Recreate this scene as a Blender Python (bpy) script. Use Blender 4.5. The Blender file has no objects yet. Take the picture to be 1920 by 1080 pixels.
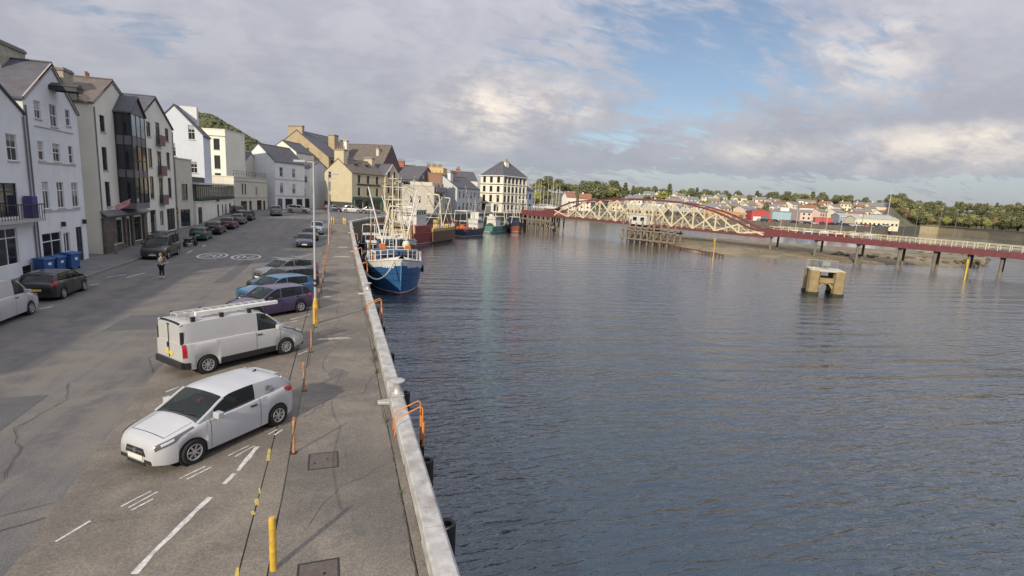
import bpy, bmesh, math, random
from mathutils import Vector, Matrix
random.seed(7)
R = math.radians
scene = bpy.context.scene
COL = scene.collection

# ---------------------------------------------------------------- camera
# world frame: Y runs along the quay, X=0 is the quay edge, water on +X, road at z=0
cam_data = bpy.data.cameras.new('camera')
cam_data.sensor_width = 36.0
cam_data.lens = 18.375
cam_data.clip_start = 0.1
cam_data.clip_end = 9000
cam = bpy.data.objects.new('camera', cam_data)
COL.objects.link(cam)
_r, _u, _b = Vector((0.9498, -0.30876, 0.05043)), Vector((0.00458, 0.17488, 0.98458)), Vector((-0.31282, -0.93492, 0.16752))
m3 = Matrix((_r, _u, _b)).transposed()
cam.matrix_world = Matrix.Translation((-1.92, 0.0, 6.7)) @ m3.to_4x4()
scene.camera = cam

# ---------------------------------------------------------------- sky, sun, exposure
SUN_EL, SUN_AZ = R(26), R(39)            # light travels towards (sin39, cos39)
S = Vector((-math.sin(SUN_AZ) * math.cos(SUN_EL), -math.cos(SUN_AZ) * math.cos(SUN_EL), math.sin(SUN_EL)))
world = bpy.data.worlds.new('World')
scene.world = world
world.use_nodes = True
wn, wl = world.node_tree.nodes, world.node_tree.links
wn.clear()


def wnode(t, **kw):
    n = wn.new(t)
    for k, v in kw.items():
        setattr(n, k, v)
    return n


def wmath(op, a, b=None, clamp=False):
    n = wnode('ShaderNodeMath', operation=op, use_clamp=clamp)
    for i, v in enumerate((a, b)):
        if v is None:
            continue
        if isinstance(v, (int, float)):
            n.inputs[i].default_value = v
        else:
            wl.new(v, n.inputs[i])
    return n.outputs[0]


def wsmooth(v, a, b):
    n = wnode('ShaderNodeMapRange', interpolation_type='SMOOTHSTEP')
    wl.new(v, n.inputs[0])
    n.inputs[1].default_value, n.inputs[2].default_value = a, b
    return n.outputs[0]


def wmix(f, a, b):
    n = wnode('ShaderNodeMix', data_type='RGBA')
    wl.new(f, n.inputs[0])
    for i, v in ((6, a), (7, b)):
        if isinstance(v, tuple):
            n.inputs[i].default_value = (*v, 1)
        else:
            wl.new(v, n.inputs[i])
    return n.outputs[2]


tc = wnode('ShaderNodeTexCoord').outputs['Generated']
sep = wnode('ShaderNodeSeparateXYZ')
wl.new(tc, sep.inputs[0])
zc = wmath('ADD', wmath('MAXIMUM', sep.outputs[2], 0.0), 0.26)
px, py = wmath('DIVIDE', sep.outputs[0], zc), wmath('DIVIDE', sep.outputs[1], zc)
comb = wnode('ShaderNodeCombineXYZ')
wl.new(px, comb.inputs[0]); wl.new(py, comb.inputs[1])
plane = comb.outputs[0]


def wnoise(vec, scale, detail, rough=0.55, dist=0.0, off=(0, 0, 0), sc=(1, 1, 1)):
    mp = wnode('ShaderNodeMapping')
    wl.new(vec, mp.inputs[0])
    mp.inputs['Location'].default_value = off
    mp.inputs['Scale'].default_value = sc
    n = wnode('ShaderNodeTexNoise')
    wl.new(mp.outputs[0], n.inputs['Vector'])
    n.inputs['Scale'].default_value = scale
    n.inputs['Detail'].default_value = detail
    n.inputs['Roughness'].default_value = rough
    n.inputs['Distortion'].default_value = dist
    return n.outputs[0]


wob = wnoise(tc, 5.5, 4, 0.62, 0.2)


def blob(d, r0, r1, sz=1.0, amp=0.16):
    """soft noisy patch of sky round a direction, flattened vertically by sz"""
    mp = wnode('ShaderNodeVectorMath', operation='SUBTRACT')
    wl.new(tc, mp.inputs[0]); mp.inputs[1].default_value = d
    ms = wnode('ShaderNodeVectorMath', operation='MULTIPLY')
    wl.new(mp.outputs[0], ms.inputs[0]); ms.inputs[1].default_value = (1, 1, sz)
    ln = wnode('ShaderNodeVectorMath', operation='LENGTH')
    wl.new(ms.outputs[0], ln.inputs[0])
    dd = wmath('ADD', ln.outputs['Value'], wmath('MULTIPLY', wmath('SUBTRACT', wob, 0.5), amp * 2))
    return wsmooth(dd, r1, r0)


skyt = wnode('ShaderNodeTexSky', sky_type='NISHITA', sun_disc=False)
skyt.sun_elevation = SUN_EL
skyt.sun_rotation = math.atan2(S.x, S.y)
skyt.air_density, skyt.dust_density, skyt.ozone_density = 1.0, 0.25, 2.0
bg_sky = wnode('ShaderNodeBackground')
wl.new(skyt.outputs[0], bg_sky.inputs[0])
bg_sky.inputs[1].default_value = 0.05

cover = wnoise(plane, 1.25, 5, 0.6, 0.4, (3.1, 1.7, 0.4))
ripple = wnoise(plane, 9.0, 3, 0.6, 0.6, (1.3, 0.2, 0), (0.8, 1.7, 1))
hole = wmath('MAXIMUM', wmath('MULTIPLY', blob((0.58, 0.78, 0.235), 0.03, 0.44, 2.0, 0.22), 0.85), blob((0.45, 0.885, 0.115), 0.0, 0.19, 3.4, 0.10))
hole = wmath('MAXIMUM', hole, wmath('MULTIPLY', blob((-0.27, 0.935, 0.215), 0.0, 0.15, 2.6, 0.10), 0.8))
hole = wmath('MAXIMUM', hole, wmath('MULTIPLY', wsmooth(sep.outputs[2], 0.085, 0.045), 0.62))
cov = wmath('ADD', wmath('MULTIPLY', cover, 0.75), wmath('MULTIPLY', ripple, 0.55))
cov = wmath('SUBTRACT', cov, wmath('MULTIPLY', hole, 0.40))
mask = wsmooth(cov, 0.22, 0.52)
cum = wmath('MAXIMUM', blob((0.235, 0.952, 0.155), 0.0, 0.17, 2.0, 0.13), blob((0.38, 0.912, 0.165), 0.0, 0.13, 2.0, 0.11))
cum = wmath('MAXIMUM', cum, blob((0.83, 0.545, 0.100), 0.03, 0.19, 3.6, 0.11))
cum = wmath('MAXIMUM', cum, wmath('MULTIPLY', blob((0.68, 0.73, 0.098), 0.0, 0.14, 4.0, 0.09), 0.8))
cum = wmath('MAXIMUM', cum, wmath('MULTIPLY', blob((0.74, 0.63, 0.235), 0.0, 0.14, 1.5, 0.12), 0.5))
lump = wnoise(tc, 11.0, 5, 0.58, 0.25, (0.3, 0.9, 2.0), (1, 1, 1.7))
tex = wsmooth(wmath('ADD', wmath('MULTIPLY', lump, 0.6), wmath('MULTIPLY', wmath('ADD', ripple, cover), 0.2)), 0.38, 0.62)
grey = wmix(tex, (0.350, 0.352, 0.402), (0.415, 0.416, 0.458))
warm = wmix(tex, (0.42, 0.40, 0.425), (0.88, 0.78, 0.67))
cloudc = wmix(cum, grey, warm)
haze_up = wsmooth(sep.outputs[2], 0.16, 0.0)
cloudc = wmix(wmath('MULTIPLY', haze_up, 0.5), cloudc, (0.37, 0.405, 0.50))
mask2 = wmath('MAXIMUM', mask, wmath('MULTIPLY', cum, wsmooth(lump, 0.30, 0.50)))
mask2 = wmath('MAXIMUM', mask2, wmath('MULTIPLY', haze_up, 0.92))
bg_cl = wnode('ShaderNodeBackground')
wl.new(cloudc, bg_cl.inputs[0])
wl.new(wmath('MULTIPLY', wmath('ADD', wmath('MULTIPLY', wmath('MAXIMUM', sep.outputs[2], 0.0), 1.10), 0.60), 0.80), bg_cl.inputs[1])     # overcast sky: dimmer low down than overhead
mixs = wnode('ShaderNodeMixShader')
wl.new(wmath('ADD', wmath('MULTIPLY', mask2, 0.80), 0.15), mixs.inputs[0])
wl.new(bg_sky.outputs[0], mixs.inputs[1]); wl.new(bg_cl.outputs[0], mixs.inputs[2])
wout = wnode('ShaderNodeOutputWorld')
wl.new(mixs.outputs[0], wout.inputs[0])

world.cycles.sampling_method = 'MANUAL'
world.cycles.sample_map_resolution = 256

sun_d = bpy.data.lights.new('sun', 'SUN')
sun_d.energy = 2.0
sun_d.angle = R(1.5)
sun_d.color = (1.0, 0.87, 0.66)
sun = bpy.data.objects.new('sun', sun_d)
COL.objects.link(sun)
sun.rotation_euler = (-S).to_track_quat('-Z', 'Y').to_euler()
sun.location = (0, 0, 60)

scene.render.engine = 'CYCLES'
cy = scene.cycles
cy.max_bounces, cy.diffuse_bounces, cy.glossy_bounces, cy.transmission_bounces = 5, 3, 2, 2
cy.caustics_reflective = cy.caustics_refractive = False
vs = scene.view_settings
vs.view_transform, vs.look = 'Standard', 'None'
vs.exposure, vs.gamma = 0.98, 1.0
vs.use_curve_mapping = False

# ---------------------------------------------------------------- materials
MATS = {}


def mat(name, col, rough=0.8, var=0.12, scale=3.0, bump=0.0, bscale=40.0, metal=0.0, spec=0.5, col2=None, coat=0.0, emit=None, streak=0.0):
    """principled material with procedural colour variation, optional second colour, fine bump and vertical streaks"""
    if name in MATS:
        return MATS[name]
    m = bpy.data.materials.new(name)
    m.use_nodes = True
    nt = m.node_tree
    bs = nt.nodes['Principled BSDF']
    bs.inputs['Roughness'].default_value = rough
    bs.inputs['Metallic'].default_value = metal
    bs.inputs['Specular IOR Level'].default_value = spec
    bs.inputs['Coat Weight'].default_value = coat
    co = nt.nodes.new('ShaderNodeTexCoord')
    geo = nt.nodes.new('ShaderNodeNewGeometry')
    n = nt.nodes.new('ShaderNodeTexNoise')
    n.inputs['Scale'].default_value = scale
    n.inputs['Detail'].default_value = 6
    n.inputs['Roughness'].default_value = 0.62
    nt.links.new(geo.outputs['Position'], n.inputs['Vector'])
    mr = nt.nodes.new('ShaderNodeMapRange')
    mr.inputs[1].default_value, mr.inputs[2].default_value = 0.3, 0.7
    nt.links.new(n.outputs[0], mr.inputs[0])
    mx = nt.nodes.new('ShaderNodeMix')
    mx.data_type = 'RGBA'
    c2 = col2 if col2 else tuple(c * (1 - var) for c in col)
    c1 = col if col2 else tuple(min(1, c * (1 + var * 0.6)) for c in col)
    mx.inputs[6].default_value = (*c2, 1)
    mx.inputs[7].default_value = (*c1, 1)
    nt.links.new(mr.outputs[0], mx.inputs[0])
    out = mx.outputs[2]
    if streak > 0:
        mp = nt.nodes.new('ShaderNodeMapping')
        mp.inputs['Scale'].default_value = (1.1, 1.1, 0.12)
        nt.links.new(geo.outputs['Position'], mp.inputs[0])
        n2 = nt.nodes.new('ShaderNodeTexNoise')
        n2.inputs['Scale'].default_value = 1.6
        n2.inputs['Detail'].default_value = 7
        n2.inputs['Roughness'].default_value = 0.68
        nt.links.new(mp.outputs[0], n2.inputs['Vector'])
        m2 = nt.nodes.new('ShaderNodeMapRange')
        m2.inputs[1].default_value, m2.inputs[2].default_value = 0.50, 0.78
        m2.inputs[4].default_value = streak
        nt.links.new(n2.outputs[0], m2.inputs[0])
        x2 = nt.nodes.new('ShaderNodeMix')
        x2.data_type = 'RGBA'
        nt.links.new(m2.outputs[0], x2.inputs[0])
        nt.links.new(out, x2.inputs[6])
        x2.inputs[7].default_value = (col[0] * 0.35, col[1] * 0.36, col[2] * 0.34, 1)
        out = x2.outputs[2]
    nt.links.new(out, bs.inputs['Base Color'])
    if bump > 0:
        nb = nt.nodes.new('ShaderNodeTexNoise')
        nb.inputs['Scale'].default_value = bscale
        nb.inputs['Detail'].default_value = 4
        nt.links.new(geo.outputs['Position'], nb.inputs['Vector'])
        b = nt.nodes.new('ShaderNodeBump')
        b.inputs['Strength'].default_value = bump
        b.inputs['Distance'].default_value = 0.02
        nt.links.new(nb.outputs[0], b.inputs['Height'])
        nt.links.new(b.outputs[0], bs.inputs['Normal'])
    if emit:
        bs.inputs['Emission Color'].default_value = (*emit[0], 1)
        bs.inputs['Emission Strength'].default_value = emit[1]
    MATS[name] = m
    return m


def paint(name, col, metallic=0.0):
    return mat(name, col, rough=0.32, var=0.05, scale=2.0, coat=0.6, metal=metallic)


def slate(name, c1, c2, pitch=0.28):
    """roof covering: fine courses (too small to pick apart at this distance) and blotchy tone"""
    if name in MATS:
        return MATS[name]
    m = mat(name, c1, rough=0.75, scale=1.3, col2=c2)
    nt = m.node_tree
    bs = nt.nodes['Principled BSDF']
    geo = nt.nodes.new('ShaderNodeNewGeometry')
    w = nt.nodes.new('ShaderNodeTexWave')
    w.wave_type, w.bands_direction, w.wave_profile = 'BANDS', 'Z', 'SAW'
    w.inputs['Scale'].default_value = 1.0 / pitch / 3.14
    w.inputs['Distortion'].default_value = 0.4
    nt.links.new(geo.outputs['Position'], w.inputs['Vector'])
    b = nt.nodes.new('ShaderNodeBump')
    b.inputs['Strength'].default_value = 0.6
    b.inputs['Distance'].default_value = 0.03
    nt.links.new(w.outputs[1], b.inputs['Height'])
    nt.links.new(b.outputs[0], bs.inputs['Normal'])
    return m


# ---------------------------------------------------------------- mesh collector
class MB:
    def __init__(s):
        s.v, s.f = [], []

    def add(s, vs, fs):
        o = len(s.v)
        s.v += [tuple(p) for p in vs]
        s.f += [tuple(i + o for i in f) for f in fs]
        return s

    def box(s, x0, x1, y0, y1, z0, z1):
        return s.add([(x0, y0, z0), (x1, y0, z0), (x1, y1, z0), (x0, y1, z0), (x0, y0, z1), (x1, y0, z1), (x1, y1, z1), (x0, y1, z1)],
                     [(3, 2, 1, 0), (4, 5, 6, 7), (0, 1, 5, 4), (1, 2, 6, 5), (2, 3, 7, 6), (3, 0, 4, 7)])

    def poly(s, pts):
        return s.add(pts, [tuple(range(len(pts)))])

    def prism(s, pts, ext):
        """closed polygon extruded by the vector ext"""
        n = len(pts)
        e = Vector(ext)
        top = [tuple(Vector(p) + e) for p in pts]
        fs = [tuple(reversed(range(n))), tuple(range(n, 2 * n))]
        fs += [(i, (i + 1) % n, n + (i + 1) % n, n + i) for i in range(n)]
        return s.add(list(pts) + top, fs)

    def tube(s, p0, p1, r0, r1=None, n=8, caps=True):
        r1 = r0 if r1 is None else r1
        a, b = Vector(p0), Vector(p1)
        d = (b - a)
        if d.length < 1e-6:
            return s
        d.normalize()
        t = Vector((0, 0, 1)) if abs(d.z) < 0.95 else Vector((1, 0, 0))
        u = d.cross(t).normalized()
        w = d.cross(u)
        vs = []
        for c, r in ((a, r0), (b, r1)):
            for i in range(n):
                q = 2 * math.pi * i / n
                vs.append(c + (u * math.cos(q) + w * math.sin(q)) * r)
        fs = [(i, (i + 1) % n, n + (i + 1) % n, n + i) for i in range(n)]
        if caps:
            fs += [tuple(reversed(range(n))), tuple(range(n, 2 * n))]
        return s.add(vs, fs)

    def path(s, pts, r, n=6):
        for a, b in zip(pts[:-1], pts[1:]):
            s.tube(a, b, r, r, n)
        return s

    def beam(s, p0, p1, w, h):
        """rectangular bar between two points: w sideways, h upwards"""
        a, b = Vector(p0), Vector(p1)
        d = (b - a).normalized()
        t = Vector((0, 0, 1)) if abs(d.z) < 0.97 else Vector((0, 1, 0))
        u = d.cross(t).normalized() * (w / 2)
        v = u.cross(d).normalized() * (h / 2)
        vs = []
        for c in (a, b):
            vs += [c - u - v, c + u - v, c + u + v, c - u + v]
        return s.add(vs, [(3, 2, 1, 0), (4, 5, 6, 7), (0, 1, 5, 4), (1, 2, 6, 5), (2, 3, 7, 6), (3, 0, 4, 7)])

    def lathe(s, prof, n=16, c=(0, 0, 0), axis='z', caps=True):
        vs, fs = [], []
        for r, h in prof:
            for i in range(n):
                q = 2 * math.pi * i / n
                if axis == 'z':
                    vs.append((c[0] + r * math.cos(q), c[1] + r * math.sin(q), c[2] + h))
                else:
                    vs.append((c[0] + r * math.cos(q), c[1] + h, c[2] + r * math.sin(q)))
        k = len(prof)
        for j in range(k - 1):
            for i in range(n):
                fs.append((j * n + i, j * n + (i + 1) % n, (j + 1) * n + (i + 1) % n, (j + 1) * n + i))
        if caps:
            fs.append(tuple(reversed(range(n))))
            fs.append(tuple(range((k - 1) * n, k * n)))
        return s.add(vs, fs)

    def grid(s, rows):
        """surface through equal-length rows of points"""
        n = len(rows[0])
        vs = [p for r in rows for p in r]
        fs = [(j * n + i, j * n + i + 1, (j + 1) * n + i + 1, (j + 1) * n + i) for j in range(len(rows) - 1) for i in range(n - 1)]
        return s.add(vs, fs)

    def mesh(s, name='mesh', smooth=False, fix=True, weld=False):
        me = bpy.data.meshes.new(name)
        me.from_pydata(s.v, [], s.f)
        if fix or weld:
            bm = bmesh.new()
            bm.from_mesh(me)
            if weld:
                bmesh.ops.remove_doubles(bm, verts=bm.verts, dist=1e-4)
            if fix:
                bmesh.ops.recalc_face_normals(bm, faces=bm.faces)
            bm.to_mesh(me)
            bm.free()
        if smooth:
            for p in me.polygons:
                p.use_smooth = True
            me.set_sharp_from_angle(angle=R(smooth if smooth is not True else 40))
        return me

    def build(s, name, m, parent=None, smooth=False, bevel=0.0, weld=False, fix=True):
        return link(name, s.mesh(name, smooth, fix, weld), m, parent, bevel)


def link(name, me, m, parent=None, bevel=0.0):
    o = bpy.data.objects.new(name, me)
    if m is not None and not me.materials:
        me.materials.append(m)
    COL.objects.link(o)
    if parent is not None:
        o.parent = parent
    if bevel > 0:
        b = o.modifiers.new('bevel', 'BEVEL')
        b.width, b.segments, b.limit_method = bevel, 2, 'ANGLE'
    return o


def tag(o, label=None, cat=None, group=None, kind=None):
    for k, v in (('label', label), ('category', cat), ('group', group), ('kind', kind)):
        if v:
            o[k] = v
    return o


def thing(name, label, cat, loc=(0, 0, 0), rz=0.0, group=None):
    o = bpy.data.objects.new(name, None)
    o.empty_display_size = 0.5
    COL.objects.link(o)
    o.location = loc
    o.rotation_euler = (0, 0, rz)
    return tag(o, label, cat, group)


def copy_tree(o, parent=None):
    c = o.copy()
    COL.objects.link(c)
    c.parent = parent
    for ch in list(o.children):
        copy_tree(ch, c)
    return c


def place(o, loc, rz=None, label=None):
    o.location = loc
    if rz is not None:
        o.rotation_euler = (0, 0, rz)
    if label:
        o['label'] = label
    return o


def sstep(t):
    t = max(0.0, min(1.0, t))
    return t * t * (3 - 2 * t)


def GZ(x, y):
    """height of the street: level by the near quay, climbing to the bridge end"""
    return 2.0 * sstep((y - 52) / 62.0)


# ---------------------------------------------------------------- common colours
WHITE_WALL = mat('white_render', (0.74, 0.76, 0.78), 0.85, 0.10, 0.5, streak=0.16)
CREAM_WALL = mat('cream_render', (0.80, 0.78, 0.68), 0.85, 0.10, 0.5, streak=0.16)
FRAME_WHITE = mat('white_joinery', (0.78, 0.78, 0.78), 0.5, 0.05)
FRAME_DARK = mat('dark_joinery', (0.03, 0.03, 0.035), 0.5, 0.05)
GLASS = mat('window_glass', (0.025, 0.03, 0.038), 0.06, 0.5, 0.7, spec=0.6)
GLASS_CAR = mat('car_glass', (0.02, 0.028, 0.03), 0.03, 0.2, 1.5, spec=0.9)
_nt = GLASS_CAR.node_tree
_tr, _mx = _nt.nodes.new('ShaderNodeBsdfTransparent'), _nt.nodes.new('ShaderNodeMixShader')
_tr.inputs[0].default_value = (0.62, 0.68, 0.66, 1)
_mx.inputs[0].default_value = 0.42
_nt.links.new(_tr.outputs[0], _mx.inputs[1])
_nt.links.new(_nt.nodes['Principled BSDF'].outputs[0], _mx.inputs[2])
_nt.links.new(_mx.outputs[0], _nt.nodes['Material Output'].inputs[0])
SLATE = slate('grey_slate', (0.115, 0.115, 0.135), (0.07, 0.07, 0.085))
SLATE_BROWN = slate('weathered_slate', (0.17, 0.14, 0.12), (0.10, 0.085, 0.078))
LEAD = mat('lead_grey', (0.16, 0.16, 0.17), 0.6)
BLACK = mat('black_rubber', (0.018, 0.018, 0.02), 0.75, 0.2)
STEEL = mat('galvanised_steel', (0.42, 0.43, 0.44), 0.45, 0.1, metal=0.6)

# ================================================================ SETTING
def layered(name, cols, scales, rough, bump, bscale, dist=0.012, grain=0.0, gdir=None, tracks=None):
    """ground material: colours blended by noises of several sizes, plus fine relief"""
    m = bpy.data.materials.new(name)
    m.use_nodes = True
    nt = m.node_tree
    L = nt.links.new
    bs = nt.nodes['Principled BSDF']
    bs.inputs['Roughness'].default_value = rough
    geo = nt.nodes.new('ShaderNodeNewGeometry').outputs['Position']
    prev = None
    for i, (c, s) in enumerate(zip(cols[1:], scales)):
        n = nt.nodes.new('ShaderNodeTexNoise')
        n.inputs['Scale'].default_value = s
        n.inputs['Detail'].default_value = 5
        n.inputs['Roughness'].default_value = 0.65
        n.inputs['Distortion'].default_value = 0.3
        mp = nt.nodes.new('ShaderNodeMapping')
        mp.inputs['Location'].default_value = (i * 7.3, i * 3.1, 0)
        if tracks is not None and i == tracks:
            mp.inputs['Scale'].default_value = (1.0, 0.05, 1.0)
        L(geo, mp.inputs[0]); L(mp.outputs[0], n.inputs['Vector'])
        mr = nt.nodes.new('ShaderNodeMapRange')
        mr.interpolation_type = 'SMOOTHSTEP'
        mr.inputs[1].default_value, mr.inputs[2].default_value = 0.40, 0.66
        L(n.outputs[0], mr.inputs[0])
        x = nt.nodes.new('ShaderNodeMix')
        x.data_type = 'RGBA'
        L(mr.outputs[0], x.inputs[0])
        if prev is None:
            x.inputs[6].default_value = (*cols[0], 1)
        else:
            L(prev, x.inputs[6])
        x.inputs[7].default_value = (*c, 1)
        prev = x.outputs[2]
    # speckle
    sp = nt.nodes.new('ShaderNodeTexNoise')
    sp.inputs['Scale'].default_value = 28
    sp.inputs['Detail'].default_value = 3
    L(geo, sp.inputs['Vector'])
    sm = nt.nodes.new('ShaderNodeMapRange')
    sm.inputs[1].default_value, sm.inputs[2].default_value = 0.3, 0.7
    sm.inputs[3].default_value, sm.inputs[4].default_value = 0.72, 1.28
    L(sp.outputs[0], sm.inputs[0])
    mu = nt.nodes.new('ShaderNodeMix')
    mu.data_type, mu.blend_type = 'RGBA', 'MULTIPLY'
    mu.inputs[0].default_value = 1.0
    L(prev, mu.inputs[6]); L(sm.outputs[0], mu.inputs[7])
    L(mu.outputs[2], bs.inputs['Base Color'])
    nb = nt.nodes.new('ShaderNodeTexNoise')
    nb.inputs['Scale'].default_value = bscale
    nb.inputs['Detail'].default_value = 5
    if gdir:
        mp = nt.nodes.new('ShaderNodeMapping')
        mp.inputs['Scale'].default_value = gdir
        L(geo, mp.inputs[0]); L(mp.outputs[0], nb.inputs['Vector'])
    else:
        L(geo, nb.inputs['Vector'])
    b = nt.nodes.new('ShaderNodeBump')
    b.inputs['Strength'].default_value = bump
    b.inputs['Distance'].default_value = dist
    L(nb.outputs[0], b.inputs['Height'])
    L(b.outputs[0], bs.inputs['Normal'])
    MATS[name] = m
    return m


ASPHALT = layered('asphalt', [(0.128, 0.126, 0.126), (0.158, 0.150, 0.140), (0.098, 0.097, 0.10), (0.172, 0.157, 0.137)], [0.16, 0.9, 0.7], 0.85, 0.5, 45, tracks=1)
CONCRETE = layered('brushed_concrete', [(0.195, 0.170, 0.142), (0.145, 0.128, 0.110), (0.225, 0.196, 0.160), (0.125, 0.112, 0.098)], [0.35, 0.9, 0.22], 0.85, 0.7, 14, 0.02, gdir=(1.0, 4.0, 1))
CONCRETE_WALK = layered('quay_concrete', [(0.183, 0.162, 0.140), (0.138, 0.125, 0.110), (0.21, 0.186, 0.157), (0.118, 0.107, 0.096)], [0.4, 1.1, 0.25], 0.88, 0.6, 30, 0.012)
COPING_PAINT = mat('worn_white_coping', (0.56, 0.56, 0.55), 0.8, scale=2.2, col2=(0.25, 0.24, 0.225), bump=0.5, bscale=25)
ROADPAINT = mat('worn_white_road_paint', (0.72, 0.72, 0.70), 0.8, scale=9.0, col2=(0.34, 0.33, 0.32))
YELLOWLINE = mat('worn_yellow_road_paint', (0.62, 0.47, 0.10), 0.8, scale=7.0, col2=(0.32, 0.26, 0.12))
JOINT = mat('bitumen_joint', (0.035, 0.033, 0.03), 0.9)
PAVE = layered('pavement_grey', [(0.16, 0.16, 0.165), (0.13, 0.13, 0.135), (0.19, 0.185, 0.18)], [0.5, 1.3], 0.9, 0.5, 40)
QUAYSTONE = layered('quay_wall_stone', [(0.13, 0.12, 0.10), (0.08, 0.078, 0.068), (0.17, 0.155, 0.125)], [0.5, 1.4], 0.9, 1.0, 5, 0.08)
WET_STONE = layered('weedy_quay_stone', [(0.085, 0.08, 0.05), (0.05, 0.06, 0.025), (0.11, 0.095, 0.06)], [0.7, 1.6], 0.7, 1.0, 6, 0.1)

EDGE = [(-80, 0), (92, 0), (96, 1.6), (101, 4.0), (107, 7.2), (130, 22.5), (148, 35.5), (160, 46), (173, 60), (186, 63), (230, 76), (330, 112)]


def edge_x(y):
    for (a, xa), (b, xb) in zip(EDGE[:-1], EDGE[1:]):
        if a <= y <= b:
            return xa + (xb - xa) * (y - a) / (b - a)
    return EDGE[-1][1]


ys = sorted(set([-80, -40] + list(range(-10, 120, 3)) + [92, 96, 101, 107] + list(range(120, 331, 10)) + [148, 160, 173, 186]))
fr = [-260, -160, -100, -60, -40, -30, -22, -16, -12, -8, -4, -0.6, 0]
mb = MB()
mb.grid([[((x if x > -20 or e == 0 else x) + e, y, GZ(0, y) - 0.0) for x in fr] for y in ys for e in [edge_x(y)]])
street = mb.build('street', ASPHALT, smooth=True)
tag(street, kind='structure')

# quay wall below the edge, in two bands: dry stone and tidal weed
for nm, m, f0, f1 in (('quay_wall', QUAYSTONE, 1.0, 0.35), ('quay_wall', WET_STONE, 0.35, -0.45)):
    mb = MB()
    for (a, xa), (b, xb) in zip(EDGE[:-1], EDGE[1:]):
        n = max(1, int((b - a) / 6))
        for k in range(n):
            y0, y1 = a + (b - a) * k / n, a + (b - a) * (k + 1) / n
            q = []
            for y in (y0, y1):
                t, bt = GZ(0, y) - 0.01, -6.0
                off = 0.0 if f0 == 1.0 else 0.06
                for f in (f0, f1):
                    z = (t + 3.0) * f - 3.0
                    q.append((edge_x(y) - 0.01 + off, y, z))
            mb.poly([q[0], q[1], q[3], q[2]])
            if f0 < 1:
                mb.poly([q[0], (q[0][0] - .2, q[0][1], q[0][2]), (q[2][0] - .2, q[2][1], q[2][2]), q[2]])
    tag(mb.build(nm, m), kind='structure')

# concrete apron and walkway: separate slabs over a dark bedding sheet
pav = MB()
pav.grid([[(-3.64, y, GZ(0, y) + 0.004), (-0.40, y, GZ(0, y) + 0.004)] for y in list(range(-3, 91, 4)) + [90.5]])
pav.grid([[(xa, y, 0.004), (-3.64, y, 0.004)] for y, xa in ((-7, -7.1), (2.2, -7.1), (11.35, -7.36), (11.36, -7.43), (20.5, -8.14), (48, -8.14))])
apron = pav.build('quay_apron', JOINT)
tag(apron, kind='structure')


def slab(x0, x1, y0, y1, m, x0b=None):
    z0, z1 = GZ(0, y0) + 0.018, GZ(0, y1) + 0.018
    b = MB()
    xb = x0 if x0b is None else x0b
    j = lambda: random.uniform(-0.008, 0.008)
    top = [(x0 + j(), y0, z0), (x1 + j(), y0 + j(), z0), (x1 + j(), y1 + j(), z1), (xb + j(), y1, z1)]
    b.prism([(p[0], p[1], p[2] - 0.10) for p in top], (0, 0, 0.10))
    return b.build('concrete_slab', m, apron)


def bx(y):
    """edge between the concrete parking strip and the asphalt"""
    return -7.1 - 0.9 * sstep((y - 10.5) / 6) if y < 21 else -8.0


yy = [-7.0, 2.2, 11.35, 20.55, 29.7, 38.9, 48.0]
for a, b in zip(yy[:-1], yy[1:]):
    if a < 2:
        slab(-7.1, -3.64, a + 0.012, b - 0.012, CONCRETE)
    elif a < 11:
        slab(-7.1, -3.64, a + 0.012, b - 0.012, CONCRETE, -7.35)
    else:
        slab(-7.42 if a < 12 else -8.15, -3.64, a + 0.012, b - 0.012, CONCRETE, -8.15)
yy = [-3, 6.3, 15.5, 24.7, 33.9, 43.1, 52.3, 61.5, 70.7, 79.9, 90.5]
for a, b in zip(yy[:-1], yy[1:]):
    n = 1 if b < 50 else 3
    for k in range(n):
        c, d = a + (b - a) * k / n, a + (b - a) * (k + 1) / n
        g = 0.012 if k == 0 else 0.0
        slab(-3.61, -3.16, c + g, d - (0.012 if k == n - 1 else 0), CONCRETE)
        slab(-3.135, -0.63, c + g, d - (0.012 if k == n - 1 else 0), CONCRETE_WALK)
        slab(-0.61, -0.43, c + g, d - (0.012 if k == n - 1 else 0), CONCRETE)

# raised white coping along the edge, cast in lengths
yc = -6.0
while yc < 91.5:
    ln = 3.05
    z0, z1 = GZ(0, yc), GZ(0, min(yc + ln, 91.8))
    b = MB()
    w = random.uniform(-0.012, 0.012)
    prof = [(-0.425 + w, 0.0), (-0.405 + w, 0.26), (-0.37 + w, 0.295), (-0.02, 0.295), (0.03, 0.25), (0.04, -0.28), (-0.1, -0.3), (-0.1, 0.0)]
    ye = min(yc + ln - 0.03, 91.8)
    dz_ = random.uniform(-0.012, 0.012)
    z0, z1 = z0 + dz_, z1 + dz_
    n = len(prof)
    vs = [(x, yc, z0 + z) for x, z in prof] + [(x, ye, z1 + z) for x, z in prof]
    b.add(vs, [tuple(range(n)), tuple(reversed(range(n, 2 * n)))] + [(i, n + i, n + (i + 1) % n, (i + 1) % n) for i in range(n)])
    b.build('coping_block', COPING_PAINT, apron)
    yc += ln
for i in range(len(EDGE) - 4):                       # coping of the curved far quay
    (a, xa), (b, xb) = EDGE[i + 1], EDGE[i + 2]
    if a < 92 or b > 187:
        continue
    m_ = MB()
    m_.beam((xa - 0.25, a, GZ(0, a) + 0.12), (xb - 0.25, b, GZ(0, b) + 0.12), 0.5, 0.3)
    m_.build('coping_block', COPING_PAINT, street)


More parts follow.
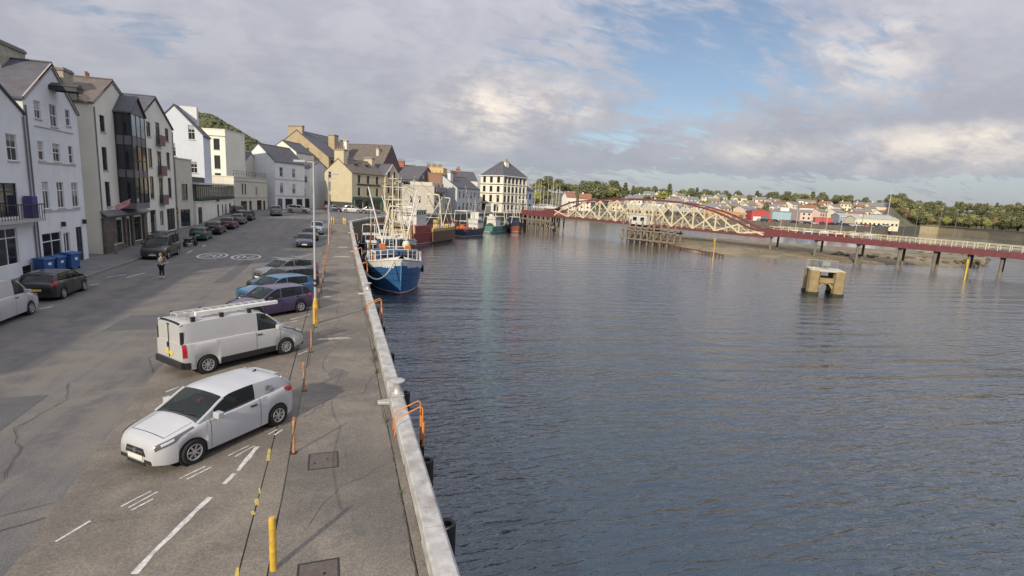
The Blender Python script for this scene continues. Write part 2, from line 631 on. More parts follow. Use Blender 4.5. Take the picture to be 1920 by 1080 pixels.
def strip(pts, w, m, parent, z=0.024, jag=0.0, name='painted_line'):
    """flat painted strip that follows the ground through a row of (x, y) points"""
    b = MB()
    rows = []
    out = []
    for (x0, y0), (x1, y1) in zip(pts[:-1], pts[1:]):
        n = max(1, int(math.hypot(x1 - x0, y1 - y0) / 0.25)) if jag else max(1, int(math.hypot(x1 - x0, y1 - y0) / 4))
        for k in range(n):
            out.append((x0 + (x1 - x0) * k / n, y0 + (y1 - y0) * k / n))
    out.append(pts[-1])
    for i, (x, y) in enumerate(out):
        a = out[max(0, i - 1)]
        c = out[min(len(out) - 1, i + 1)]
        d = Vector((c[0] - a[0], c[1] - a[1])).normalized()
        nx, ny = -d.y, d.x
        o1, o2 = w / 2 + random.uniform(-jag, jag), w / 2 + random.uniform(-jag, jag)
        rows.append([(x + nx * o1, y + ny * o1, GZ(x, y) + z), (x - nx * o2, y - ny * o2, GZ(x, y) + z)])
    b.grid(rows)
    return b.build(name, m, parent)


# parking bay marks on the concrete
for pts in ([(-5.31, 9.55), (-5.12, 10.28), (-4.60, 11.8)], [(-4.42, 12.3), (-4.28, 12.72)], [(-4.24, 12.85), (-3.98, 14.05)], [(-7.3, 4.6), (-5.6, 8.7)]):
    strip(pts, 0.11, ROADPAINT, apron, jag=0.02)
for a, b in (((-6.94, 10.84), (-6.62, 11.42)), ((-6.25, 11.83), (-5.86, 12.34)), ((-5.42, 12.77), (-5.0, 13.23)), ((-4.59, 13.68), (-4.19, 14.17)), ((-3.80, 14.74), (-3.60, 15.02)), ((-6.0, 11.62), (-5.72, 12.0))):
    strip([a, b], 0.045, ROADPAINT, apron, jag=0.01)
    if a[1] > 11.8:
        strip([(a[0] + 0.16, a[1] - 0.08), (b[0] + 0.14, b[1] - 0.06)], 0.045, ROADPAINT, apron, jag=0.01)
for (a, b) in (((-7.25, 18.6), (-7.0, 19.0)), ((-4.62, 22.68), (-4.2, 23.07)), ((-4.0, 23.3), (-3.75, 23.5)), ((-3.55, 22.15), (-3.2, 22.65)), ((-4.35, 28.35), (-3.45, 29.6)),
               ((-7.7, 25.0), (-4.0, 28.1)), ((-7.9, 31.0), (-3.8, 34.6)), ((-7.9, 34.5), (-3.8, 38.1)), ((-7.9, 38), (-3.8, 41.6)), ((-6.6, 52.5), (-4.3, 58.2))):
    strip([a, b], 0.07, ROADPAINT, apron, jag=0.012)
# broken yellow line beside the walkway
for y0, y1 in ((8.4, 9.3), (10.9, 11.05), (11.25, 11.5), (11.7, 11.95), (13.2, 13.85), (3, 6), (16.5, 17.2)):
    strip([(-3.62, y0), (-3.66, y1)], 0.06, YELLOWLINE, apron, jag=0.02)
# cracks
CRACK = mat('crack_dark', (0.06, 0.056, 0.05), 0.95)  # dark tone of the crack lines themselves


def crack(pts, w, parent, amp=0.05):
    q = []
    for (x0, y0), (x1, y1) in zip(pts[:-1], pts[1:]):
        n = max(2, int(math.hypot(x1 - x0, y1 - y0) / 0.3))
        for k in range(n):
            q.append((x0 + (x1 - x0) * k / n + random.uniform(-amp, amp), y0 + (y1 - y0) * k / n + random.uniform(-amp, amp)))
    q.append(pts[-1])
    return strip(q, w, CRACK, parent, 0.022, 0.006, 'crack')


crack([(-0.66, 7), (-0.62, 12), (-0.68, 16), (-0.55, 22), (-0.5, 30)], 0.022, apron, 0.03)
crack([(-8.9, 11.2), (-9.3, 12.4), (-9.0, 13.6), (-9.5, 15.2), (-10.2, 16.5), (-9.8, 18.4), (-10.4, 20)], 0.018, street)
crack([(-9.4, 10.2), (-8.3, 11.3), (-7.5, 11.75)], 0.016, street)
crack([(-9.8, 11.5), (-8.6, 11.9), (-7.6, 12.3)], 0.014, street)
crack([(-8.2, 20.6), (-8.9, 22.6), (-8.3, 24)], 0.016, street)
crack([(-2.4, 24.6), (-1.2, 25.4)], 0.03, apron)
crack([(-2.9, 15.7), (-2.2, 17.1), (-1.2, 17.4), (-0.8, 19)], 0.02, apron, 0.06)
crack([(-2.6, 10.3), (-1.9, 11.6), (-0.9, 12.4)], 0.012, apron, 0.06)
PATCH = layered('road_repair_patch', [(0.10, 0.10, 0.105), (0.085, 0.085, 0.09)], [0.8], 0.85, 0.5, 45)
for x0, x1, y0, y1 in ((-13.2, -10.4, 13.5, 19.0), (-12, -9.6, 27, 30.2), (-10.2, -9.2, 40, 52)):
    b = MB()
    b.poly([(x0, y0, 0.006), (x1, y0 + 0.2, 0.006), (x1 - 0.1, y1, 0.006), (x0 + 0.15, y1 - 0.1, 0.006)])
    b.build('repair_patch', PATCH, street)
PALE = layered('pale_cement_patch', [(0.36, 0.33, 0.28), (0.28, 0.25, 0.21)], [1.5], 0.9, 0.5, 30)
for x0, x1, y0, y1 in ((-2.95, -1.4, 24.2, 24.62), (-2.6, -0.8, 55.2, 56.4), (-3.0, -2.4, 34.2, 34.7), (-2.2, -1.0, 63, 64.2)):
    b = MB()
    b.poly([(x0, y0, GZ(0, y0) + 0.024), (x1, y0 + 0.1, GZ(0, y0) + 0.024), (x1 - 0.2, y1, GZ(0, y1) + 0.024), (x0 + 0.15, y1 - 0.05, GZ(0, y1) + 0.024)])
    b.build('cement_patch', PALE, apron)

STAIN = layered('oil_stained_concrete', [(0.135, 0.122, 0.105), (0.11, 0.10, 0.09)], [2.5], 0.6, 0.4, 30)
random.seed(19)
for cx, cy, r in ((-5.2, 17.6, 0.7), (-6.4, 16.9, 0.35), (-5.6, 25.8, 0.8), (-2.0, 19.5, 0.45), (-1.5, 10.2, 0.35), (-6.2, 8.6, 0.6), (-2.7, 22.6, 0.5)):
    n_ = 22
    MB().poly([(cx + r * (0.75 + 0.35 * random.random()) * math.cos(2 * math.pi * k / n_) * 0.8, cy + r * (0.75 + 0.35 * random.random()) * math.sin(2 * math.pi * k / n_) * 1.4, 0.0215) for k in range(n_)]).build('oil_stain', STAIN, apron)
# footway by the houses with separate kerbstones
mb = MB()
pts = [(y, -18.35 + 2.4 * sstep((y - 70) / 32.0)) for y in range(-10, 104, 3)]
mb.grid([[(-34, y, GZ(0, y) + 0.12), (x, y, GZ(0, y) + 0.12)] for y, x in pts])
footway = mb.build('footway', PAVE, smooth=True)
tag(footway, kind='structure')
KERB = mat('kerbstone', (0.22, 0.22, 0.22), 0.85, 0.2, 2.5)
kerb_mesh = MB().box(0, 0.18, 0, 0.885, -0.15, 0.135).mesh('kerb_stone')
kerb_mesh.materials.append(KERB)
y = -8.0
while y < 100:
    xk = -18.35 + 2.4 * sstep((y - 70) / 32.0)
    o = link('kerb_stone', kerb_mesh, None, footway)
    o.location = (xk, y, GZ(0, y))
    sl = math.atan2(GZ(0, y + 0.9) - GZ(0, y), 0.9)
    o.rotation_euler = (sl, 0, -math.atan2((-18.35 + 2.4 * sstep((y + 0.9 - 70) / 32.0)) - xk, 0.9))
    y += 0.9

# lane marks and speed roundels
for a, b in (((-17.15, 42.2), (-16.4, 43.6)), ((-15.95, 42.2), (-15.5, 44.4)), ((-16.9, 39.0), (-16.6, 39.6)), ((-16.4, 32.0), (-16.1, 32.6)), ((-15.9, 49.0), (-15.6, 50.5)), ((-15.8, 57.0), (-15.8, 59)), ((-15.6, 62), (-15.6, 63.5))):
    strip([a, b], 0.12, ROADPAINT, street, 0.008, 0.02)


def roundel(cx, cy, flip):
    rows = []
    for i in range(41):
        q = 2 * math.pi * i / 40
        rows.append([(cx + 1.28 * math.cos(q), cy + 2.1 * math.sin(q), GZ(0, cy + 2.1 * math.sin(q)) + 0.008), (cx + 1.08 * math.cos(q), cy + 1.82 * math.sin(q), GZ(0, cy + 1.82 * math.sin(q)) + 0.008)])
    MB().grid(rows).build('painted_ring', ROADPAINT, street)
    s = -1 if flip else 1

    def line(pts):
        strip([(cx + s * x, cy + s * y) for x, y in pts], 0.17, ROADPAINT, street, 0.009)
    line([(-0.72, 0.55), (-0.62, 0.85), (-0.42, 0.98), (-0.22, 0.82), (-0.16, 0.45), (-0.3, 0.05), (-0.74, -0.85), (-0.10, -0.85)])
    line([(0.14 + 0.27 * (1 - math.cos(2 * math.pi * i / 20)), 0.95 * math.sin(2 * math.pi * i / 20)) for i in range(21)])


roundel(-13.3, 55.3, False)
roundel(-10.35, 54.7, True)
strip([(-9.6, 58.2), (-11.6, 58.8)], 0.35, PATCH, street, 0.007)

# ---------------------------------------------------------------- water
wm = bpy.data.materials.new('harbour_water')
wm.use_nodes = True
nt = wm.node_tree
L = nt.links.new
bs = nt.nodes['Principled BSDF']
bs.inputs['Base Color'].default_value = (0.007, 0.027, 0.052, 1)
bs.inputs['Roughness'].default_value = 0.06
bs.inputs['IOR'].default_value = 1.36
bs.inputs['Coat Weight'].default_value = 1.0
bs.inputs['Specular Tint'].default_value = (0.62, 0.88, 1.0, 1)
bs.inputs['Coat IOR'].default_value = 1.65
bs.inputs['Coat Roughness'].default_value = 0.03
geo = nt.nodes.new('ShaderNodeNewGeometry').outputs['Position']
hs = None
for sc, rot, stretch, amp in ((1.7, 34, (0.6, 2.0, 1), 0.27), (0.75, 30, (0.55, 1.9, 1), 0.30), (0.20, 36, (0.45, 2.0, 1), 0.30), (4.0, 20, (0.9, 1.5, 1), 0.07)):
    mp = nt.nodes.new('ShaderNodeMapping')
    mp.inputs['Rotation'].default_value = (0, 0, R(rot))
    mp.inputs['Scale'].default_value = stretch
    L(geo, mp.inputs[0])
    n = nt.nodes.new('ShaderNodeTexNoise')
    n.inputs['Scale'].default_value = sc
    n.inputs['Detail'].default_value = 3
    n.inputs['Distortion'].default_value = 0.5
    L(mp.outputs[0], n.inputs['Vector'])
    mu = nt.nodes.new('ShaderNodeMath')
    mu.operation = 'MULTIPLY'
    mu.inputs[1].default_value = amp
    L(n.outputs[0], mu.inputs[0])
    if hs is None:
        hs = mu.outputs[0]
    else:
        ad = nt.nodes.new('ShaderNodeMath')
        L(hs, ad.inputs[0]); L(mu.outputs[0], ad.inputs[1])
        hs = ad.outputs[0]
# wavelets: long crests rolling off an old wake, in two crossing sets that come and go
for rot_, per, sx_, off_, amp_ in ((34, 0.11, 0.10, 0.0, 0.34), (44, 0.23, 0.2, 40.0, 0.16)):
    mp = nt.nodes.new('ShaderNodeMapping')
    mp.inputs['Rotation'].default_value = (0, 0, R(rot_))
    mp.inputs['Scale'].default_value = (sx_, 1, 1)
    L(geo, mp.inputs[0])
    wv = nt.nodes.new('ShaderNodeTexWave')
    wv.bands_direction = 'Y'
    wv.inputs['Scale'].default_value = per
    wv.inputs['Distortion'].default_value = 7.0
    wv.inputs['Detail'].default_value = 2.0
    wv.inputs['Detail Scale'].default_value = 0.45
    L(mp.outputs[0], wv.inputs['Vector'])
    pn = nt.nodes.new('ShaderNodeTexNoise')
    pn.inputs['Scale'].default_value = 0.03
    pn.inputs['Detail'].default_value = 3
    mo = nt.nodes.new('ShaderNodeMapping')
    mo.inputs['Location'].default_value = (off_, off_ * 0.6, 0)
    L(geo, mo.inputs[0]); L(mo.outputs[0], pn.inputs['Vector'])
    pm = nt.nodes.new('ShaderNodeMapRange')
    pm.inputs[1].default_value, pm.inputs[2].default_value, pm.inputs[4].default_value = 0.42, 0.64, amp_
    L(pn.outputs[0], pm.inputs[0])
    mu = nt.nodes.new('ShaderNodeMath')
    mu.operation = 'MULTIPLY'
    L(wv.outputs[1], mu.inputs[0]); L(pm.outputs[0], mu.inputs[1])
    ad = nt.nodes.new('ShaderNodeMath')
    L(hs, ad.inputs[0]); L(mu.outputs[0], ad.inputs[1])
    hs = ad.outputs[0]
b = nt.nodes.new('ShaderNodeBump')
b.inputs['Strength'].default_value = 1.0
b.inputs['Distance'].default_value = 0.36
L(ad.outputs[0], b.inputs['Height'])
L(b.outputs[0], bs.inputs['Normal'])
L(b.outputs[0], bs.inputs['Coat Normal'])
sx_ = nt.nodes.new('ShaderNodeSeparateXYZ')        # the basin by the bridge lies calmer than the open reach
L(geo, sx_.inputs[0])
cm = nt.nodes.new('ShaderNodeMapRange')
cm.inputs[1].default_value, cm.inputs[2].default_value, cm.inputs[3].default_value, cm.inputs[4].default_value = 20, 90, 0.70, 0.14
L(sx_.outputs[1], cm.inputs[0])
L(cm.outputs[0], b.inputs['Distance'])
mb = MB()
mb.poly([(-3000, -600, -3.0), (6000, -600, -3.0), (6000, 8000, -3.0), (-3000, 8000, -3.0)])
tag(mb.build('harbour_water', wm), kind='structure')

# ================================================================ BUILDINGS
_wc = {}


def win_meshes(w, h, kind):
    """frame, pane and sill meshes of one window pattern, in (across, inwards, up) coordinates"""
    key = (round(w, 2), round(h, 2), kind)
    if key in _wc:
        return _wc[key]
    fw = 0.055
    dark = kind in ('dark', 'ddoor', 'dshop')
    door = kind in ('door', 'ddoor')
    fr = MB()
    y0, y1 = 0.065, 0.125
    fr.box(0.002, fw, y0, y1, 0.002, h - 0.002).box(w - fw, w - 0.002, y0, y1, 0.002, h - 0.002)
    fr.box(fw, w - fw, y0, y1, h - fw, h - 0.002).box(fw, w - fw, y0, y1, 0.002, fw)
    if kind in ('sash', 'dark'):
        fr.box(fw, w - fw, y0 - 0.012, y1 - 0.01, h * 0.5 - 0.03, h * 0.5 + 0.03)
        if w > 0.75:
            fr.box(w / 2 - 0.014, w / 2 + 0.014, y0 + 0.01, y1 - 0.012, fw, h - fw)
    elif kind == 'top':
        fr.box(fw, w - fw, y0 - 0.012, y1 - 0.01, h * 0.68 - 0.03, h * 0.68 + 0.03)
        fr.box(w / 2 - 0.025, w / 2 + 0.025, y0 - 0.008, y1 - 0.012, fw, h - fw)
    elif kind in ('shop', 'dshop'):
        n = max(2, int(w / 1.0))
        for i in range(1, n):
            x = w * i / n
            fr.box(x - 0.03, x + 0.03, y0 - 0.01, y1 - 0.01, fw, h - fw)
        fr.box(fw, w - fw, y0 - 0.014, y1 - 0.012, h * 0.74 - 0.03, h * 0.74 + 0.03)
    elif door:
        fr.box(fw, w - fw, y0 + 0.015, y1 - 0.005, fw, h * 0.42)
        fr.box(w / 2 - 0.05, w / 2 + 0.05, y0 + 0.01, y1 - 0.008, h * 0.42, h - fw)
    m = FRAME_DARK if dark else FRAME_WHITE
    fm = fr.mesh('window_frame')
    fm.materials.append(m)
    pm = MB().box(fw * 0.5, w - fw * 0.5, 0.098, 0.112, fw * 0.5, h - fw * 0.5).mesh('pane')
    pm.materials.append(GLASS)
    sm = MB().box(-0.07, w + 0.07, -0.07, 0.06, -0.09, -0.004).mesh('sill')
    sm.materials.append(MATS['stone_sill'])
    _wc[key] = (fm, pm, None if door or kind in ('shop', 'dshop') else sm)
    return _wc[key]


mat('stone_sill', (0.45, 0.45, 0.44), 0.85, 0.1)
BLIND = mat('pale_blind', (0.42, 0.42, 0.42), 0.9)
CURTAIN = mat('net_curtain', (0.34, 0.32, 0.29), 0.95, 0.25, 6)


def add_window(parent, loc, rz, w, h, kind, name='window', detail=True):
    fm, pm, sm = win_meshes(w, h, kind)
    o = link('door' if kind in ('door', 'ddoor') else name, fm, None, parent)
    o.location = loc
    o.rotation_euler = (0, 0, rz)
    link('pane', pm, None, o)
    if sm is not None and detail:
        link('sill', sm, None, o)
    if detail and kind in ('sash', 'plain', 'top') and random.random() < 0.5:
        b = link('blind', MB().box(0.06, w - 0.06, 0.092, 0.0955, h * random.uniform(0.45, 0.8), h - 0.06).mesh('blind'), random.choice((BLIND, CURTAIN)), o)
    return o


def wall_mesh(width, zb, zt, openings, clips=(), reveal=0.15):
    """wall in (across, inwards, up) with real openings and reveals, trimmed by roof planes"""
    openings = [tuple(round(v, 3) for v in o) for o in openings]
    width, zb, zt = round(width, 3), round(zb, 3), round(zt, 3)
    xs = sorted(set([0, width] + [round(v, 3) for o in openings for v in (o[0], o[0] + o[2])]))
    zs = sorted(set([zb, zt] + [round(v, 3) for o in openings for v in (o[1], o[1] + o[3])]))
    bm = bmesh.new()
    vc = {}

    def V(x, y, z):
        k = (round(x, 4), round(y, 4), round(z, 4))
        if k not in vc:
            vc[k] = bm.verts.new((x, y, z))
        return vc[k]
    for x0, x1 in zip(xs[:-1], xs[1:]):
        for z0, z1 in zip(zs[:-1], zs[1:]):
            cx, cz = (x0 + x1) / 2, (z0 + z1) / 2
            if any(o[0] < cx < o[0] + o[2] and o[1] < cz < o[1] + o[3] for o in openings):
                continue
            bm.faces.new((V(x0, 0, z0), V(x1, 0, z0), V(x1, 0, z1), V(x0, 0, z1)))
    for x, z, w, h in [o[:4] for o in openings]:
        a, b, c, d = (x, z), (x + w, z), (x + w, z + h), (x, z + h)
        for p, q in ((a, b), (b, c), (c, d), (d, a)):
            bm.faces.new([bm.verts.new(t) for t in ((p[0], 0, p[1]), (p[0], reveal, p[1]), (q[0], reveal, q[1]), (q[0], 0, q[1]))])
    for co, no in clips:
        bmesh.ops.bisect_plane(bm, geom=bm.verts[:] + bm.edges[:] + bm.faces[:], plane_co=co, plane_no=no, clear_outer=True)
    me = bpy.data.meshes.new('wall')
    bm.to_mesh(me)
    bm.free()
    return me


def chimney(parent, x, y, z0, w, d, h, m, pots=3, cap=True, potmat=None):
    b = MB().box(x - w / 2, x + w / 2, y - d / 2, y + d / 2, z0, z0 + h)
    c = b.build('chimney', m, parent)
    if cap:
        MB().box(x - w / 2 - 0.08, x + w / 2 + 0.08, y - d / 2 - 0.08, y + d / 2 + 0.08, z0 + h - 0.3, z0 + h - 0.1).build('chimney_cap', LEAD, c)
    for i in range(pots):
        t = (i + 0.5) / pots - 0.5
        px, py = (x + t * (w - 0.2), y) if w >= d else (x, y + t * (d - 0.2))
        hh = random.uniform(0.55, 0.85)
        MB().lathe([(0.13, 0), (0.15, 0.1), (0.11, hh - 0.12), (0.15, hh - 0.05), (0.15, hh)], 8, (px, py, z0 + h)).build('chimney_pot', potmat or TERRA, c, smooth=True)
    return c


TERRA = mat('terracotta', (0.42, 0.20, 0.12), 0.85, 0.2)
BUFFPOT = mat('buff_pot', (0.55, 0.42, 0.28), 0.85, 0.2)


def building(name, label, p0, p1, depth, z0, eaves, ridge=None, rtype='gx', wall=None, roof=None, F=(), Lw=(), Rw=(), cat='house', ridge_at=0.5,
             trim=None, detail=True, over=0.18, base=-0.6, group=None, kindless=False, back=True):
    """p0,p1: front base corners left to right as seen from the street; rtype: gf gable to the front, gx ridge along the front,
    hip, flat. eaves/ridge are heights above z0. F/Lw/Rw: windows (x, z, w, h, kind) on front, left and right walls."""
    d = Vector((p1[0] - p0[0], p1[1] - p0[1]))
    w = d.length
    rz = math.atan2(d.y, d.x)
    root = thing(name, label, cat, (p0[0], p0[1], z0), rz, group)
    wall = wall or WHITE_WALL
    roof = roof or SLATE
    xr = w * ridge_at
    yr = depth * ridge_at
    faces = {'F': (w, F), 'L': (depth, Lw), 'R': (depth, Rw)}
    if back:
        faces['B'] = (w, ())
    for f, (wd, ops) in faces.items():
        clips, top = [], eaves
        if rtype == 'gf' and f in 'FB':
            top = ridge
            r_ = xr if f == 'F' else w - xr
            clips = [((0, 0, eaves), Vector((-(ridge - eaves), 0, r_)).normalized()), ((wd, 0, eaves), Vector((ridge - eaves, 0, wd - r_)).normalized())]
        if rtype == 'gx' and f in 'LR':
            top = ridge
            r_ = depth - yr if f == 'L' else yr
            clips = [((0, 0, eaves), Vector((-(ridge - eaves), 0, r_)).normalized()), ((wd, 0, eaves), Vector((ridge - eaves, 0, wd - r_)).normalized())]
        me = wall_mesh(wd, base, top, [o[:4] for o in ops], clips)
        wo = link('wall', me, wall, root)
        T = {'F': ((0, 0, 0), 0), 'L': ((0, depth, 0), -math.pi / 2), 'R': ((w, 0, 0), math.pi / 2), 'B': ((w, depth, 0), math.pi)}[f]
        wo.location, wo.rotation_euler = T[0], (0, 0, T[1])
        ca, sa = math.cos(T[1]), math.sin(T[1])
        for o in ops:
            x, z, ww, hh = o[:4]
            add_window(root, (T[0][0] + ca * x, T[0][1] + sa * x, z), T[1], ww, hh, o[4] if len(o) > 4 else 'sash', detail=detail)
    t, ov = 0.14, over
    if rtype == 'gf':
        rm = MB()
        for xa, sgn in ((0, -1), (w, 1)):
            dx, dz = xr - xa, ridge - eaves
            k = ov / abs(dx)
            ea = (xa - dx * k, eaves - dz * k)
            for y0, y1 in ((-0.12, depth + 0.12),):
                rm.prism([(ea[0], y0, ea[1] + 0.02), (xr, y0, ridge + 0.02), (xr, y1, ridge + 0.02), (ea[0], y1, ea[1] + 0.02)], (0, 0, t))
        ro = rm.build('roof', roof, root)
        if trim:
            tm = MB()
            for xa in (0, w):
                tm.beam((xa, -0.07, eaves + 0.02), (xr, -0.07, ridge + 0.02), 0.1, 0.24)
            tm.build('bargeboard', trim, ro)
        MB().tube((xr, -0.1, ridge + t + 0.03), (xr, depth + 0.1, ridge + t + 0.03), 0.09, n=6).build('ridge_tile', roof, ro)
    elif rtype == 'gx':
        rm = MB()
        for ya in (0, depth):
            dy, dz = yr - ya, ridge - eaves
            k = ov / abs(dy)
            ea = (ya - dy * k, eaves - dz * k)
            rm.prism([(-0.1, ea[0], ea[1] + 0.02), (-0.1, yr, ridge + 0.02), (w + 0.1, yr, ridge + 0.02), (w + 0.1, ea[0], ea[1] + 0.02)], (0, 0, t))
        ro = rm.build('roof', roof, root)
        MB().tube((-0.1, yr, ridge + t + 0.03), (w + 0.1, yr, ridge + t + 0.03), 0.09, n=6).build('ridge_tile', roof, ro)
        if trim:
            MB().box(-0.06, w + 0.06, -0.16, -0.003, eaves - 0.22, eaves - 0.02).build('eaves_board', trim, root)
    elif rtype == 'hip':
        h = ridge
        i = min(w, depth) * 0.5 * 0.92
        rx0, rx1 = (i, w - i) if w > depth else (w / 2 - 0.2, w / 2 + 0.2)
        ry0, ry1 = (depth / 2 - 0.2, depth / 2 + 0.2) if w > depth else (i, depth - i)
        e = ov
        c = [(-e, -e, eaves), (w + e, -e, eaves), (w + e, depth + e, eaves), (-e, depth + e, eaves)]
        r_ = [(rx0, ry0, h), (rx1, ry0, h), (rx1, ry1, h), (rx0, ry1, h)]
        rm = MB()
        rm.add(c + r_, [(0, 1, 5, 4), (1, 2, 6, 5), (2, 3, 7, 6), (3, 0, 4, 7), (4, 5, 6, 7), (3, 2, 1, 0)])
        ro = rm.build('roof', roof, root)
        hm = MB()
        for a, b in zip(c, r_):
            hm.tube((a[0], a[1], a[2] + 0.04), (b[0], b[1], b[2] + 0.04), 0.09, n=6)
        hm.build('hip_tile', LEAD, ro)
    elif rtype == 'flat':
        MB().box(0.12, w - 0.12, 0.12, depth - 0.12, eaves - 0.5, eaves - 0.3).build('roof', roof, root)
        pm = MB()
        pm.box(-0.08, w + 0.08, -0.08, 0.2, eaves + 0.002, eaves + 0.14).box(-0.08, w + 0.08, depth - 0.2, depth + 0.08, eaves + 0.002, eaves + 0.14)
        pm.box(-0.08, 0.2, 0.202, depth - 0.202, eaves + 0.002, eaves + 0.14).box(w - 0.2, w + 0.08, 0.202, depth - 0.202, eaves + 0.002, eaves + 0.14)
        pm.build('parapet_coping', trim or wall, root)
    return root


def rows(xs, zs, kind='sash'):
    """windows for every column (x, w) and row (z, h)"""
    return [(x, z, w, h, kind) for x, w in xs for z, h in zs]


def pipe(parent, x, z0, z1, y=-0.07, m=None):
    MB().tube((x, y, z0), (x, y, z1), 0.05, n=6).build('downpipe', m or LEAD, parent)


FX = -21.6
STONE = layered('brown_rubble_stone', [(0.12, 0.095, 0.08), (0.075, 0.06, 0.05), (0.17, 0.14, 0.115)], [1.6, 3.0], 0.9, 1.0, 5, 0.06)
TAN = mat('tan_render', (0.46, 0.38, 0.25), 0.9, scale=0.8, col2=(0.36, 0.29, 0.19), streak=0.3)
PALEBLUE = mat('pale_blue_render', (0.64, 0.69, 0.76), 0.85, 0.05, 1.0, streak=0.2)
GREYCREAM = mat('grey_cream_render', (0.60, 0.58, 0.49), 0.85, 0.07, 1.0, streak=0.25)
YELLOW_WALL = mat('pale_yellow_render', (0.54, 0.48, 0.33), 0.85, 0.08, 1.0, streak=0.2)
CONC_CLAD = mat('grey_concrete_cladding', (0.50, 0.47, 0.42), 0.8, 0.08, 0.6, streak=0.2)
CHIMSTONE = mat('chimney_stone', (0.42, 0.38, 0.30), 0.9, 0.3, 3)
GOLDEN = mat('golden_render', (0.62, 0.46, 0.22), 0.9, 0.15, 1.0)

# --- off-frame terrace at the start of the row (its shade lies across the road)
o = building('terrace_house', 'low white terrace house at the left edge, before the tall gables', (FX, 10.4), (FX, 34.3), 9, 0, 7.0, 10.0, 'gx', WHITE_WALL, SLATE,
             F=rows([(1.5 + 3.3 * i, 1.1) for i in range(7)], [(4.3, 1.6), (1.0, 1.7)]))

# --- A: white gable cut by the left edge of the picture
A_ops = [(41.7 - 34.4, 7.5, 1.15, 1.65, 'sash'), (38.0 - 34.4, 7.5, 1.15, 1.65, 'sash'), (36.0 - 34.4, 7.5, 1.15, 1.65, 'sash'), (35.4 - 34.4, 4.0, 6.9, 2.1, 'dshop'), (35.2 - 34.4, 1.0, 6.6, 2.3, 'shop'), (37 - 34.4, 0.05, 1.2, 0.6, 'dark'), (42.0 - 34.4, 0.0, 1.1, 0.75, 'dark')]
o = building('gabled_warehouse', 'white gabled building with wide balcony opening, cut by the left edge', (FX, 34.4), (FX, 43.85), 11, 0, 10.6, 13.2, 'gf', WHITE_WALL, SLATE, F=A_ops, cat='building')
MB().box(0.6, 9.4, -0.75, 0.0, 3.66, 3.86).build('balcony_slab', MATS['stone_sill'], o)
bm_ = MB()
for i in range(30):
    bm_.box(0.65 + i * 0.3, 0.68 + i * 0.3, -0.72, -0.69, 3.86, 4.75)
bm_.box(0.6, 9.4, -0.74, -0.67, 4.75, 4.82)
bm_.build('balcony_railing', FRAME_DARK, o)
MB().box(0.2, 9.2, -0.12, -0.004, 3.34, 3.6).build('shop_fascia', FRAME_WHITE, o)
MB().box(8.3, 9.0, -0.55, -0.1, 3.87, 5.3).build('folded_parasol', mat('purple_canvas', (0.10, 0.07, 0.22), 0.9), o)
pipe(o, 9.38, 0.1, 10.4)

# --- B: tall white gable with hoist
ops = []
for x0, x1 in ((45.35, 46.2), (49.7, 50.45)):
    ops += [(x0 - 44, 10.5, x1 - x0, 1.2, 'sash')]
ops += [(47.4 - 44, 10.2, 1.0, 1.55, 'sash')]
for x0, x1 in ((45.35, 46.1), (47.35, 48.4), (49.72, 50.4)):
    ops += [(x0 - 44, 7.7, x1 - x0, 1.3, 'sash')]
for x0, x1 in ((45.4, 46.25), (47.4, 48.4), (49.65, 50.7)):
    ops += [(x0 - 44, 4.35, x1 - x0, 1.9, 'top')]
ops += [(0.75, 0.35, 2.7, 2.3, 'shop'), (3.75, 0.05, 0.95, 2.45, 'door'), (5.75, 0.05, 1.05, 2.75, 'ddoor')]
o = building('gabled_warehouse', 'tall white four-storey gabled house with a dark hoist canopy under its peak', (FX, 44.0), (FX, 51.6), 13, 0, 11.6, 14.5, 'gf', WHITE_WALL, SLATE, F=ops, cat='building', trim=mat('weathered_verge', (0.38, 0.33, 0.32), 0.85), ridge_at=0.545)
hz = 12.75
hb = MB()
hb.prism([(3.5, 0, hz + 0.3), (4.7, 0, hz + 0.3), (4.1, 0, hz + 0.58)], (0, -1.7, 0))
hb.box(3.55, 3.68, -1.65, 0, hz, hz + 0.3).box(4.52, 4.65, -1.65, 0, hz, hz + 0.3).box(3.68, 4.52, -1.65, -1.52, hz, hz + 0.28)
hb.build('hoist_canopy', FRAME_DARK, o)
MB().tube((4.1, -1.5, hz), (4.1, -1.5, hz - 0.6), 0.05, n=6).build('hoist_hook', FRAME_DARK, o)
for z, h in ((7.62, 0.1), (4.25, 0.12), (10.02, 0.06)):
    MB().box(1.2, 6.7, -0.06, -0.004, z - h, z).build('string_course', MATS['stone_sill'], o)
for x in (3.55, 6.95):
    MB().box(x, x + 0.16, -0.25, -0.02, 3.0, 3.35).build('wall_lamp', FRAME_DARK, o)
pipe(o, 0.18, 0.1, 11.2)
chimney(o, 4.5, 2.8, 13.0, 3.3, 1.0, 2.7, CHIMSTONE, 0)

# --- set-back link
o = building('link_building', 'narrow recessed beige wall between the white and the cream gables', (FX - 1.9, 51.65), (FX - 1.9, 54.55), 8, 0, 9.6, 11.4, 'gx', GREYCREAM, SLATE_BROWN, cat='building', over=0.1)
MB().box(0, 2.9, -0.1, -0.003, 7.0, 7.12).build('string_course', MATS['stone_sill'], o)
chimney(o, 1.0, 0.9, 9.4, 3.8, 0.8, 5.0, CHIMSTONE, 6, potmat=BUFFPOT)

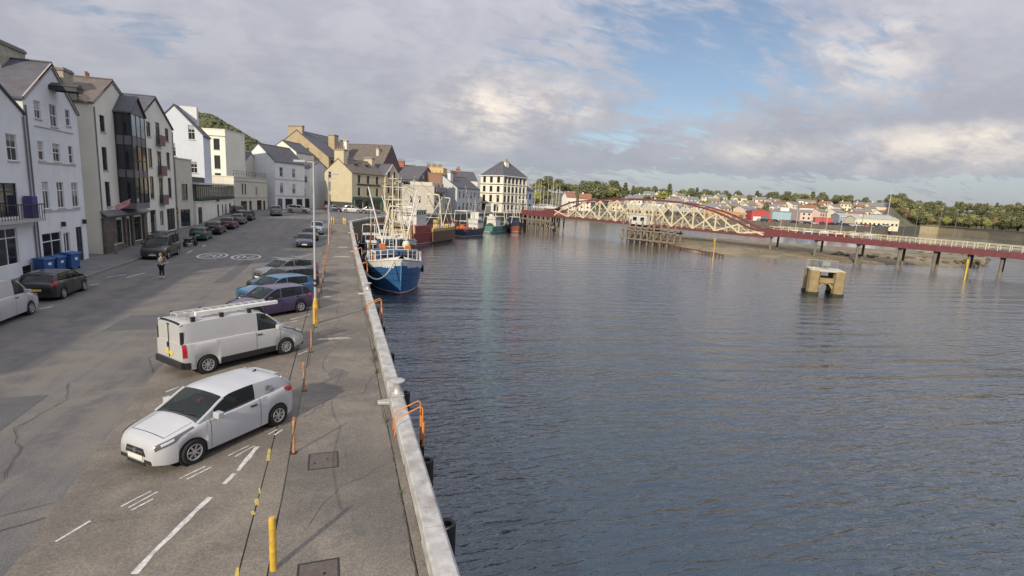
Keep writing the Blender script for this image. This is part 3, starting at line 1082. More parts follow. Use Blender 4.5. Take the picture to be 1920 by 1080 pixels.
# --- C: cream gable with glazed oriel over a stone ground floor
y0 = 54.6
ops = [(1.25, 10.7, 1.05, 1.4, 'dark'), (1.2, 7.4, 1.05, 2.0, 'dark'), (1.3, 4.2, 1.05, 2.2, 'dark'), (2.6, 0.75, 1.9, 2.2, 'dshop'), (5.1, 0.15, 1.3, 2.8, 'ddoor'), (7.0, 0.6, 2.7, 2.4, 'dshop')]
o = building('gabled_apartments', 'cream gabled flats with a dark glazed oriel above a brown stone ground floor', (FX, y0), (FX, 65.3), 12, 0.0, 12.9, 15.4, 'gf', CREAM_WALL, SLATE_BROWN, F=ops, cat='building', ridge_at=0.42, trim=mat('weathered_verge', (0.38, 0.33, 0.32)))
sb = MB()
for xa, xb in ((-0.1, 2.55), (4.55, 5.05), (6.45, 6.95), (9.75, 10.75)):
    sb.box(xa, xb, -0.22, -0.004, -0.4, 3.2)
sb.box(2.55, 4.55, -0.2, -0.004, -0.4, 0.7).box(6.95, 9.75, -0.2, -0.004, -0.4, 0.55)
sb.build('stone_base', STONE, o)
MB().prism([(-0.2, -0.004, 3.9), (10.85, -0.004, 3.9), (10.85, -0.5, 3.5), (-0.2, -0.5, 3.5)], (0, 0, -0.12)).build('canopy_roof', LEAD, o)
MB().box(-0.2, 10.85, -0.3, -0.005, 3.22, 3.3).build('canopy_beam', LEAD, o)
bx0, bx1, bd = 4.3, 8.0, 1.35                    # oriel
for a, b in ((3.96, 4.5), (6.9, 7.6), (9.9, 10.7)):
    MB().box(bx0, bx1, -bd, -0.005, a, b).build('oriel_floor_panel', LEAD, o)
fr_ = MB()
for x in (bx0 + 0.04, bx0 + 1.25, bx0 + 2.45, bx1 - 0.04):
    fr_.box(x - 0.045, x + 0.045, -bd - 0.03, -bd + 0.06, 4.5, 12.75)
for y in (-0.68, -0.06):
    fr_.box(bx0 - 0.03, bx0 + 0.06, y - 0.04, y + 0.04, 4.5, 12.75).box(bx1 - 0.06, bx1 + 0.03, y - 0.04, y + 0.04, 4.5, 12.75)
for z in (5.6, 8.5):
    fr_.box(bx0, bx1, -bd - 0.02, -bd + 0.04, z - 0.03, z + 0.03)
fr_.build('oriel_frame', FRAME_DARK, o)
MB().box(bx0 + 0.03, bx1 - 0.03, -bd + 0.03, -0.02, 4.4, 12.7).build('oriel_glazing', GLASS, o)
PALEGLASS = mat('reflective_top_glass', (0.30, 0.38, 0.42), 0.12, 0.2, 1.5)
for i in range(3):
    MB().box(bx0 + 0.12 + i * 1.2, bx0 + 1.17 + i * 1.2, -bd + 0.005, -bd + 0.025, 10.75, 12.65).build('oriel_reflection', PALEGLASS, o)  # top panes with a reflection put into their pale colour
MB().box(bx0 + 1.35, bx0 + 2.2, -bd + 0.005, -bd + 0.024, 8.6, 9.8).build('oriel_curtain', mat('warm_interior', (0.35, 0.22, 0.10), 0.8), o)
rb = MB()
xm = (bx0 + bx1) / 2
for xa in (bx0, bx1):
    s = -0.2 if xa == bx0 else 0.2
    rb.prism([(xa + s, -bd - 0.15, 12.72), (xm, -bd - 0.15, 14.4), (xm, 2.2, 14.4), (xa + s, 2.2, 12.72)], (0, 0, 0.12))
rb.build('oriel_roof', SLATE, o)
MB().prism([(bx0, -bd + 0.02, 12.74), (bx1, -bd + 0.02, 12.74), (xm, -bd + 0.02, 14.35)], (0, 0.08, 0)).build('oriel_gable', LEAD, o)
chimney(o, 1.3, 2.5, 12.6, 1.7, 1.0, 3.0, CHIMSTONE, 0)
chimney(o, 6.6, 2.6, 13.6, 1.0, 1.0, 2.0, CHIMSTONE, 2)
pipe(o, 0.15, 3.9, 12.6)
pipe(o, 9.2, 3.9, 12.5)
# flag on a sloping staff
fg = thing('flag', 'red and white flag hanging from a sloping staff on the cream gabled flats', 'flag', (FX + 0.02, 56.1, 4.0), 0)
MB().tube((0, 0, 0), (1.5, 0.9, 0.95), 0.025, n=6).build('staff', STEEL, fg)
rowsf = []
for i in range(9):
    t = i / 8
    rowsf.append([(0.45 + 1.0 * t, 0.27 + 0.6 * t, 0.28 + 0.63 * t), (0.45 + 1.0 * t + 0.04 * math.sin(t * 9), 0.20 + 0.6 * t + 0.05 * math.cos(t * 8), -0.10 + 0.60 * t - 0.10 * math.sin(t * 3.1))])
MB().grid(rowsf).build('cloth', mat('flag_red', (0.50, 0.03, 0.05), 0.9, scale=6, col2=(0.60, 0.45, 0.45)), fg)

# --- D: cream gable with three window columns and balconies
ops = rows([(2.2, 1.3), (8.7, 1.3)], [(11.2, 1.5), (7.9, 2.0), (4.5, 2.4)], 'dark') + rows([(5.25, 1.45)], [(10.6, 2.4), (7.2, 2.6), (3.9, 2.9)], 'ddoor') + [(1.7, 0.15, 1.9, 3.1, 'ddoor'), (5.0, 0.15, 1.4, 2.9, 'door'), (7.6, 0.6, 3.2, 2.6, 'dshop')]
o = building('gabled_apartments', 'cream gabled flats with a middle column of small balconies', (FX, 65.45), (FX, 77.15), 12, 0.25, 12.8, 15.6, 'gf', CREAM_WALL, SLATE, F=ops, cat='building', ridge_at=0.48, trim=FRAME_DARK)
BALC = mat('rust_brown_panel', (0.20, 0.11, 0.12), 0.7)
for z in (10.55, 7.15, 3.85):
    MB().box(5.0, 6.95, -0.45, -0.003, z - 0.1, z).build('balcony_slab', LEAD, o)
    MB().box(5.0, 6.95, -0.45, -0.40, z + 0.002, z + 1.05).build('balcony_panel', BALC, o)
pipe(o, 0.2, 0.1, 12.5)
pipe(o, 11.4, 0.1, 12.5)

# --- beyond the cream flats the street bends to the right
o = building('office_building', 'plain grey-cream flat-fronted block beside the cream gabled flats', (FX + 0.1, 77.3), (-20.7, 81.4), 6, 0.7, 8.9, None, 'flat', GREYCREAM, LEAD, F=[(1.2, 3.7, 1.6, 2.1, 'dark'), (0.6, 0.3, 2.6, 2.2, 'dshop')], cat='building')
o = building('gabled_house', 'pale blue-white house whose plain gable end rises over the street', (-27.6, 88.2), (-20.6, 88.2), 4.5, 0.9, 12.6, 16.4, 'gf', PALEBLUE, SLATE,
             F=[(5.15, 11.9, 0.85, 2.0), (2.6, 9.4, 0.9, 1.8), (5.2, 7.2, 0.9, 1.6), (1.1, 6.6, 0.9, 1.6)], cat='house')
chimney(o, 4.6, 3.4, 13.6, 2.2, 1.0, 3.2, WHITE_WALL, 0, cap=False)
# glazed restaurant terrace over a white wall
g = building('restaurant', 'white-walled restaurant with a glazed upper terrace along the street', (-20.4, 81.6), (-20.1, 106.8), 7, 1.0, 3.1, None, 'flat', CREAM_WALL, LEAD, F=[(0.8, 0.1, 2.2, 2.3, 'ddoor'), (12.2, 0.1, 1.2, 2.4, 'ddoor'), (15.5, 0.9, 0.9, 1.5, 'dark'), (18.0, 0.9, 0.9, 1.5, 'dark'), (21, 0.3, 1.6, 2.2, 'dark')], cat='restaurant')
fr_ = MB()
for i in range(23):
    x = 0.3 + i * 1.1
    fr_.box(x - 0.05, x + 0.05, -0.05, 0.05, 3.3, 5.35)
fr_.box(0.2, 24.6, -0.06, 0.06, 5.35, 5.5)
fr_.build('terrace_post', FRAME_DARK, g)
MB().box(0.3, 24.5, -0.02, 0.02, 3.32, 5.3).build('terrace_glazing', mat('terrace_glass', (0.10, 0.13, 0.10), 0.08, scale=1.4, col2=(0.30, 0.24, 0.14)), g)
MB().box(-0.1, 25.0, -0.5, 5.5, 5.51, 5.75).build('terrace_roof', mat('pale_roof_edge', (0.62, 0.60, 0.60), 0.7), g)
MB().box(0.0, 8, 0.4, 5.0, 5.76, 6.5).build('roof_plant_box', FRAME_DARK, g)
pl = MB()
for i in range(40):
    x = 0.4 + i * 0.6
    pl.lathe([(0.05, 0), (0.22, 0.14), (0.16, 0.35), (0.02, 0.46)], 5, (x, -0.22, 3.25))
pl.build('planter_greenery', mat('planter_green', (0.05, 0.09, 0.04), 0.9), g)
MB().tube((11.8, -0.15, 3.0), (11.8, -0.15, 3.6), 0.3, n=10).build('round_sign', mat('sign_maroon', (0.16, 0.05, 0.06), 0.6), g)
# flat-roofed terrace block
o = building('flat_roofed_block', 'long low cream block with a flat roof terrace and railing', (-20.0, 107.0), (-16.2, 121.2), 9, 1.5, 6.6, None, 'flat', GREYCREAM, LEAD,
             F=[(3.0, 3.6, 0.7, 1.9, 'dark'), (4.2, 3.6, 0.7, 1.9, 'dark'), (9, 3.4, 0.9, 1.7), (2.5, 0.2, 2.5, 2.1, 'ddoor'), (6, 0.2, 1.1, 2.1, 'ddoor'), (9.5, 0.4, 2.2, 2, 'dshop'), (12.5, 0.4, 1.0, 1.9, 'dark')], cat='building')
rl = MB()
for i in range(15):
    rl.box(i * 1.03, i * 1.03 + 0.05, 0.0, 0.05, 6.75, 7.75)
rl.box(0, 14.6, 0, 0.05, 7.7, 7.76).box(0, 14.6, 0, 0.05, 7.25, 7.29)
rl.build('roof_railing', FRAME_DARK, o)
MB().box(0.0, 14.7, -0.1, -0.004, 5.9, 6.1).build('cornice', MATS['stone_sill'], o)
MB().box(0.0, 14.7, -0.08, -0.004, 2.9, 3.05).build('string_course', MATS['stone_sill'], o)
# cream tower house
o = building('tower_house', 'tall narrow cream house with a moulded parapet, two windows wide', (-27.4, 112.2), (-21.8, 110.7), 8, 1.5, 15.0, None, 'flat', CREAM_WALL, LEAD, F=rows([(1.1, 1.1), (3.7, 1.1)], [(11.4, 2.0), (8.0, 2.4), (5.0, 2.2)], 'dark'), cat='house')
MB().box(-0.15, 5.95, -0.22, -0.004, 13.9, 14.25).build('cornice', CREAM_WALL, o)
# beige wing and white gable house
o = building('house_wing', 'beige wing with a slate roof and rooflight joined to the white gable house', (-27.0, 121.5), (-20.4, 119.7), 8, 1.5, 9.4, 11.8, 'gx', GREYCREAM, SLATE, cat='house')
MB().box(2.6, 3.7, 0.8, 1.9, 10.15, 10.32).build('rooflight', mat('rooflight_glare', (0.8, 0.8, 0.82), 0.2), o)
o = building('gabled_house', 'white three-storey house with a sunlit gable end and two-window front', (-21.3, 126.2), (-14.8, 122.4), 10.5, 1.6, 10.4, 13.8, 'gf', WHITE_WALL, SLATE,
             Rw=rows([(1.6, 1.1), (5.9, 1.1)], [(7.4, 1.9), (3.9, 2.1)]) + [(0.7, 0.2, 1.6, 2.5, 'ddoor'), (3.3, 0.2, 2.6, 2.5, 'dshop'), (7.3, 0.2, 2.2, 2.5, 'dshop')], cat='house')
for z in (6.7, 3.2, 10.25):
    MB().box(7.534, 7.60, 0, 10.5, z, z + 0.18).build('string_course', MATS['stone_sill'], o)
o = building('corner_house', 'small white house with sunlit front at the mouth of the side street', (-11.6, 137.4), (-8.6, 135.8), 9, 1.9, 9.6, 11.4, 'gx', WHITE_WALL, SLATE, F=[(0.5, 6.2, 0.8, 1.7), (1.9, 6.2, 0.8, 1.7), (1.2, 2.9, 1.0, 2.0)], cat='house')
MB().box(0.1, 3.2, -0.1, -0.004, 0.3, 2.4).build('shop_front', FRAME_DARK, o)
# big tan building uphill
o = building('tall_tan_building', 'tall tan building with huge blank gable and slate roof above the street', (-21.7, 167), (-4.7, 157), 20, 2.5, 13.0, 20.0, 'gf', TAN, SLATE, Rw=rows([(1 + 2.6 * i, 1.5) for i in range(7)], [(10.6, 1.7), (7, 1.9)], 'dark'), cat='building')
chimney(o, 9.2, 0.9, 17.0, 4.4, 1.0, 4.4, TAN, 0)
chimney(o, 15.5, 9.5, 14.5, 2.0, 2.2, 5.6, TAN, 0)
chimney(o, 17.0, 13, 13.0, 2.2, 1.2, 6.0, CREAM_WALL, 5, potmat=BUFFPOT)
MB().box(13.2, 13.6, -0.25, -0.004, 4, 15.4).build('boundary_wall_strip', mat('dark_strip', (0.10, 0.06, 0.06), 0.9), o)
for y in (4, 8):
    MB().box(15.2, 16.6, y, y + 1.2, 15.2, 15.35).build('rooflight', GLASS, o)
o = building('cream_house', 'cream gable-ended house standing in front of the tall tan building', (-19.3, 152.3), (-12.4, 149.0), 9, 2.2, 13.6, 16.3, 'gf', CREAM_WALL, SLATE, cat='house')
o = building('slate_roof_hall', 'hall with a broad mottled slate roof behind the pub', (-3.2, 171), (10.0, 163.5), 14, 2.5, 11.5, 18.5, 'gx', mat('purple_brick', (0.16, 0.10, 0.12), 0.9, 0.2, 2), SLATE_BROWN, cat='hall', Rw=rows([(3, 1.2), (7, 1.2)], [(7, 2)], 'dark'))
chimney(o, 12.2, 4.0, 12.5, 0.9, 1.2, 4.8, GREYCREAM, 2)
# the pub
o = building('pub', 'pale yellow three-storey pub with sunlit gable and green ground floor', (-5.3, 137.1), (0.9, 130.9), 11.4, 2.0, 8.9, 12.0, 'gf', YELLOW_WALL, SLATE_BROWN,
             F=[(1.0, 4.4, 0.9, 2.2, 'dark'), (1.0, 1.6, 0.9, 2.0, 'dark'), (1.3, 7.6, 0.8, 1.4, 'dark')],
             Rw=rows([(1.9, 0.95), (5.0, 0.95), (8.2, 0.95)], [(6.6, 1.9), (3.7, 1.9)], 'dark') + [(1.0, 0.3, 2.6, 2.4, 'dshop'), (4.4, 0.1, 1.3, 2.5, 'ddoor'), (6.6, 0.3, 3.6, 2.4, 'dshop')], cat='pub')
GREENP = mat('pub_green', (0.03, 0.14, 0.08), 0.6)
MB().box(8.775, 8.90, 0.2, 11.2, 2.75, 3.35).build('pub_fascia', GREENP, o)
MB().box(8.775, 8.86, 1.6, 9.8, 6.1, 6.5).build('name_board', mat('board_dark', (0.05, 0.06, 0.04), 0.6), o)
for y in (0.0, 3.7, 5.8, 10.3):
    MB().box(8.775, 8.84, y + 0.02, y + 0.6, -0.2, 2.74).build('pilaster', GREENP, o)
MB().box(8.78, 9.2, 4.0, 6.2, 2.4, 2.7).build('awning', mat('dark_red_awning', (0.22, 0.04, 0.05), 0.8), o)
MB().box(-0.06, 8.7, -0.12, -0.004, 0.2, 2.0).build('dark_plinth', mat('dark_plinth', (0.05, 0.06, 0.06), 0.8), o)
chimney(o, 4.6, 0.7, 9.9, 3.0, 1.2, 4.4, YELLOW_WALL, 4, potmat=TERRA)
chimney(o, 4.4, 10.7, 10.4, 2.6, 1.1, 2.8, YELLOW_WALL, 0)
for y in (3.6, 7.4):
    MB().box(5.9, 6.9, y, y + 0.9, 11.05, 11.2).build('rooflight', GLASS, o)
# gabled cottage and slate-hung block
o = building('gabled_cottage', 'narrow gabled house with two tall upper windows, next to the pub', (9.2, 138.6), (13.0, 142.4), 9, 2.0, 9.0, 11.8, 'gf', YELLOW_WALL, SLATE, F=[(0.9, 8.1, 0.8, 2.0, 'dark'), (3.1, 8.1, 0.8, 2.0, 'dark'), (0.8, 4.6, 0.9, 2.0, 'dark'), (3.2, 4.6, 0.9, 2.0, 'dark'), (0.6, 0.4, 3.8, 2.5, 'dshop')], cat='house', trim=FRAME_WHITE)
o = building('slate_hung_building', 'dark slate building with white dormer windows above the fishing boats', (12.6, 150.0), (18.5, 146.5), 14, 2.0, 8.6, 12.4, 'gx', mat('dark_slate_wall', (0.08, 0.09, 0.12), 0.6), SLATE, Rw=rows([(3, 1.4), (7, 1.4)], [(5.5, 1.8), (8.2, 1.8)]), F=rows([(0.6, 1.3), (2.6, 1.3), (4.6, 1.3)], [(6.2, 2.0)]), cat='building')
# gallery
o = building('gallery', 'flat-roofed grey concrete gallery with a broad blank sunlit wall', (13.4, 139.4), (21.3, 136.6), 20, 2.0, 6.9, None, 'flat', CONC_CLAD, LEAD,
             F=[(2.2, 2.6, 0.5, 1.6, 'dark'), (4.4, 2.6, 0.5, 1.6, 'dark')], Rw=[(3.0, 3.3, 11, 2.0, 'dshop'), (1.2, 0.2, 2.6, 2.6, 'ddoor')] + rows([(4.6 + i * 2.5, 1.6) for i in range(5)], [(0.2, 2.6)], 'ddoor'), cat='building')
MB().box(8.384, 8.9, 1.0, 19.5, 5.6, 6.7).build('fascia_band', mat('grey_fascia', (0.22, 0.21, 0.25), 0.6), o)
for i in range(7):
    MB().box(8.385, 8.62, 3.95 + i * 2.0, 4.2 + i * 2.0, -0.3, 3.2).build('column', FRAME_WHITE, o)
MB().box(1.0, 7.0, 5, 18, 6.6, 8.0).build('roof_plant_room', GREYCREAM, o)
chimney(o, 5.0, 15.0, 7.0, 6.0, 1.2, 4.0, mat('old_brick', (0.28, 0.17, 0.12), 0.9, 0.2, 3), 5, potmat=BUFFPOT)
# pale terrace
o = building('terrace_house', 'pale blue-grey two-storey house with slate roof left of the corner hotel', (31.6, 156.6), (41.6, 168.6), 10, 2.0, 7.2, 10.6, 'gx', mat('blue_grey_render', (0.52, 0.56, 0.58), 0.85), SLATE, F=rows([(1.2 + 2.6 * i, 1.2) for i in range(6)], [(4.2, 2.0), (0.6, 2.2)]), cat='house')
chimney(o, 1.0, 3.0, 8.6, 1.6, 1.0, 3.2, WHITE_WALL, 2)
chimney(o, 6.0, 5.0, 10.0, 3.0, 1.2, 1.9, TAN, 4)
# the corner hotel
DK = mat('black_trim', (0.03, 0.03, 0.035), 0.6)
HOTELW = mat('hotel_cream', (0.78, 0.75, 0.64), 0.8, 0.05)
o = building('corner_hotel', 'four-storey cream corner hotel with black trim and steep slate hipped roof', (45, 180.8), (50.5, 172.0), 13, 2.0, 12.4, 17.4, 'hip', HOTELW, SLATE,
             F=rows([(1.2, 1.3), (4.4, 1.3), (7.7, 1.3)], [(10.0, 1.9), (6.9, 1.9), (3.5, 2.3)], 'dark') + [(1.0, 0.3, 1.9, 2.5, 'ddoor'), (6.6, 0.3, 2.2, 2.4, 'dshop')],
             Rw=rows([(0.8 + 2.0 * i, 1.15) for i in range(6)], [(10.0, 1.8), (6.9, 1.9), (3.5, 2.3), (0.4, 2.3)], 'dark'), cat='hotel')
for z in (3.0, 6.2, 9.3):
    MB().box(-0.05, 10.42, -0.1, -0.004, z, z + 0.2).build('string_course', DK, o)
    MB().box(10.383, 10.48, 0.0, 13.05, z, z + 0.2).build('string_course', DK, o)
for i in range(7):
    MB().box(10.383, 10.52, 0.05 + i * 2.07, 0.40 + i * 2.07, 3.25, 12.3).build('pilaster', HOTELW, o)
MB().box(10.383, 11.0, -0.2, 13.2, 12.15, 12.38).build('cornice', FRAME_WHITE, o)
MB().box(-0.3, 10.38, -0.5, -0.003, 12.15, 12.38).build('cornice', FRAME_WHITE, o)
chimney(o, 6.8, 5.5, 14.5, 1.0, 1.6, 3.0, HOTELW, 3)
o = building('terrace_house', 'dark slate-roofed house behind and left of the corner hotel', (36.6, 184), (44.8, 184.5), 10, 2.0, 10.4, 13.4, 'gx', HOTELW, SLATE, F=rows([(4.4, 1.2), (6.4, 1.2)], [(7, 1.8)], 'dark'), cat='house')
chimney(o, 2.4, 5, 12.5, 1.3, 1.0, 2.0, TERRA, 3)
o = building('blue_house', 'small pale blue house at the bridge end of the quay', (62.0, 182.6), (67.0, 186.2), 9, 2.0, 8.0, 10.4, 'gx', PALEBLUE, SLATE, F=rows([(0.8, 1.1), (3.4, 1.1)], [(5.0, 1.9), (1.2, 2.0)], 'dark'), cat='house')
chimney(o, 0.6, 4.5, 9.8, 1.0, 1.0, 2.6, TERRA, 2)
o = building('golden_block', 'golden sunlit block with many chimney pots rising behind the gallery', (32.7, 231), (40.6, 228.3), 12, 3, 15.4, None, 'flat', GOLDEN, LEAD, F=rows([(1.2, 1.2), (4.0, 1.2)], [(11, 2)], 'dark'), cat='building')
for i in range(3):
    chimney(o, 1.5 + i * 2.4, 3, 15.3, 1.6, 1.0, 1.2, TERRA, 4)
o = building('stepped_roof_house', 'weathered cream house with small dormers between slate hall and golden block', (24.5, 218), (31.5, 216), 10, 3, 11.0, 13.8, 'gx', CREAM_WALL, SLATE, F=rows([(1.2, 1.2), (4.2, 1.2)], [(7.5, 1.8)], 'dark'), cat='house')
chimney(o, 1.5, 5, 13, 1.4, 1, 2.0, BUFFPOT, 3)
o = building('red_chimney_house', 'brick house with clustered red chimneys above the slate hall', (14.0, 180), (19.5, 177.5), 10, 2.5, 10.5, 13.5, 'gx', mat('red_brick', (0.36, 0.15, 0.12), 0.9, 0.2, 2), SLATE, F=rows([(1, 1.1), (3.4, 1.1)], [(7, 1.8)], 'dark'), cat='house')
chimney(o, 2.5, 3, 11.5, 2.6, 1.1, 3.4, MATS['red_brick'], 4)

# ================================================================ VEHICLES
def lerp_prof(pts, x):
    """smooth interpolation through (x, value) points"""
    if x <= pts[0][0]:
        return pts[0][1]
    for i in range(len(pts) - 1):
        (a, va), (b, vb) = pts[i], pts[i + 1]
        if x <= b:
            t = (x - a) / (b - a)
            p0 = pts[max(0, i - 1)]
            p3 = pts[min(len(pts) - 1, i + 2)]
            ma = (vb - p0[1]) / max(1e-6, (b - p0[0])) * (b - a)
            m_b = (p3[1] - va) / max(1e-6, (p3[0] - a)) * (b - a)
            if i == 0:
                ma = vb - va
            if i == len(pts) - 2:
                m_b = vb - va
            return (2 * t**3 - 3 * t**2 + 1) * va + (t**3 - 2 * t**2 + t) * ma + (-2 * t**3 + 3 * t**2) * vb + (t**3 - t**2) * m_b
    return pts[-1][1]


TYRE = mat('tyre', (0.016, 0.016, 0.017), 0.85, 0.2)
RIM = mat('alloy_rim', (0.48, 0.48, 0.49), 0.35, 0.05, metal=0.5)
SEATM = mat('seat_fabric', (0.05, 0.05, 0.055), 0.9, 0.2, 8)
DARKTRIM = mat('black_plastic', (0.022, 0.022, 0.025), 0.6, 0.1)
SEAM = mat('panel_gap', (0.01, 0.01, 0.01), 0.9)
LAMPGLASS = mat('lamp_glass', (0.62, 0.64, 0.66), 0.08, 0.1, 9, spec=0.8, metal=0.3)
LAMPDARK = mat('lamp_dark', (0.09, 0.09, 0.10), 0.1, 0.1, 9, spec=0.8)
REDLAMP = mat('red_lamp', (0.42, 0.02, 0.03), 0.12, 0.1, 9)
AMBER = mat('amber_lamp', (0.75, 0.25, 0.05), 0.15)
PLATE_W = mat('white_plate', (0.72, 0.72, 0.68), 0.5)
PLATE_Y = mat('yellow_plate', (0.70, 0.52, 0.08), 0.5)
CHROME = mat('chrome', (0.6, 0.6, 0.62), 0.15, metal=0.9)
_wheels = {}


def wheel_parts(r, spokes):
    key = (round(r, 3), spokes)
    if key not in _wheels:
        w = 0.205
        t = MB().lathe([(r * 0.62, -w / 2 + 0.01), (r * 0.9, -w / 2), (r * 0.985, -w / 2 + 0.03), (r, 0), (r * 0.985, w / 2 - 0.03), (r * 0.9, w / 2), (r * 0.62, w / 2 - 0.01)], 24, axis='y', caps=False)
        tm = t.mesh('tyre', smooth=True)
        tm.materials.append(TYRE)
        d = MB().lathe([(r * 0.02, -w / 2 + 0.06), (r * 0.63, -w / 2 + 0.06), (r * 0.63, -w / 2 + 0.07)], 24, axis='y')
        dm = d.mesh('rim_back')
        dm.materials.append(DARKTRIM)
        s = MB()
        s.lathe([(r * 0.57, -w / 2 + 0.005), (r * 0.64, -w / 2 - 0.004), (r * 0.66, -w / 2 + 0.02), (r * 0.57, -w / 2 + 0.05)], 24, axis='y', caps=False)
        s.lathe([(r * 0.02, -w / 2 - 0.002), (r * 0.16, -w / 2 - 0.002), (r * 0.18, -w / 2 + 0.04)], 12, axis='y')
        for i in range(spokes):
            q = 2 * math.pi * i / spokes + 0.3
            c, sn = math.cos(q), math.sin(q)
            hw = r * (0.26 / spokes + 0.03)
            pts = [(r * 0.12, -hw), (r * 0.6, -hw * 1.15), (r * 0.6, hw * 1.15), (r * 0.12, hw)]
            s.prism([(a * c - b * sn, -w / 2 + 0.008, a * sn + b * c) for a, b in pts], (0, 0.03, 0))
        sm = s.mesh('rim', smooth=30)
        sm.materials.append(RIM)
        _wheels[key] = (tm, dm, sm)
    return _wheels[key]


def car(name, label, loc, heading, L, Wd, deck, roof, side, color, wheels, wr=0.31, plan=2.6, crown=0.05, sill=0.20, cat='car', spokes=5, tum=0.16,
        lamps=True, seams=(), handles=(), plate=True, rear_low=None, arch=1.17, extra=None, front='grille', rear_lamp='low', nose=0.10, group=None, clad=None, round_nose=True):
    """x runs from the nose (0) to the tail (L). deck: bonnet, waist and boot heights; roof: glasshouse heights
    [(windscreen foot), (roof start) .. (roof end), (rear glass foot)]; side: window spans [(x0, x1)] along the glasshouse side"""
    root = thing(name, label, cat, loc, heading, group)
    X = lambda x: L / 2 - x
    hw = Wd / 2
    fx, rx = wheels

    def half(x):
        a = abs((x - L * 0.5) / (L * 0.5))
        b = 1 - (nose + (0.02 if x < L / 2 else -0.03)) * a ** plan - 0.05 * max(0, a - 0.93) / 0.07
        if x < 0.42 and round_nose:
            b -= 0.20 * (1 - x / 0.42) ** 2
        if x > L - 0.3 and round_nose:
            b -= 0.10 * (1 - (L - x) / 0.3) ** 2
        return hw * b

    def low(x):
        z = sill + 0.05 * max(0, (0.35 - x) / 0.35) + 0.06 * max(0, (x - L + 0.3) / 0.3)
        for wx in (fx, rx):
            r = wr * arch
            if abs(x - wx) < r:
                z = max(z, wr * 0.97 + math.sqrt(r * r - (x - wx) ** 2))
        return z

    def ring(x):
        zb = lerp_prof(deck, x)
        zl = min(low(x), zb - 0.12)
        w = half(x)
        cr = crown
        pts = [(w * 0.955, zl), (w * 0.985, zl + (zb - zl) * 0.22), (w, zl + (zb - zl) * 0.5), (w * 0.992, zl + (zb - zl) * 0.80), (w * 0.955, zb - 0.025), (w * 0.90, zb + 0.004), (w * 0.6, zb + cr * 0.6), (w * 0.25, zb + cr * 0.95), (0, zb + cr)]
        return pts

    def S(x, t, side_, off=0.0):
        """point on the body skin at station x, ring parameter t, pushed out by off"""
        p = ring(x)
        i = max(0, min(len(p) - 2, int(t)))
        f = t - i
        y = p[i][0] * (1 - f) + p[i + 1][0] * f
        z = p[i][1] * (1 - f) + p[i + 1][1] * f
        dy, dz = p[i + 1][0] - p[i][0], p[i + 1][1] - p[i][1]
        ln = math.hypot(dy, dz) or 1
        return (X(x), side_ * (y + off * dz / ln), z - off * dy / ln)

    xs = set([0, 0.03, 0.08, 0.16, 0.28, L, L - 0.03, L - 0.08, L - 0.18, L - 0.3])
    k = 0.28
    while k < L - 0.3:
        xs.add(round(k, 3)); k += 0.16
    for wx in (fx, rx):
        r = wr * arch
        for i in range(13):
            xs.add(round(wx - r * math.cos(math.pi * i / 12), 3))
        xs.add(round(wx - r - 0.004, 3)); xs.add(round(wx + r + 0.004, 3))
    xs = sorted(x for x in xs if 0 <= x <= L)
    b = MB()
    full = []
    for x in xs:
        p = ring(x)
        full.append([(X(x), y, z) for y, z in p] + [(X(x), -y, z) for y, z in reversed(p[:-1])])
    b.grid(full)
    for r_ in (full[0], full[-1]):
        n = len(r_)
        o = len(b.v)
        b.v += r_
        h = n // 2
        for i in range(h):
            j = n - 1 - i
            if i + 1 == j - 1:
                b.f.append((o + i, o + i + 1, o + j))
            elif i + 1 < j - 1:
                b.f.append((o + i, o + i + 1, o + j - 1, o + j))
    body = b.build('body', color, root, smooth=42, weld=True)
    # underbody and wheel wells
    MB().box(X(L - 0.15), X(0.15), -hw * 0.72, hw * 0.72, sill - 0.02, 0.58).build('underbody', DARKTRIM, root)
    for wx in (fx, rx):
        well = MB()
        well.tube((X(wx), -hw * 0.93, wr), (X(wx), hw * 0.93, wr), wr * arch * 0.995, n=20)
        well.build('wheel_well', SEAM, root)
    tm, dm, sm = wheel_parts(wr, spokes)
    for wx in (fx, rx):
        for sd in (-1, 1):
            wo = link('wheel', tm, None, root)
            wo.location = (X(wx), sd * (hw - 0.115), wr)
            if sd > 0:
                wo.rotation_euler = (0, 0, math.pi)
            link('rim', sm, None, wo)
            link('rim_back', dm, None, wo)
    # glasshouse
    gx0, gx1 = roof[0][0], roof[-1][0]
    rs, re = roof[1][0], roof[-2][0]
    n = 30
    gx = sorted(set([gx0 + (gx1 - gx0) * i / n for i in range(n + 1)] + [rs, re] + [v for s in side for v in s]))
    G = {}
    for x in gx:
        zb = lerp_prof(deck, x)
        zr = max(zb + 0.012, lerp_prof(roof, x))
        yb = half(x) * 0.905
        hgt = zr - zb
        yt = yb - tum * hgt
        G[x] = [(yb, zb), (yb - tum * hgt * 0.5 + 0.012 * min(1, hgt * 3), zb + hgt * 0.5), (yt, zr - 0.05 * min(1, hgt * 4)), (yt * 0.82, zr - 0.014 * min(1, hgt * 4)), (yt * 0.45, zr + 0.004), (0, zr + 0.012)]
    bins = {'roof': MB(), 'windscreen': MB(), 'rear_window': MB()}
    sidew = {}
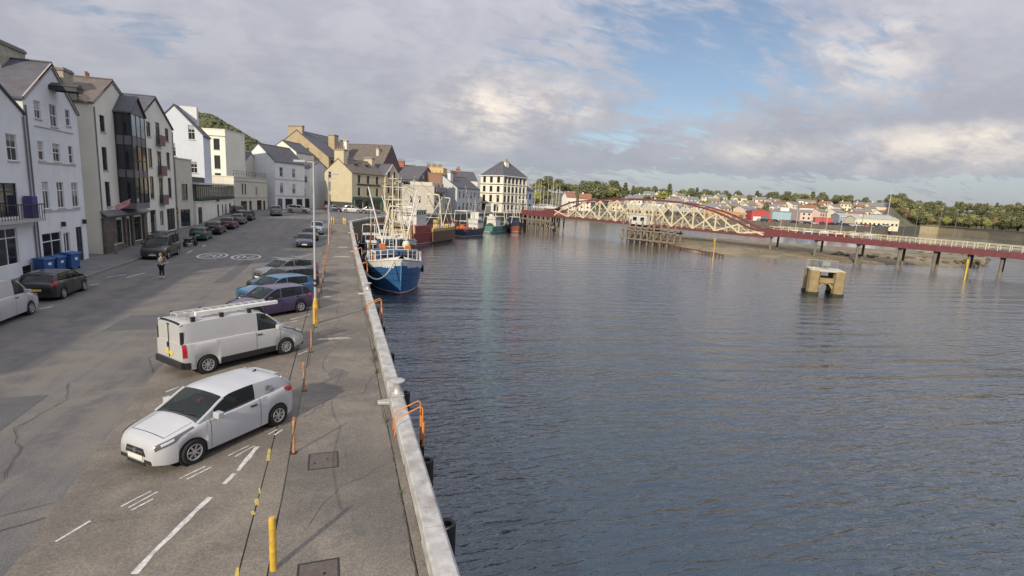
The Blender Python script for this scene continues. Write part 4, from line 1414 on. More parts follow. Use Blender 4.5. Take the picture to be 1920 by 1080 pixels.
    for x0, x1 in zip(gx[:-1], gx[1:]):
        xm = (x0 + x1) / 2
        A, B = G[x0], G[x1]
        for sd in (-1, 1):
            q = lambda P, x, i: (X(x), sd * P[i][0], P[i][1])
            hit = None
            for k, (s0, s1) in enumerate(side):
                if s0 <= xm <= s1:
                    hit = k
            tgt = bins['roof'] if hit is None else sidew.setdefault((hit, sd), MB())
            for i in (0, 1):
                tgt.add([q(A, x0, i), q(B, x1, i), q(B, x1, i + 1), q(A, x0, i + 1)], [(0, 1, 2, 3)])
            top = 'windscreen' if xm < rs else ('rear_window' if xm > re else 'roof')
            for i in (2, 3, 4):
                bins[top].add([q(A, x0, i), q(B, x1, i), q(B, x1, i + 1), q(A, x0, i + 1)], [(0, 1, 2, 3)])
    zend = roof[-1][1]
    if zend > lerp_prof(deck, gx1) + 0.15:           # upright tail of a van or estate
        P = G[gx1]
        bins['roof'].poly([(X(gx1), -y, z) for y, z in P] + [(X(gx1), y, z) for y, z in reversed(P[:-1])])
    ro = bins['roof'].build('roof', color, root, smooth=35, weld=True)
    bins['windscreen'].build('windscreen', GLASS_CAR, root, smooth=40, weld=True)
    if bins['rear_window'].f:
        bins['rear_window'].build('rear_window', GLASS_CAR, root, smooth=40, weld=True)
    for (k, sd), m_ in sidew.items():
        m_.build('side_window', GLASS_CAR, root, smooth=40, weld=True)
    # cabin: dark floor over the waist, dashboard, seats with headrests
    ci = MB()
    ci.grid([[(X(x), sd * half(x) * 0.86, lerp_prof(deck, x) + crown + 0.012) for sd in (-1, 0, 1)] for x in [gx0 + 0.12 + (gx1 - gx0 - 0.2) * i / 10 for i in range(11)]])
    ci.build('cabin_floor', DARKTRIM, root)
    zs_ = lerp_prof(deck, L * 0.5)
    for x in ([rs + 0.45, rs + 1.25] if len(side) > 1 or L < 4.3 else [rs + 0.55]):
        for sd in (-1, 1):
            st_ = MB().box(X(x + 0.12), X(x), sd * 0.36 - 0.22, sd * 0.36 + 0.22, zs_ + 0.06, zs_ + 0.20)
            st_.box(X(x + 0.13), X(x + 0.03), sd * 0.36 - 0.12, sd * 0.36 + 0.12, zs_ + 0.22, zs_ + 0.36)
            st_.build('seat', SEATM, root, bevel=0.03)
    MB().lathe([(0.165, -0.012), (0.185, -0.012), (0.185, 0.012), (0.165, 0.012)], 14, (X(rs + 0.02), -0.36, zs_ + 0.08), 'y', caps=False).build('steering_wheel', SEATM, root)
    # screen pillars and roof rails follow the glasshouse edge
    pil = MB()
    for sd in (-1, 1):
        for lo, hi in ((gx0, rs), (re, gx1)):
            st = [x for x in gx if lo <= x <= hi]
            pil.path([(X(x), sd * (G[x][2][0] + 0.004), G[x][2][1] + 0.004) for x in st], 0.034, 6)
    pil.build('pillar', color, root, smooth=True)
    wip = MB()
    for y0, y1 in ((-0.55, 0.05), (0.0, 0.55)):
        xa, xb = gx0 + 0.10, gx0 + 0.14
        wip.tube((X(xa), y0 * hw, lerp_prof(roof, xa) + 0.03), (X(xb), y1 * hw, lerp_prof(roof, xb) + 0.03), 0.012, n=4)
    wip.build('wiper', DARKTRIM, root)
    # mirrors
    for sd in (-1, 1):
        zb = lerp_prof(deck, gx0 + 0.42)
        mm = MB().box(X(gx0 + 0.52), X(gx0 + 0.36), sd * hw * 0.97 - 0.09 * (sd < 0) * 0, sd * (hw * 0.97 + 0.2), zb + 0.015, zb + 0.165)
        mm.tube((X(gx0 + 0.45), sd * hw * 0.88, zb + 0.01), (X(gx0 + 0.45), sd * hw * 1.0, zb + 0.06), 0.025, n=6)
        mm.build('mirror', color, root, bevel=0.05, smooth=True)
    # lamps

    def patch(nm, m, x0, x1, t0, t1, sd, off=0.008, nx=6, ntt=4, taper=0.0, parent=root):
        rows_ = []
        for i in range(nx + 1):
            x = x0 + (x1 - x0) * i / nx
            sh = taper * i / nx
            rows_.append([S(x, t0 + sh + (t1 - t0 - sh) * j / ntt, sd, off) for j in range(ntt + 1)])
        return MB().grid(rows_).build(nm, m, parent, smooth=True)
    if lamps:
        for sd in (-1, 1):
            h = patch('headlight', LAMPDARK, 0.05, 0.86, 2.9, 4.85, sd, 0.016, nx=10, taper=1.0)
            patch('lens', LAMPGLASS, 0.14, 0.40, 3.45, 4.05, sd, 0.022, nx=6, taper=0.2, parent=h)
            if rear_lamp == 'low':
                patch('tail_light', REDLAMP, L - 0.42, L - 0.02, 3.1, 4.6, sd, 0.008)
    for x in seams:
        for sd in (-1, 1):
            rows_ = [[S(x + dx, t, sd, 0.003) for t in (0.25, 1, 2, 3, 4, 4.9)] for dx in (-0.006, 0.006)]
            MB().grid(rows_).build('door_seam', SEAM, root)
    for x in handles:
        for sd in (-1, 1):
            p = S(x, 3.35, sd, 0.02)
            MB().box(p[0] - 0.1, p[0] + 0.1, p[1] - 0.015, p[1] + 0.015, p[2] - 0.018, p[2] + 0.018).build('door_handle', DARKTRIM, root)
    if clad:
        for sd in (-1, 1):
            patch('sill_cladding', DARKTRIM, clad[0], clad[1], 0.0, 1.1, sd, 0.006, nx=10)
    zf = lerp_prof(deck, 0.03)
    wf = half(0.02)
    if front == 'grille':
        g = MB()
        g.prism([(X(0) + 0.012, -wf * 0.62, zf * 0.66), (X(0) + 0.012, wf * 0.62, zf * 0.66), (X(0) + 0.012, wf * 0.50, zf * 0.93), (X(0) + 0.012, -wf * 0.50, zf * 0.93)], (-0.03, 0, 0))
        go = g.build('grille', DARKTRIM, root)
        MB().box(X(0) + 0.0125, X(0) + 0.022, -wf * 0.5, wf * 0.5, zf * 0.795, zf * 0.825).build('grille_bar', CHROME, go)
        MB().tube((X(0) + 0.012, 0, zf * 0.81), (X(0) + 0.03, 0, zf * 0.81), 0.06, n=12).build('badge', CHROME, go)
        for sd in (-1, 1):
            MB().box(X(0) - 0.02, X(0) + 0.011, sd * wf * 0.74 - 0.12, sd * wf * 0.74 + 0.12, zf * 0.40, zf * 0.54).build('fog_lamp_recess', DARKTRIM, root)
        MB().box(X(0) - 0.03, X(0) + 0.009, -wf * 0.55, wf * 0.55, zf * 0.30, zf * 0.42).build('lower_grille', DARKTRIM, root)
    if plate:
        MB().box(X(0) - 0.01, X(0) + 0.022, -0.26, 0.26, zf * 0.50, zf * 0.50 + 0.11).build('number_plate', PLATE_W, root)
        zr_ = lerp_prof(deck, L - 0.02)
        MB().box(X(L) - 0.02, X(L) + 0.01, -0.26, 0.26, zr_ * 0.62, zr_ * 0.62 + 0.11).build('number_plate', PLATE_Y, root)
    if extra:
        extra(root, X, S, G, half, patch, hw)
    return root


def head(dx, dy):
    return math.atan2(dy, dx)


HATCH_DECK = lambda L, h: [(0, h * 0.40), (0.06, h * 0.475), (0.25, h * 0.53), (0.7, h * 0.60), (1.05, h * 0.645), (L * 0.5, h * 0.655), (L * 0.8, h * 0.70), (L - 0.25, h * 0.71), (L - 0.07, h * 0.67), (L, h * 0.60)]
HATCH_ROOF = lambda L, h: [(0.98, h * 0.645), (1.72, h * 0.945), (2.25, h * 0.995), (2.9, h * 0.99), (L - 0.46, h * 0.945), (L - 0.09, h * 0.70)]
WHITE_PAINT = paint('white_car_paint', (0.47, 0.485, 0.51))


def white_hatch_extra(root, X, S, G, half, patch, hw):
    # small grey sketch-like sticker on the blanked rear quarter, roof aerial, dashboard card, tail lights
    for sd in (-1, 1):
        for (xa, xb, za, zb) in ((2.98, 3.10, 0.10, 0.24), (3.12, 3.26, 0.05, 0.12), (3.10, 3.22, 0.16, 0.19), (2.96, 3.24, 0.02, 0.035)):
            xm = (xa + xb) / 2
            x_ = min(G.keys(), key=lambda v: abs(v - xm))
            P = G[x_]
            y = P[0][0] + (P[1][0] - P[0][0]) * (za / max(0.05, P[1][1] - P[0][1])) + 0.012
            MB().box(X(xb), X(xa), sd * y - 0.004, sd * y + 0.004, P[0][1] + za, P[0][1] + zb).build('quarter_sticker', mat('sticker_grey', (0.25, 0.25, 0.26), 0.7), root)
    MB().prism([(X(3.32), -0.02, 1.42), (X(3.14), -0.02, 1.44), (X(3.34), -0.02, 1.52)], (0, 0.04, 0)).build('roof_aerial', DARKTRIM, root)
    MB().box(X(1.62), X(1.5), 0.05, 0.16, 1.18, 1.26).build('interior_mirror', mat('red_card', (0.45, 0.06, 0.06), 0.6), root)
    sp = MB().prism([(X(3.50), -0.5, 1.372), (X(3.50), 0.5, 1.372), (X(3.72), 0.46, 1.345), (X(3.72), -0.46, 1.345)], (0, 0, 0.045))
    sp.build('rear_spoiler', WHITE_PAINT, root)
    patch('bonnet_seam', SEAM, 0.30, 0.95, 5.55, 5.60, 1, 0.003)
    patch('bonnet_seam', SEAM, 0.30, 0.95, 5.55, 5.60, -1, 0.003)
    patch('bonnet_seam', SEAM, 0.285, 0.300, 5.55, 8.0, 1, 0.003, 1, 6)
    patch('bonnet_seam', SEAM, 0.285, 0.300, 5.55, 8.0, -1, 0.003, 1, 6)


hd = head(-0.664, -0.748)
c_ = Vector((-4.43, 14.40)) + 0.5 * Vector((-0.748, 0.664)) * 1.62      # half track in from the visible wheels
car('white_hatchback', 'white small hatchback van, nearest parked car on the quay, nose towards the road', (c_.x + 0.1 * -0.664, c_.y + 0.1 * -0.748, 0.02), hd, 4.02, 1.74, HATCH_DECK(4.02, 1.48), HATCH_ROOF(4.02, 1.48),
    [(1.42, 2.62)], WHITE_PAINT, (0.83, 3.34), 0.305, spokes=7, seams=(1.28, 2.74), handles=(2.52,), extra=white_hatch_extra, cat='car')

# --- white panel van with roof rack
VAN_DECK = [(0, 0.55), (0.05, 0.78), (0.2, 0.92), (0.55, 1.04), (0.9, 1.12), (1.6, 1.17), (2.6, 1.19), (4.6, 1.20), (4.74, 1.20), (4.78, 1.18)]
VAN_ROOF = [(0.80, 1.10), (1.62, 1.80), (2.05, 1.93), (2.6, 1.965), (4.55, 1.95), (4.70, 1.93), (4.765, 1.88)]


def van_extra(root, X, S, G, half, patch, hw, rack=True, L=4.78):
    for sd in (-1, 1):
        # tall tail lights on the rear corners
        tl = patch('tail_light', REDLAMP, L - 0.13, L - 0.003, 1.9, 4.2, sd, 0.012)
        MB().box(X(L - 0.10), X(L) - 0.0, min(sd * hw * 0.79, sd * hw * 0.86), max(sd * hw * 0.79, sd * hw * 0.86), 1.18, 1.62).build('rear_corner_trim', DARKTRIM, root)
        patch('rear_corner_trim', DARKTRIM, L - 0.24, L - 0.02, 0.0, 1.2, sd, 0.01)
        # pressed panel line along the side
        MB().grid([[S(x, 3.55, sd, 0.006), S(x, 3.65, sd, 0.006)] for x in (2.5, 3.0, 3.5, 4.0, 4.5)]).build('swage_line', mat('swage_grey', (0.6, 0.61, 0.62), 0.5), root)
    pl = MB().box(X(L) - 0.025, X(L) + 0.0, -0.006, 0.006, 0.62, 1.80)
    pl.build('door_seam', SEAM, root)
    MB().box(X(L) - 0.035, X(L) - 0.02, 0.05, 0.10, 0.98, 1.16).build('door_handle', DARKTRIM, root)
    MB().box(X(L) - 0.09, X(L) + 0.05, -hw * 0.93, hw * 0.93, 0.34, 0.58).build('rear_bumper', DARKTRIM, root, bevel=0.03)
    MB().box(X(0.35), X(0) + 0.03, -hw * 0.86, hw * 0.86, 0.24, 0.52).build('front_bumper', DARKTRIM, root, bevel=0.04)
    MB().box(X(L) - 0.03, X(L) - 0.005, -0.06, 0.06, 1.80, 1.84).build('brake_lamp', DARKTRIM, root)
    if rack:
        for x in (2.25, 3.3, 4.3):
            MB().beam((X(x), -0.72, 2.06), (X(x), 0.72, 2.06), 0.05, 0.04).build('rack_bar', STEEL, root)
            for sd in (-1, 1):
                MB().box(X(x) - 0.07, X(x) + 0.07, sd * 0.70 - 0.05, sd * 0.70 + 0.05, 1.90, 2.09).build('rack_foot', DARKTRIM, root, bevel=0.015)


hd = head(0.77, 0.637)
rw, fw_ = Vector((-6.46, 20.35)), Vector((-4.06, 22.33))
mid = (rw + fw_) / 2 + Vector((-0.637, 0.77)) * 0.82
# wheelbase 3.10: axles at 0.86 and 3.96 from the nose; body centre 2.39 -> axle mid is 0.02 behind it
VANW = paint('white_van_paint', (0.48, 0.485, 0.49))
tr = car('white_panel_van', 'white panel van with a ladder on its roof rack, beside the white hatchback', (mid.x + 0.02, mid.y + 0.02, 0.02), hd, 4.78, 1.90, VAN_DECK, VAN_ROOF, [(1.22, 2.02)], VANW, (0.86, 3.96), 0.33,
         plan=5, nose=0.06, round_nose=False, crown=0.02, sill=0.26, tum=0.10, spokes=9, seams=(1.12, 2.12), handles=(2.0,), plate=True, cat='van', clad=(1.30, 3.50), rear_lamp='none', extra=van_extra)
# ladder carried on the rack
ld = thing('roof_ladder', 'long aluminium ladder strapped on top of the white van with the rack', 'ladder', (mid.x, mid.y, 2.12), hd)
for y in (-0.40, 0.02):
    MB().box(-2.25, 1.25, y - 0.03, y + 0.03, 0.0, 0.09).build('stile', mat('aluminium', (0.62, 0.62, 0.60), 0.4, metal=0.3), ld)
for i in range(12):
    MB().tube((-2.15 + i * 0.3, -0.38, 0.045), (-2.15 + i * 0.3, 0.0, 0.045), 0.018, n=6).build('rung', MATS['aluminium'], ld)
ct = thing('conduit_tube', 'square white tube carried along the near side of the van roof', 'tube', (mid.x, mid.y, 2.09), hd)
MB().box(-1.7, 1.45, -0.58, -0.44, 0.0, 0.12).build('tube_body', mat('white_upvc', (0.75, 0.75, 0.74), 0.5), ct)
MB().box(1.452, 1.47, -0.57, -0.45, 0.01, 0.11).build('end_cap', DARKTRIM, ct)
ld['group'] = ct['group'] = 'load on the van roof'

# --- the angled row beyond the van
def suv(L, h):
    return [(0, h * 0.44), (0.05, h * 0.54), (0.25, h * 0.59), (0.8, h * 0.635), (1.15, h * 0.655), (L * 0.5, h * 0.66), (L * 0.85, h * 0.69), (L - 0.2, h * 0.69), (L - 0.06, h * 0.65), (L, h * 0.56)], \
           [(1.08, h * 0.655), (1.85, h * 0.95), (2.4, h * 0.998), (3.1, h * 0.99), (L - 0.55, h * 0.93), (L - 0.10, h * 0.69)]


def estate(L, h):
    return [(0, h * 0.38), (0.06, h * 0.46), (0.25, h * 0.51), (0.8, h * 0.58), (1.2, h * 0.625), (L * 0.5, h * 0.635), (L * 0.8, h * 0.65), (L - 0.2, h * 0.66), (L - 0.06, h * 0.62), (L, h * 0.55)], \
           [(1.12, h * 0.625), (1.95, h * 0.955), (2.5, h * 0.998), (3.3, h * 0.985), (L - 0.48, h * 0.94), (L - 0.10, h * 0.66)]


def saloon(L, h):
    return [(0, h * 0.40), (0.06, h * 0.47), (0.25, h * 0.52), (0.8, h * 0.59), (1.2, h * 0.63), (L * 0.5, h * 0.645), (L - 0.9, h * 0.68), (L - 0.15, h * 0.66), (L - 0.04, h * 0.60), (L, h * 0.54)], \
           [(1.15, h * 0.63), (1.95, h * 0.95), (2.45, h * 0.998), (3.0, h * 0.985), (L - 1.05, h * 0.87), (L - 0.45, h * 0.68)]


def simple(name, label, x, y, hd, kind, L, Wd, h, color, side=None, wr=0.32, group=None, z=None, **kw):
    if kind == 'hatch':
        dk, rf = HATCH_DECK(L, h), HATCH_ROOF(L, h)
    else:
        dk, rf = {'suv': suv, 'estate': estate, 'saloon': saloon}[kind](L, h)
    sw = side or [(rf[0][0] + 0.42, L * 0.52 - 0.03), (L * 0.52 + 0.06, rf[-2][0] - (0.15 if kind != 'estate' else 0.30))]
    if kind == 'estate' and side is None:
        sw.append((rf[-2][0] - 0.22, rf[-2][0] + 0.18))
    zz = (0.02 if -8.2 < x < -3 and y < 48 else 0.0) if z is None else z
    o = car(name, label, (x, y, GZ(0, y) + zz), hd, L, Wd, dk, rf, sw, color, (0.84, L - 0.82 if L < 4.2 else L - 0.92), wr, seams=(1.28, L * 0.52, L * 0.76), handles=(L * 0.50, L * 0.74), group=group, **kw)
    sl = math.atan2(GZ(0, y + 1.3) - GZ(0, y - 1.3), 2.6)
    if sl > 0.005:
        o.rotation_mode = 'ZYX'
        d = Vector((math.cos(hd), math.sin(hd)))
        o.rotation_euler = (sl * d.x, -sl * d.y, hd)
    return o


ROWH = head(-0.76, -0.65)


def rowcar(rear, **kw):
    """centre of a car whose near rear wheel touches the ground at `rear`"""
    d = Vector((math.cos(ROWH), math.sin(ROWH)))
    n = Vector((d.y, -d.x)) * -1
    return rear + d * (kw['L'] / 2 - 0.90) + Vector((-n.x, -n.y)) * -0.0 + Vector((d.y, -d.x)) * 0.75


P_PURPLE = paint('dark_purple_paint', (0.075, 0.055, 0.13), 0.3)
P_BLUE = paint('blue_car_paint', (0.03, 0.13, 0.27), 0.2)
P_BLACK = paint('black_car_paint', (0.012, 0.013, 0.016))
P_GREYC = paint('grey_car_paint', (0.17, 0.175, 0.19), 0.4)
P_SILVER = paint('silver_car_paint', (0.48, 0.48, 0.50), 0.4)
P_GREEN = paint('dark_green_paint', (0.015, 0.09, 0.085), 0.2)
P_NAVY = paint('navy_car_paint', (0.025, 0.035, 0.075), 0.2)
P_MAROON = paint('maroon_car_paint', (0.12, 0.03, 0.06), 0.2)
P_OLIVE = paint('olive_black_paint', (0.025, 0.026, 0.018), 0.1)
for nm, lb, rear, kind, L, Wd, h, colr in (
    ('purple_estate', 'dark purple estate car right behind the white panel van', Vector((-3.98, 30.15)), 'estate', 4.35, 1.74, 1.50, P_PURPLE),
    ('blue_suv', 'bright blue estate car with dark grille between purple and black cars', Vector((-3.95, 33.5)), 'suv', 4.40, 1.82, 1.56, P_BLUE),
    ('black_estate', 'black car with red tail lamps between the blue and the dark grey cars', Vector((-3.9, 37.1)), 'estate', 4.5, 1.80, 1.50, P_BLACK),
    ('dark_grey_suv', 'dark grey car with roof bars, farthest of the angled row on the quay', Vector((-4.1, 41.3)), 'suv', 4.55, 1.82, 1.58, P_GREYC)):
    c = rowcar(rear, L=L)
    o = simple(nm, lb, c.x, c.y, ROWH, kind, L, Wd, h, colr, spokes=6)
    if nm == 'dark_grey_suv':
        for sd in (-1, 1):
            MB().beam((0.7, sd * 0.62, h + 0.03), (-1.3, sd * 0.62, h + 0.0), 0.04, 0.05).build('roof_rail', STEEL, o)
        for x in (0.5, -0.9):
            MB().beam((x, -0.66, h + 0.08), (x, 0.66, h + 0.08), 0.05, 0.04).build('roof_bar', STEEL, o)

# --- parallel cars farther along the quay, facing the camera
S3 = head(0.05, -1)
simple('navy_saloon', 'dark navy car facing the camera, nearest of three in line along the quay', -5.75, 64.4, S3, 'saloon', 4.5, 1.78, 1.45, P_NAVY)
simple('black_hatchback', 'black car facing the camera, middle of three in line along the quay', -5.35, 70.6, S3, 'hatch', 4.1, 1.74, 1.47, P_BLACK)
simple('pale_blue_van', 'pale blue-grey small car, farthest of three in line along the quay', -4.9, 77.0, S3, 'suv', 4.3, 1.78, 1.65, paint('pale_blue_paint', (0.30, 0.36, 0.46), 0.3))

# --- left kerb
N = head(0, 1)
Sd = head(0, -1)
VAN2_DECK = VAN_DECK
lv = car('white_panel_van', 'white panel van at the left kerb, cut by the edge of the picture', (-17.05, 29.2, 0), N, 4.78, 1.92, VAN_DECK, VAN_ROOF, [(1.22, 2.02)], VANW, (0.86, 3.96), 0.33, plan=5, nose=0.06, round_nose=False, crown=0.02, sill=0.26, tum=0.10, spokes=7,
         seams=(1.12, 2.12, 3.4), handles=(2.0,), cat='van', rear_lamp='none', extra=lambda *a: van_extra(*a, rack=False))
simple('black_hatchback', 'glossy black hatchback parked at the left kerb ahead of the white van', -17.3, 35.9, N, 'hatch', 4.25, 1.78, 1.5, P_BLACK, spokes=5)
bv = car('black_minibus', 'large black van with roof rack facing the camera by the stone shopfront', (-17.15, 54.3, GZ(0, 54)), Sd, 4.97, 1.98, [(a * 1.04, b * 1.02) for a, b in VAN_DECK], [(a * 1.04, b * 1.03) for a, b in VAN_ROOF], [(1.27, 2.1), (2.25, 3.4), (3.5, 4.6)], P_OLIVE, (0.95, 3.9), 0.35, plan=5, nose=0.06, round_nose=False,
         crown=0.03, sill=0.26, tum=0.10, spokes=5, seams=(1.2, 2.2), handles=(2.0,), cat='van', rear_lamp='none')
for x in (0.9, 0.0, -0.9, -1.8):
    MB().beam((x, -0.72, 2.16), (x, 0.72, 2.16), 0.05, 0.04).build('rack_bar', FRAME_DARK, bv)
for sd in (-1, 1):
    MB().beam((1.1, sd * 0.72, 2.14), (-2.0, sd * 0.72, 2.14), 0.04, 0.04).build('rack_rail', FRAME_DARK, bv)
    for x in (0.9, -1.8):
        MB().box(x - 0.04, x + 0.04, sd * 0.70 - 0.03, sd * 0.70 + 0.03, 1.95, 2.12).build('rack_foot', FRAME_DARK, bv)
simple('green_hatchback', 'dark teal-green hatchback at the left kerb beyond the motorcycle', -17.0, 68.3, N, 'hatch', 4.05, 1.72, 1.46, P_GREEN)
simple('black_saloon', 'black car at the left kerb between the green and the maroon cars', -16.7, 74.4, N, 'suv', 4.4, 1.80, 1.55, P_BLACK)
simple('maroon_estate', 'maroon estate car parked at the left kerb, nose away from the camera', -16.2, 80.3, N, 'estate', 4.5, 1.80, 1.52, P_MAROON)
simple('grey_hatchback', 'dark grey hatchback parked at the kerb beyond the maroon estate', -15.9, 85.9, N, 'hatch', 4.1, 1.74, 1.48, P_GREYC)
simple('navy_estate', 'navy estate parked at the kerb just before the bend', -15.6, 91.5, N, 'estate', 4.4, 1.78, 1.5, P_NAVY)
simple('dark_hatchback', 'dark car parked in the yard opening before the flat-roofed block', -18.2, 99.5, head(0.45, -0.9), 'hatch', 4.0, 1.72, 1.5, P_BLACK)
simple('silver_suv', 'silver-grey four-wheel drive stopped at the bend, tail to the camera', -12.6, 101.5, head(-0.15, 1), 'suv', 4.5, 1.85, 1.78, P_GREYC)
simple('silver_hatchback', 'champagne silver car driving across the end of the street', -9.5, 110.5, head(0.97, -0.22), 'hatch', 4.4, 1.78, 1.5, paint('champagne_paint', (0.52, 0.49, 0.42), 0.3))
simple('dark_hatchback', 'dark car parked across, between the silver car and the white car', -3.0, 122.8, head(0.95, -0.3), 'hatch', 4.1, 1.75, 1.48, P_NAVY)
simple('white_car', 'white estate car parked in front of the pub gable', 0.9, 121.4, head(0.95, -0.3), 'estate', 4.5, 1.8, 1.5, WHITE_PAINT)
simple('grey_saloon', 'grey saloon parked at the right end of the row before the pub', 4.6, 120.2, head(0.95, -0.3), 'saloon', 4.3, 1.76, 1.45, P_GREYC)

# ================================================================ QUAY FURNITURE
POST_Y = mat('yellow_post_paint', (0.72, 0.48, 0.04), 0.6, scale=9, col2=(0.42, 0.26, 0.06))
POST_O = mat('faded_orange_post', (0.58, 0.33, 0.17), 0.75, scale=7, col2=(0.30, 0.08, 0.05))
ORANGE = mat('orange_rail_paint', (0.72, 0.27, 0.06), 0.6, scale=8, col2=(0.50, 0.17, 0.05))
ROPE = mat('dark_chain', (0.06, 0.05, 0.045), 0.8, 0.3, 20)
RUBBER = mat('fender_rubber', (0.02, 0.02, 0.022), 0.7, 0.3, 6)
TIMBER = mat('weathered_timber', (0.17, 0.15, 0.125), 0.9, scale=5, col2=(0.09, 0.08, 0.07), streak=0.3)
PX_ = -3.06
py_ = [9.1] + [13.5 + 4.45 * i for i in range(18)]
ordn = ['first', 'second', 'third', 'fourth', 'fifth', 'sixth', 'seventh', 'eighth', 'ninth', 'tenth', 'eleventh', 'twelfth', 'thirteenth', 'fourteenth', 'fifteenth', 'sixteenth', 'seventeenth', 'eighteenth', 'nineteenth', 'twentieth']
posts = []
for i, y in enumerate(py_):
    if abs(y - 27.0) < 1.2:
        y = 26.6
    z = GZ(0, y) + 0.018
    t = thing('barrier_post', ('thick yellow post nearest the camera on the walkway edge' if i == 0 else f'rusty orange post on the walkway edge, {ordn[i]} from the camera in its line'), 'post', (PX_, y, z), random.uniform(-.4, .4), 'posts along the walkway')
    h, r = (0.98, 0.062) if i == 0 else (0.95, 0.031)
    lean = Vector((random.uniform(-.03, .03), random.uniform(-.03, .03), 0)) if i else Vector((0.0, 0.0, 0))
    b = MB()
    b.tube((0, 0, 0), lean + Vector((0, 0, h)), r, r * 0.95, 12)
    b.lathe([(r * 0.95, 0), (r * 0.8, 0.03), (r * 0.2, 0.045)], 12, tuple(lean + Vector((0, 0, h))))
    b.build('shaft', POST_Y if i == 0 else POST_O, t, smooth=True)
    if i:
        MB().lathe([(r * 1.35, 0), (r * 1.35, 0.05)], 10, (lean.x * .9, lean.y * .9, h - 0.12)).build('collar', POST_O, t)
        MB().box(-0.08, 0.08, -0.08, 0.08, 0.0, 0.015).build('base_plate', DARKTRIM, t)
    posts.append((y, z, h))
for i, ((ya, za, ha), (yb, zb, hb)) in enumerate(zip(posts[:-1], posts[1:])):
    pts = []
    for k in range(13):
        u = k / 12
        sag = (0.14, 0.2, 0.5, 0.3)[i % 4] * 4 * u * (1 - u)
        pts.append((PX_ + 0.05 + 0.012 * math.sin(u * 7 + i), ya + (yb - ya) * u, max((za + ha - 0.1) * (1 - u) + (zb + hb - 0.1) * u - sag, za * (1 - u) + zb * u + 0.02)))
    c = MB().path(pts, 0.012, 5).build('barrier_chain', ROPE)
    tag(c, f'dark slack chain of the walkway barrier, {ordn[i]} span from the camera', 'chain', 'chains between the posts')

# lamp standards
def lamp_post(label, x, y, h, arm, sleeve, lantern=True, name='lamp_post'):
    z = GZ(0, y) + 0.018
    t = thing(name, label, 'lamp post', (x, y, z))
    MB().tube((0, 0, 0), (0, 0, h), 0.068, 0.045, 12).build('column', mat('pale_lamp_column', (0.40, 0.41, 0.43), 0.5, 0.1), t, smooth=True)
    if sleeve:
        b = MB()
        b.lathe([(0.13, 0.0), (0.13, 0.95), (0.09, 1.25), (0.078, 1.32)], 12)
        b.build('yellow_sleeve', POST_Y, t, smooth=True)
        MB().box(-0.02, 0.02, -0.135, -0.125, 0.25, 0.75).build('sleeve_shade_strip', mat('sleeve_shadow', (0.25, 0.14, 0.02), 0.7), t)  # shade down the sleeve, put in as a narrow darker strip
        for zz in (1.9, 2.15):
            MB().lathe([(0.10, 0), (0.10, 0.12)], 10, (0, 0, zz)).build('band', DARKTRIM, t)
    a = Vector(arm)
    MB().tube((0, 0, h - 0.02), (a.x, a.y, h + a.z), 0.035, 0.03, 8).build('arm', MATS['pale_lamp_column'], t)
    d = a.normalized()
    l0, l1 = a + d * 0.0, a + d * 0.55
    MB().beam((l0.x, l0.y, h + a.z), (l1.x, l1.y, h + a.z), 0.2, 0.11).build('lantern', MATS['pale_lamp_column'], t, bevel=0.02)
    return t


lamp_post('tall pale lamp post with a yellow base sleeve beside the walkway', -3.09, 27.4, 7.95, (-0.35, 0.05, 0.0), True)
lamp_post('slim pale lamp post farther along the walkway barrier', -3.15, 66.0, 8.2, (0.6, 0.1, 0.05), False)
t = lamp_post('distant lamp post with a dark sign box at the end of the walkway', -3.4, 88.0, 7.2, (0.4, -0.2, 0.02), False)
MB().box(-0.35, 0.35, -0.16, -0.08, 2.2, 3.1).build('sign_box', mat('dark_sign_back', (0.12, 0.13, 0.16), 0.6), t)

# short yellow bollards closing the walkway
for i, (x, y) in enumerate(((-3.55, 89.2), (-3.1, 89.4), (-2.75, 89.0), (-1.3, 89.3), (-1.05, 88.6))):
    t = thing('yellow_bollard', ['leftmost of the yellow bollards closing the far end of the walkway', 'second yellow bollard from the left at the far end of the walkway', 'yellow bollard nearer the camera in the left cluster at the walkway end', 'yellow bollard near the coping at the far end of the walkway', 'rightmost yellow bollard at the far end of the walkway'][i], 'bollard', (x, y, GZ(0, y) + .018), 0, 'bollards at the walkway end')
    MB().lathe([(0.11, 0), (0.11, 1.0), (0.08, 1.1), (0.02, 1.13)], 12).build('shaft', POST_Y, t, smooth=True)
    MB().lathe([(0.114, 0), (0.114, 0.12)], 12, (0, 0, 0.72)).build('reflective_band', FRAME_WHITE, t)

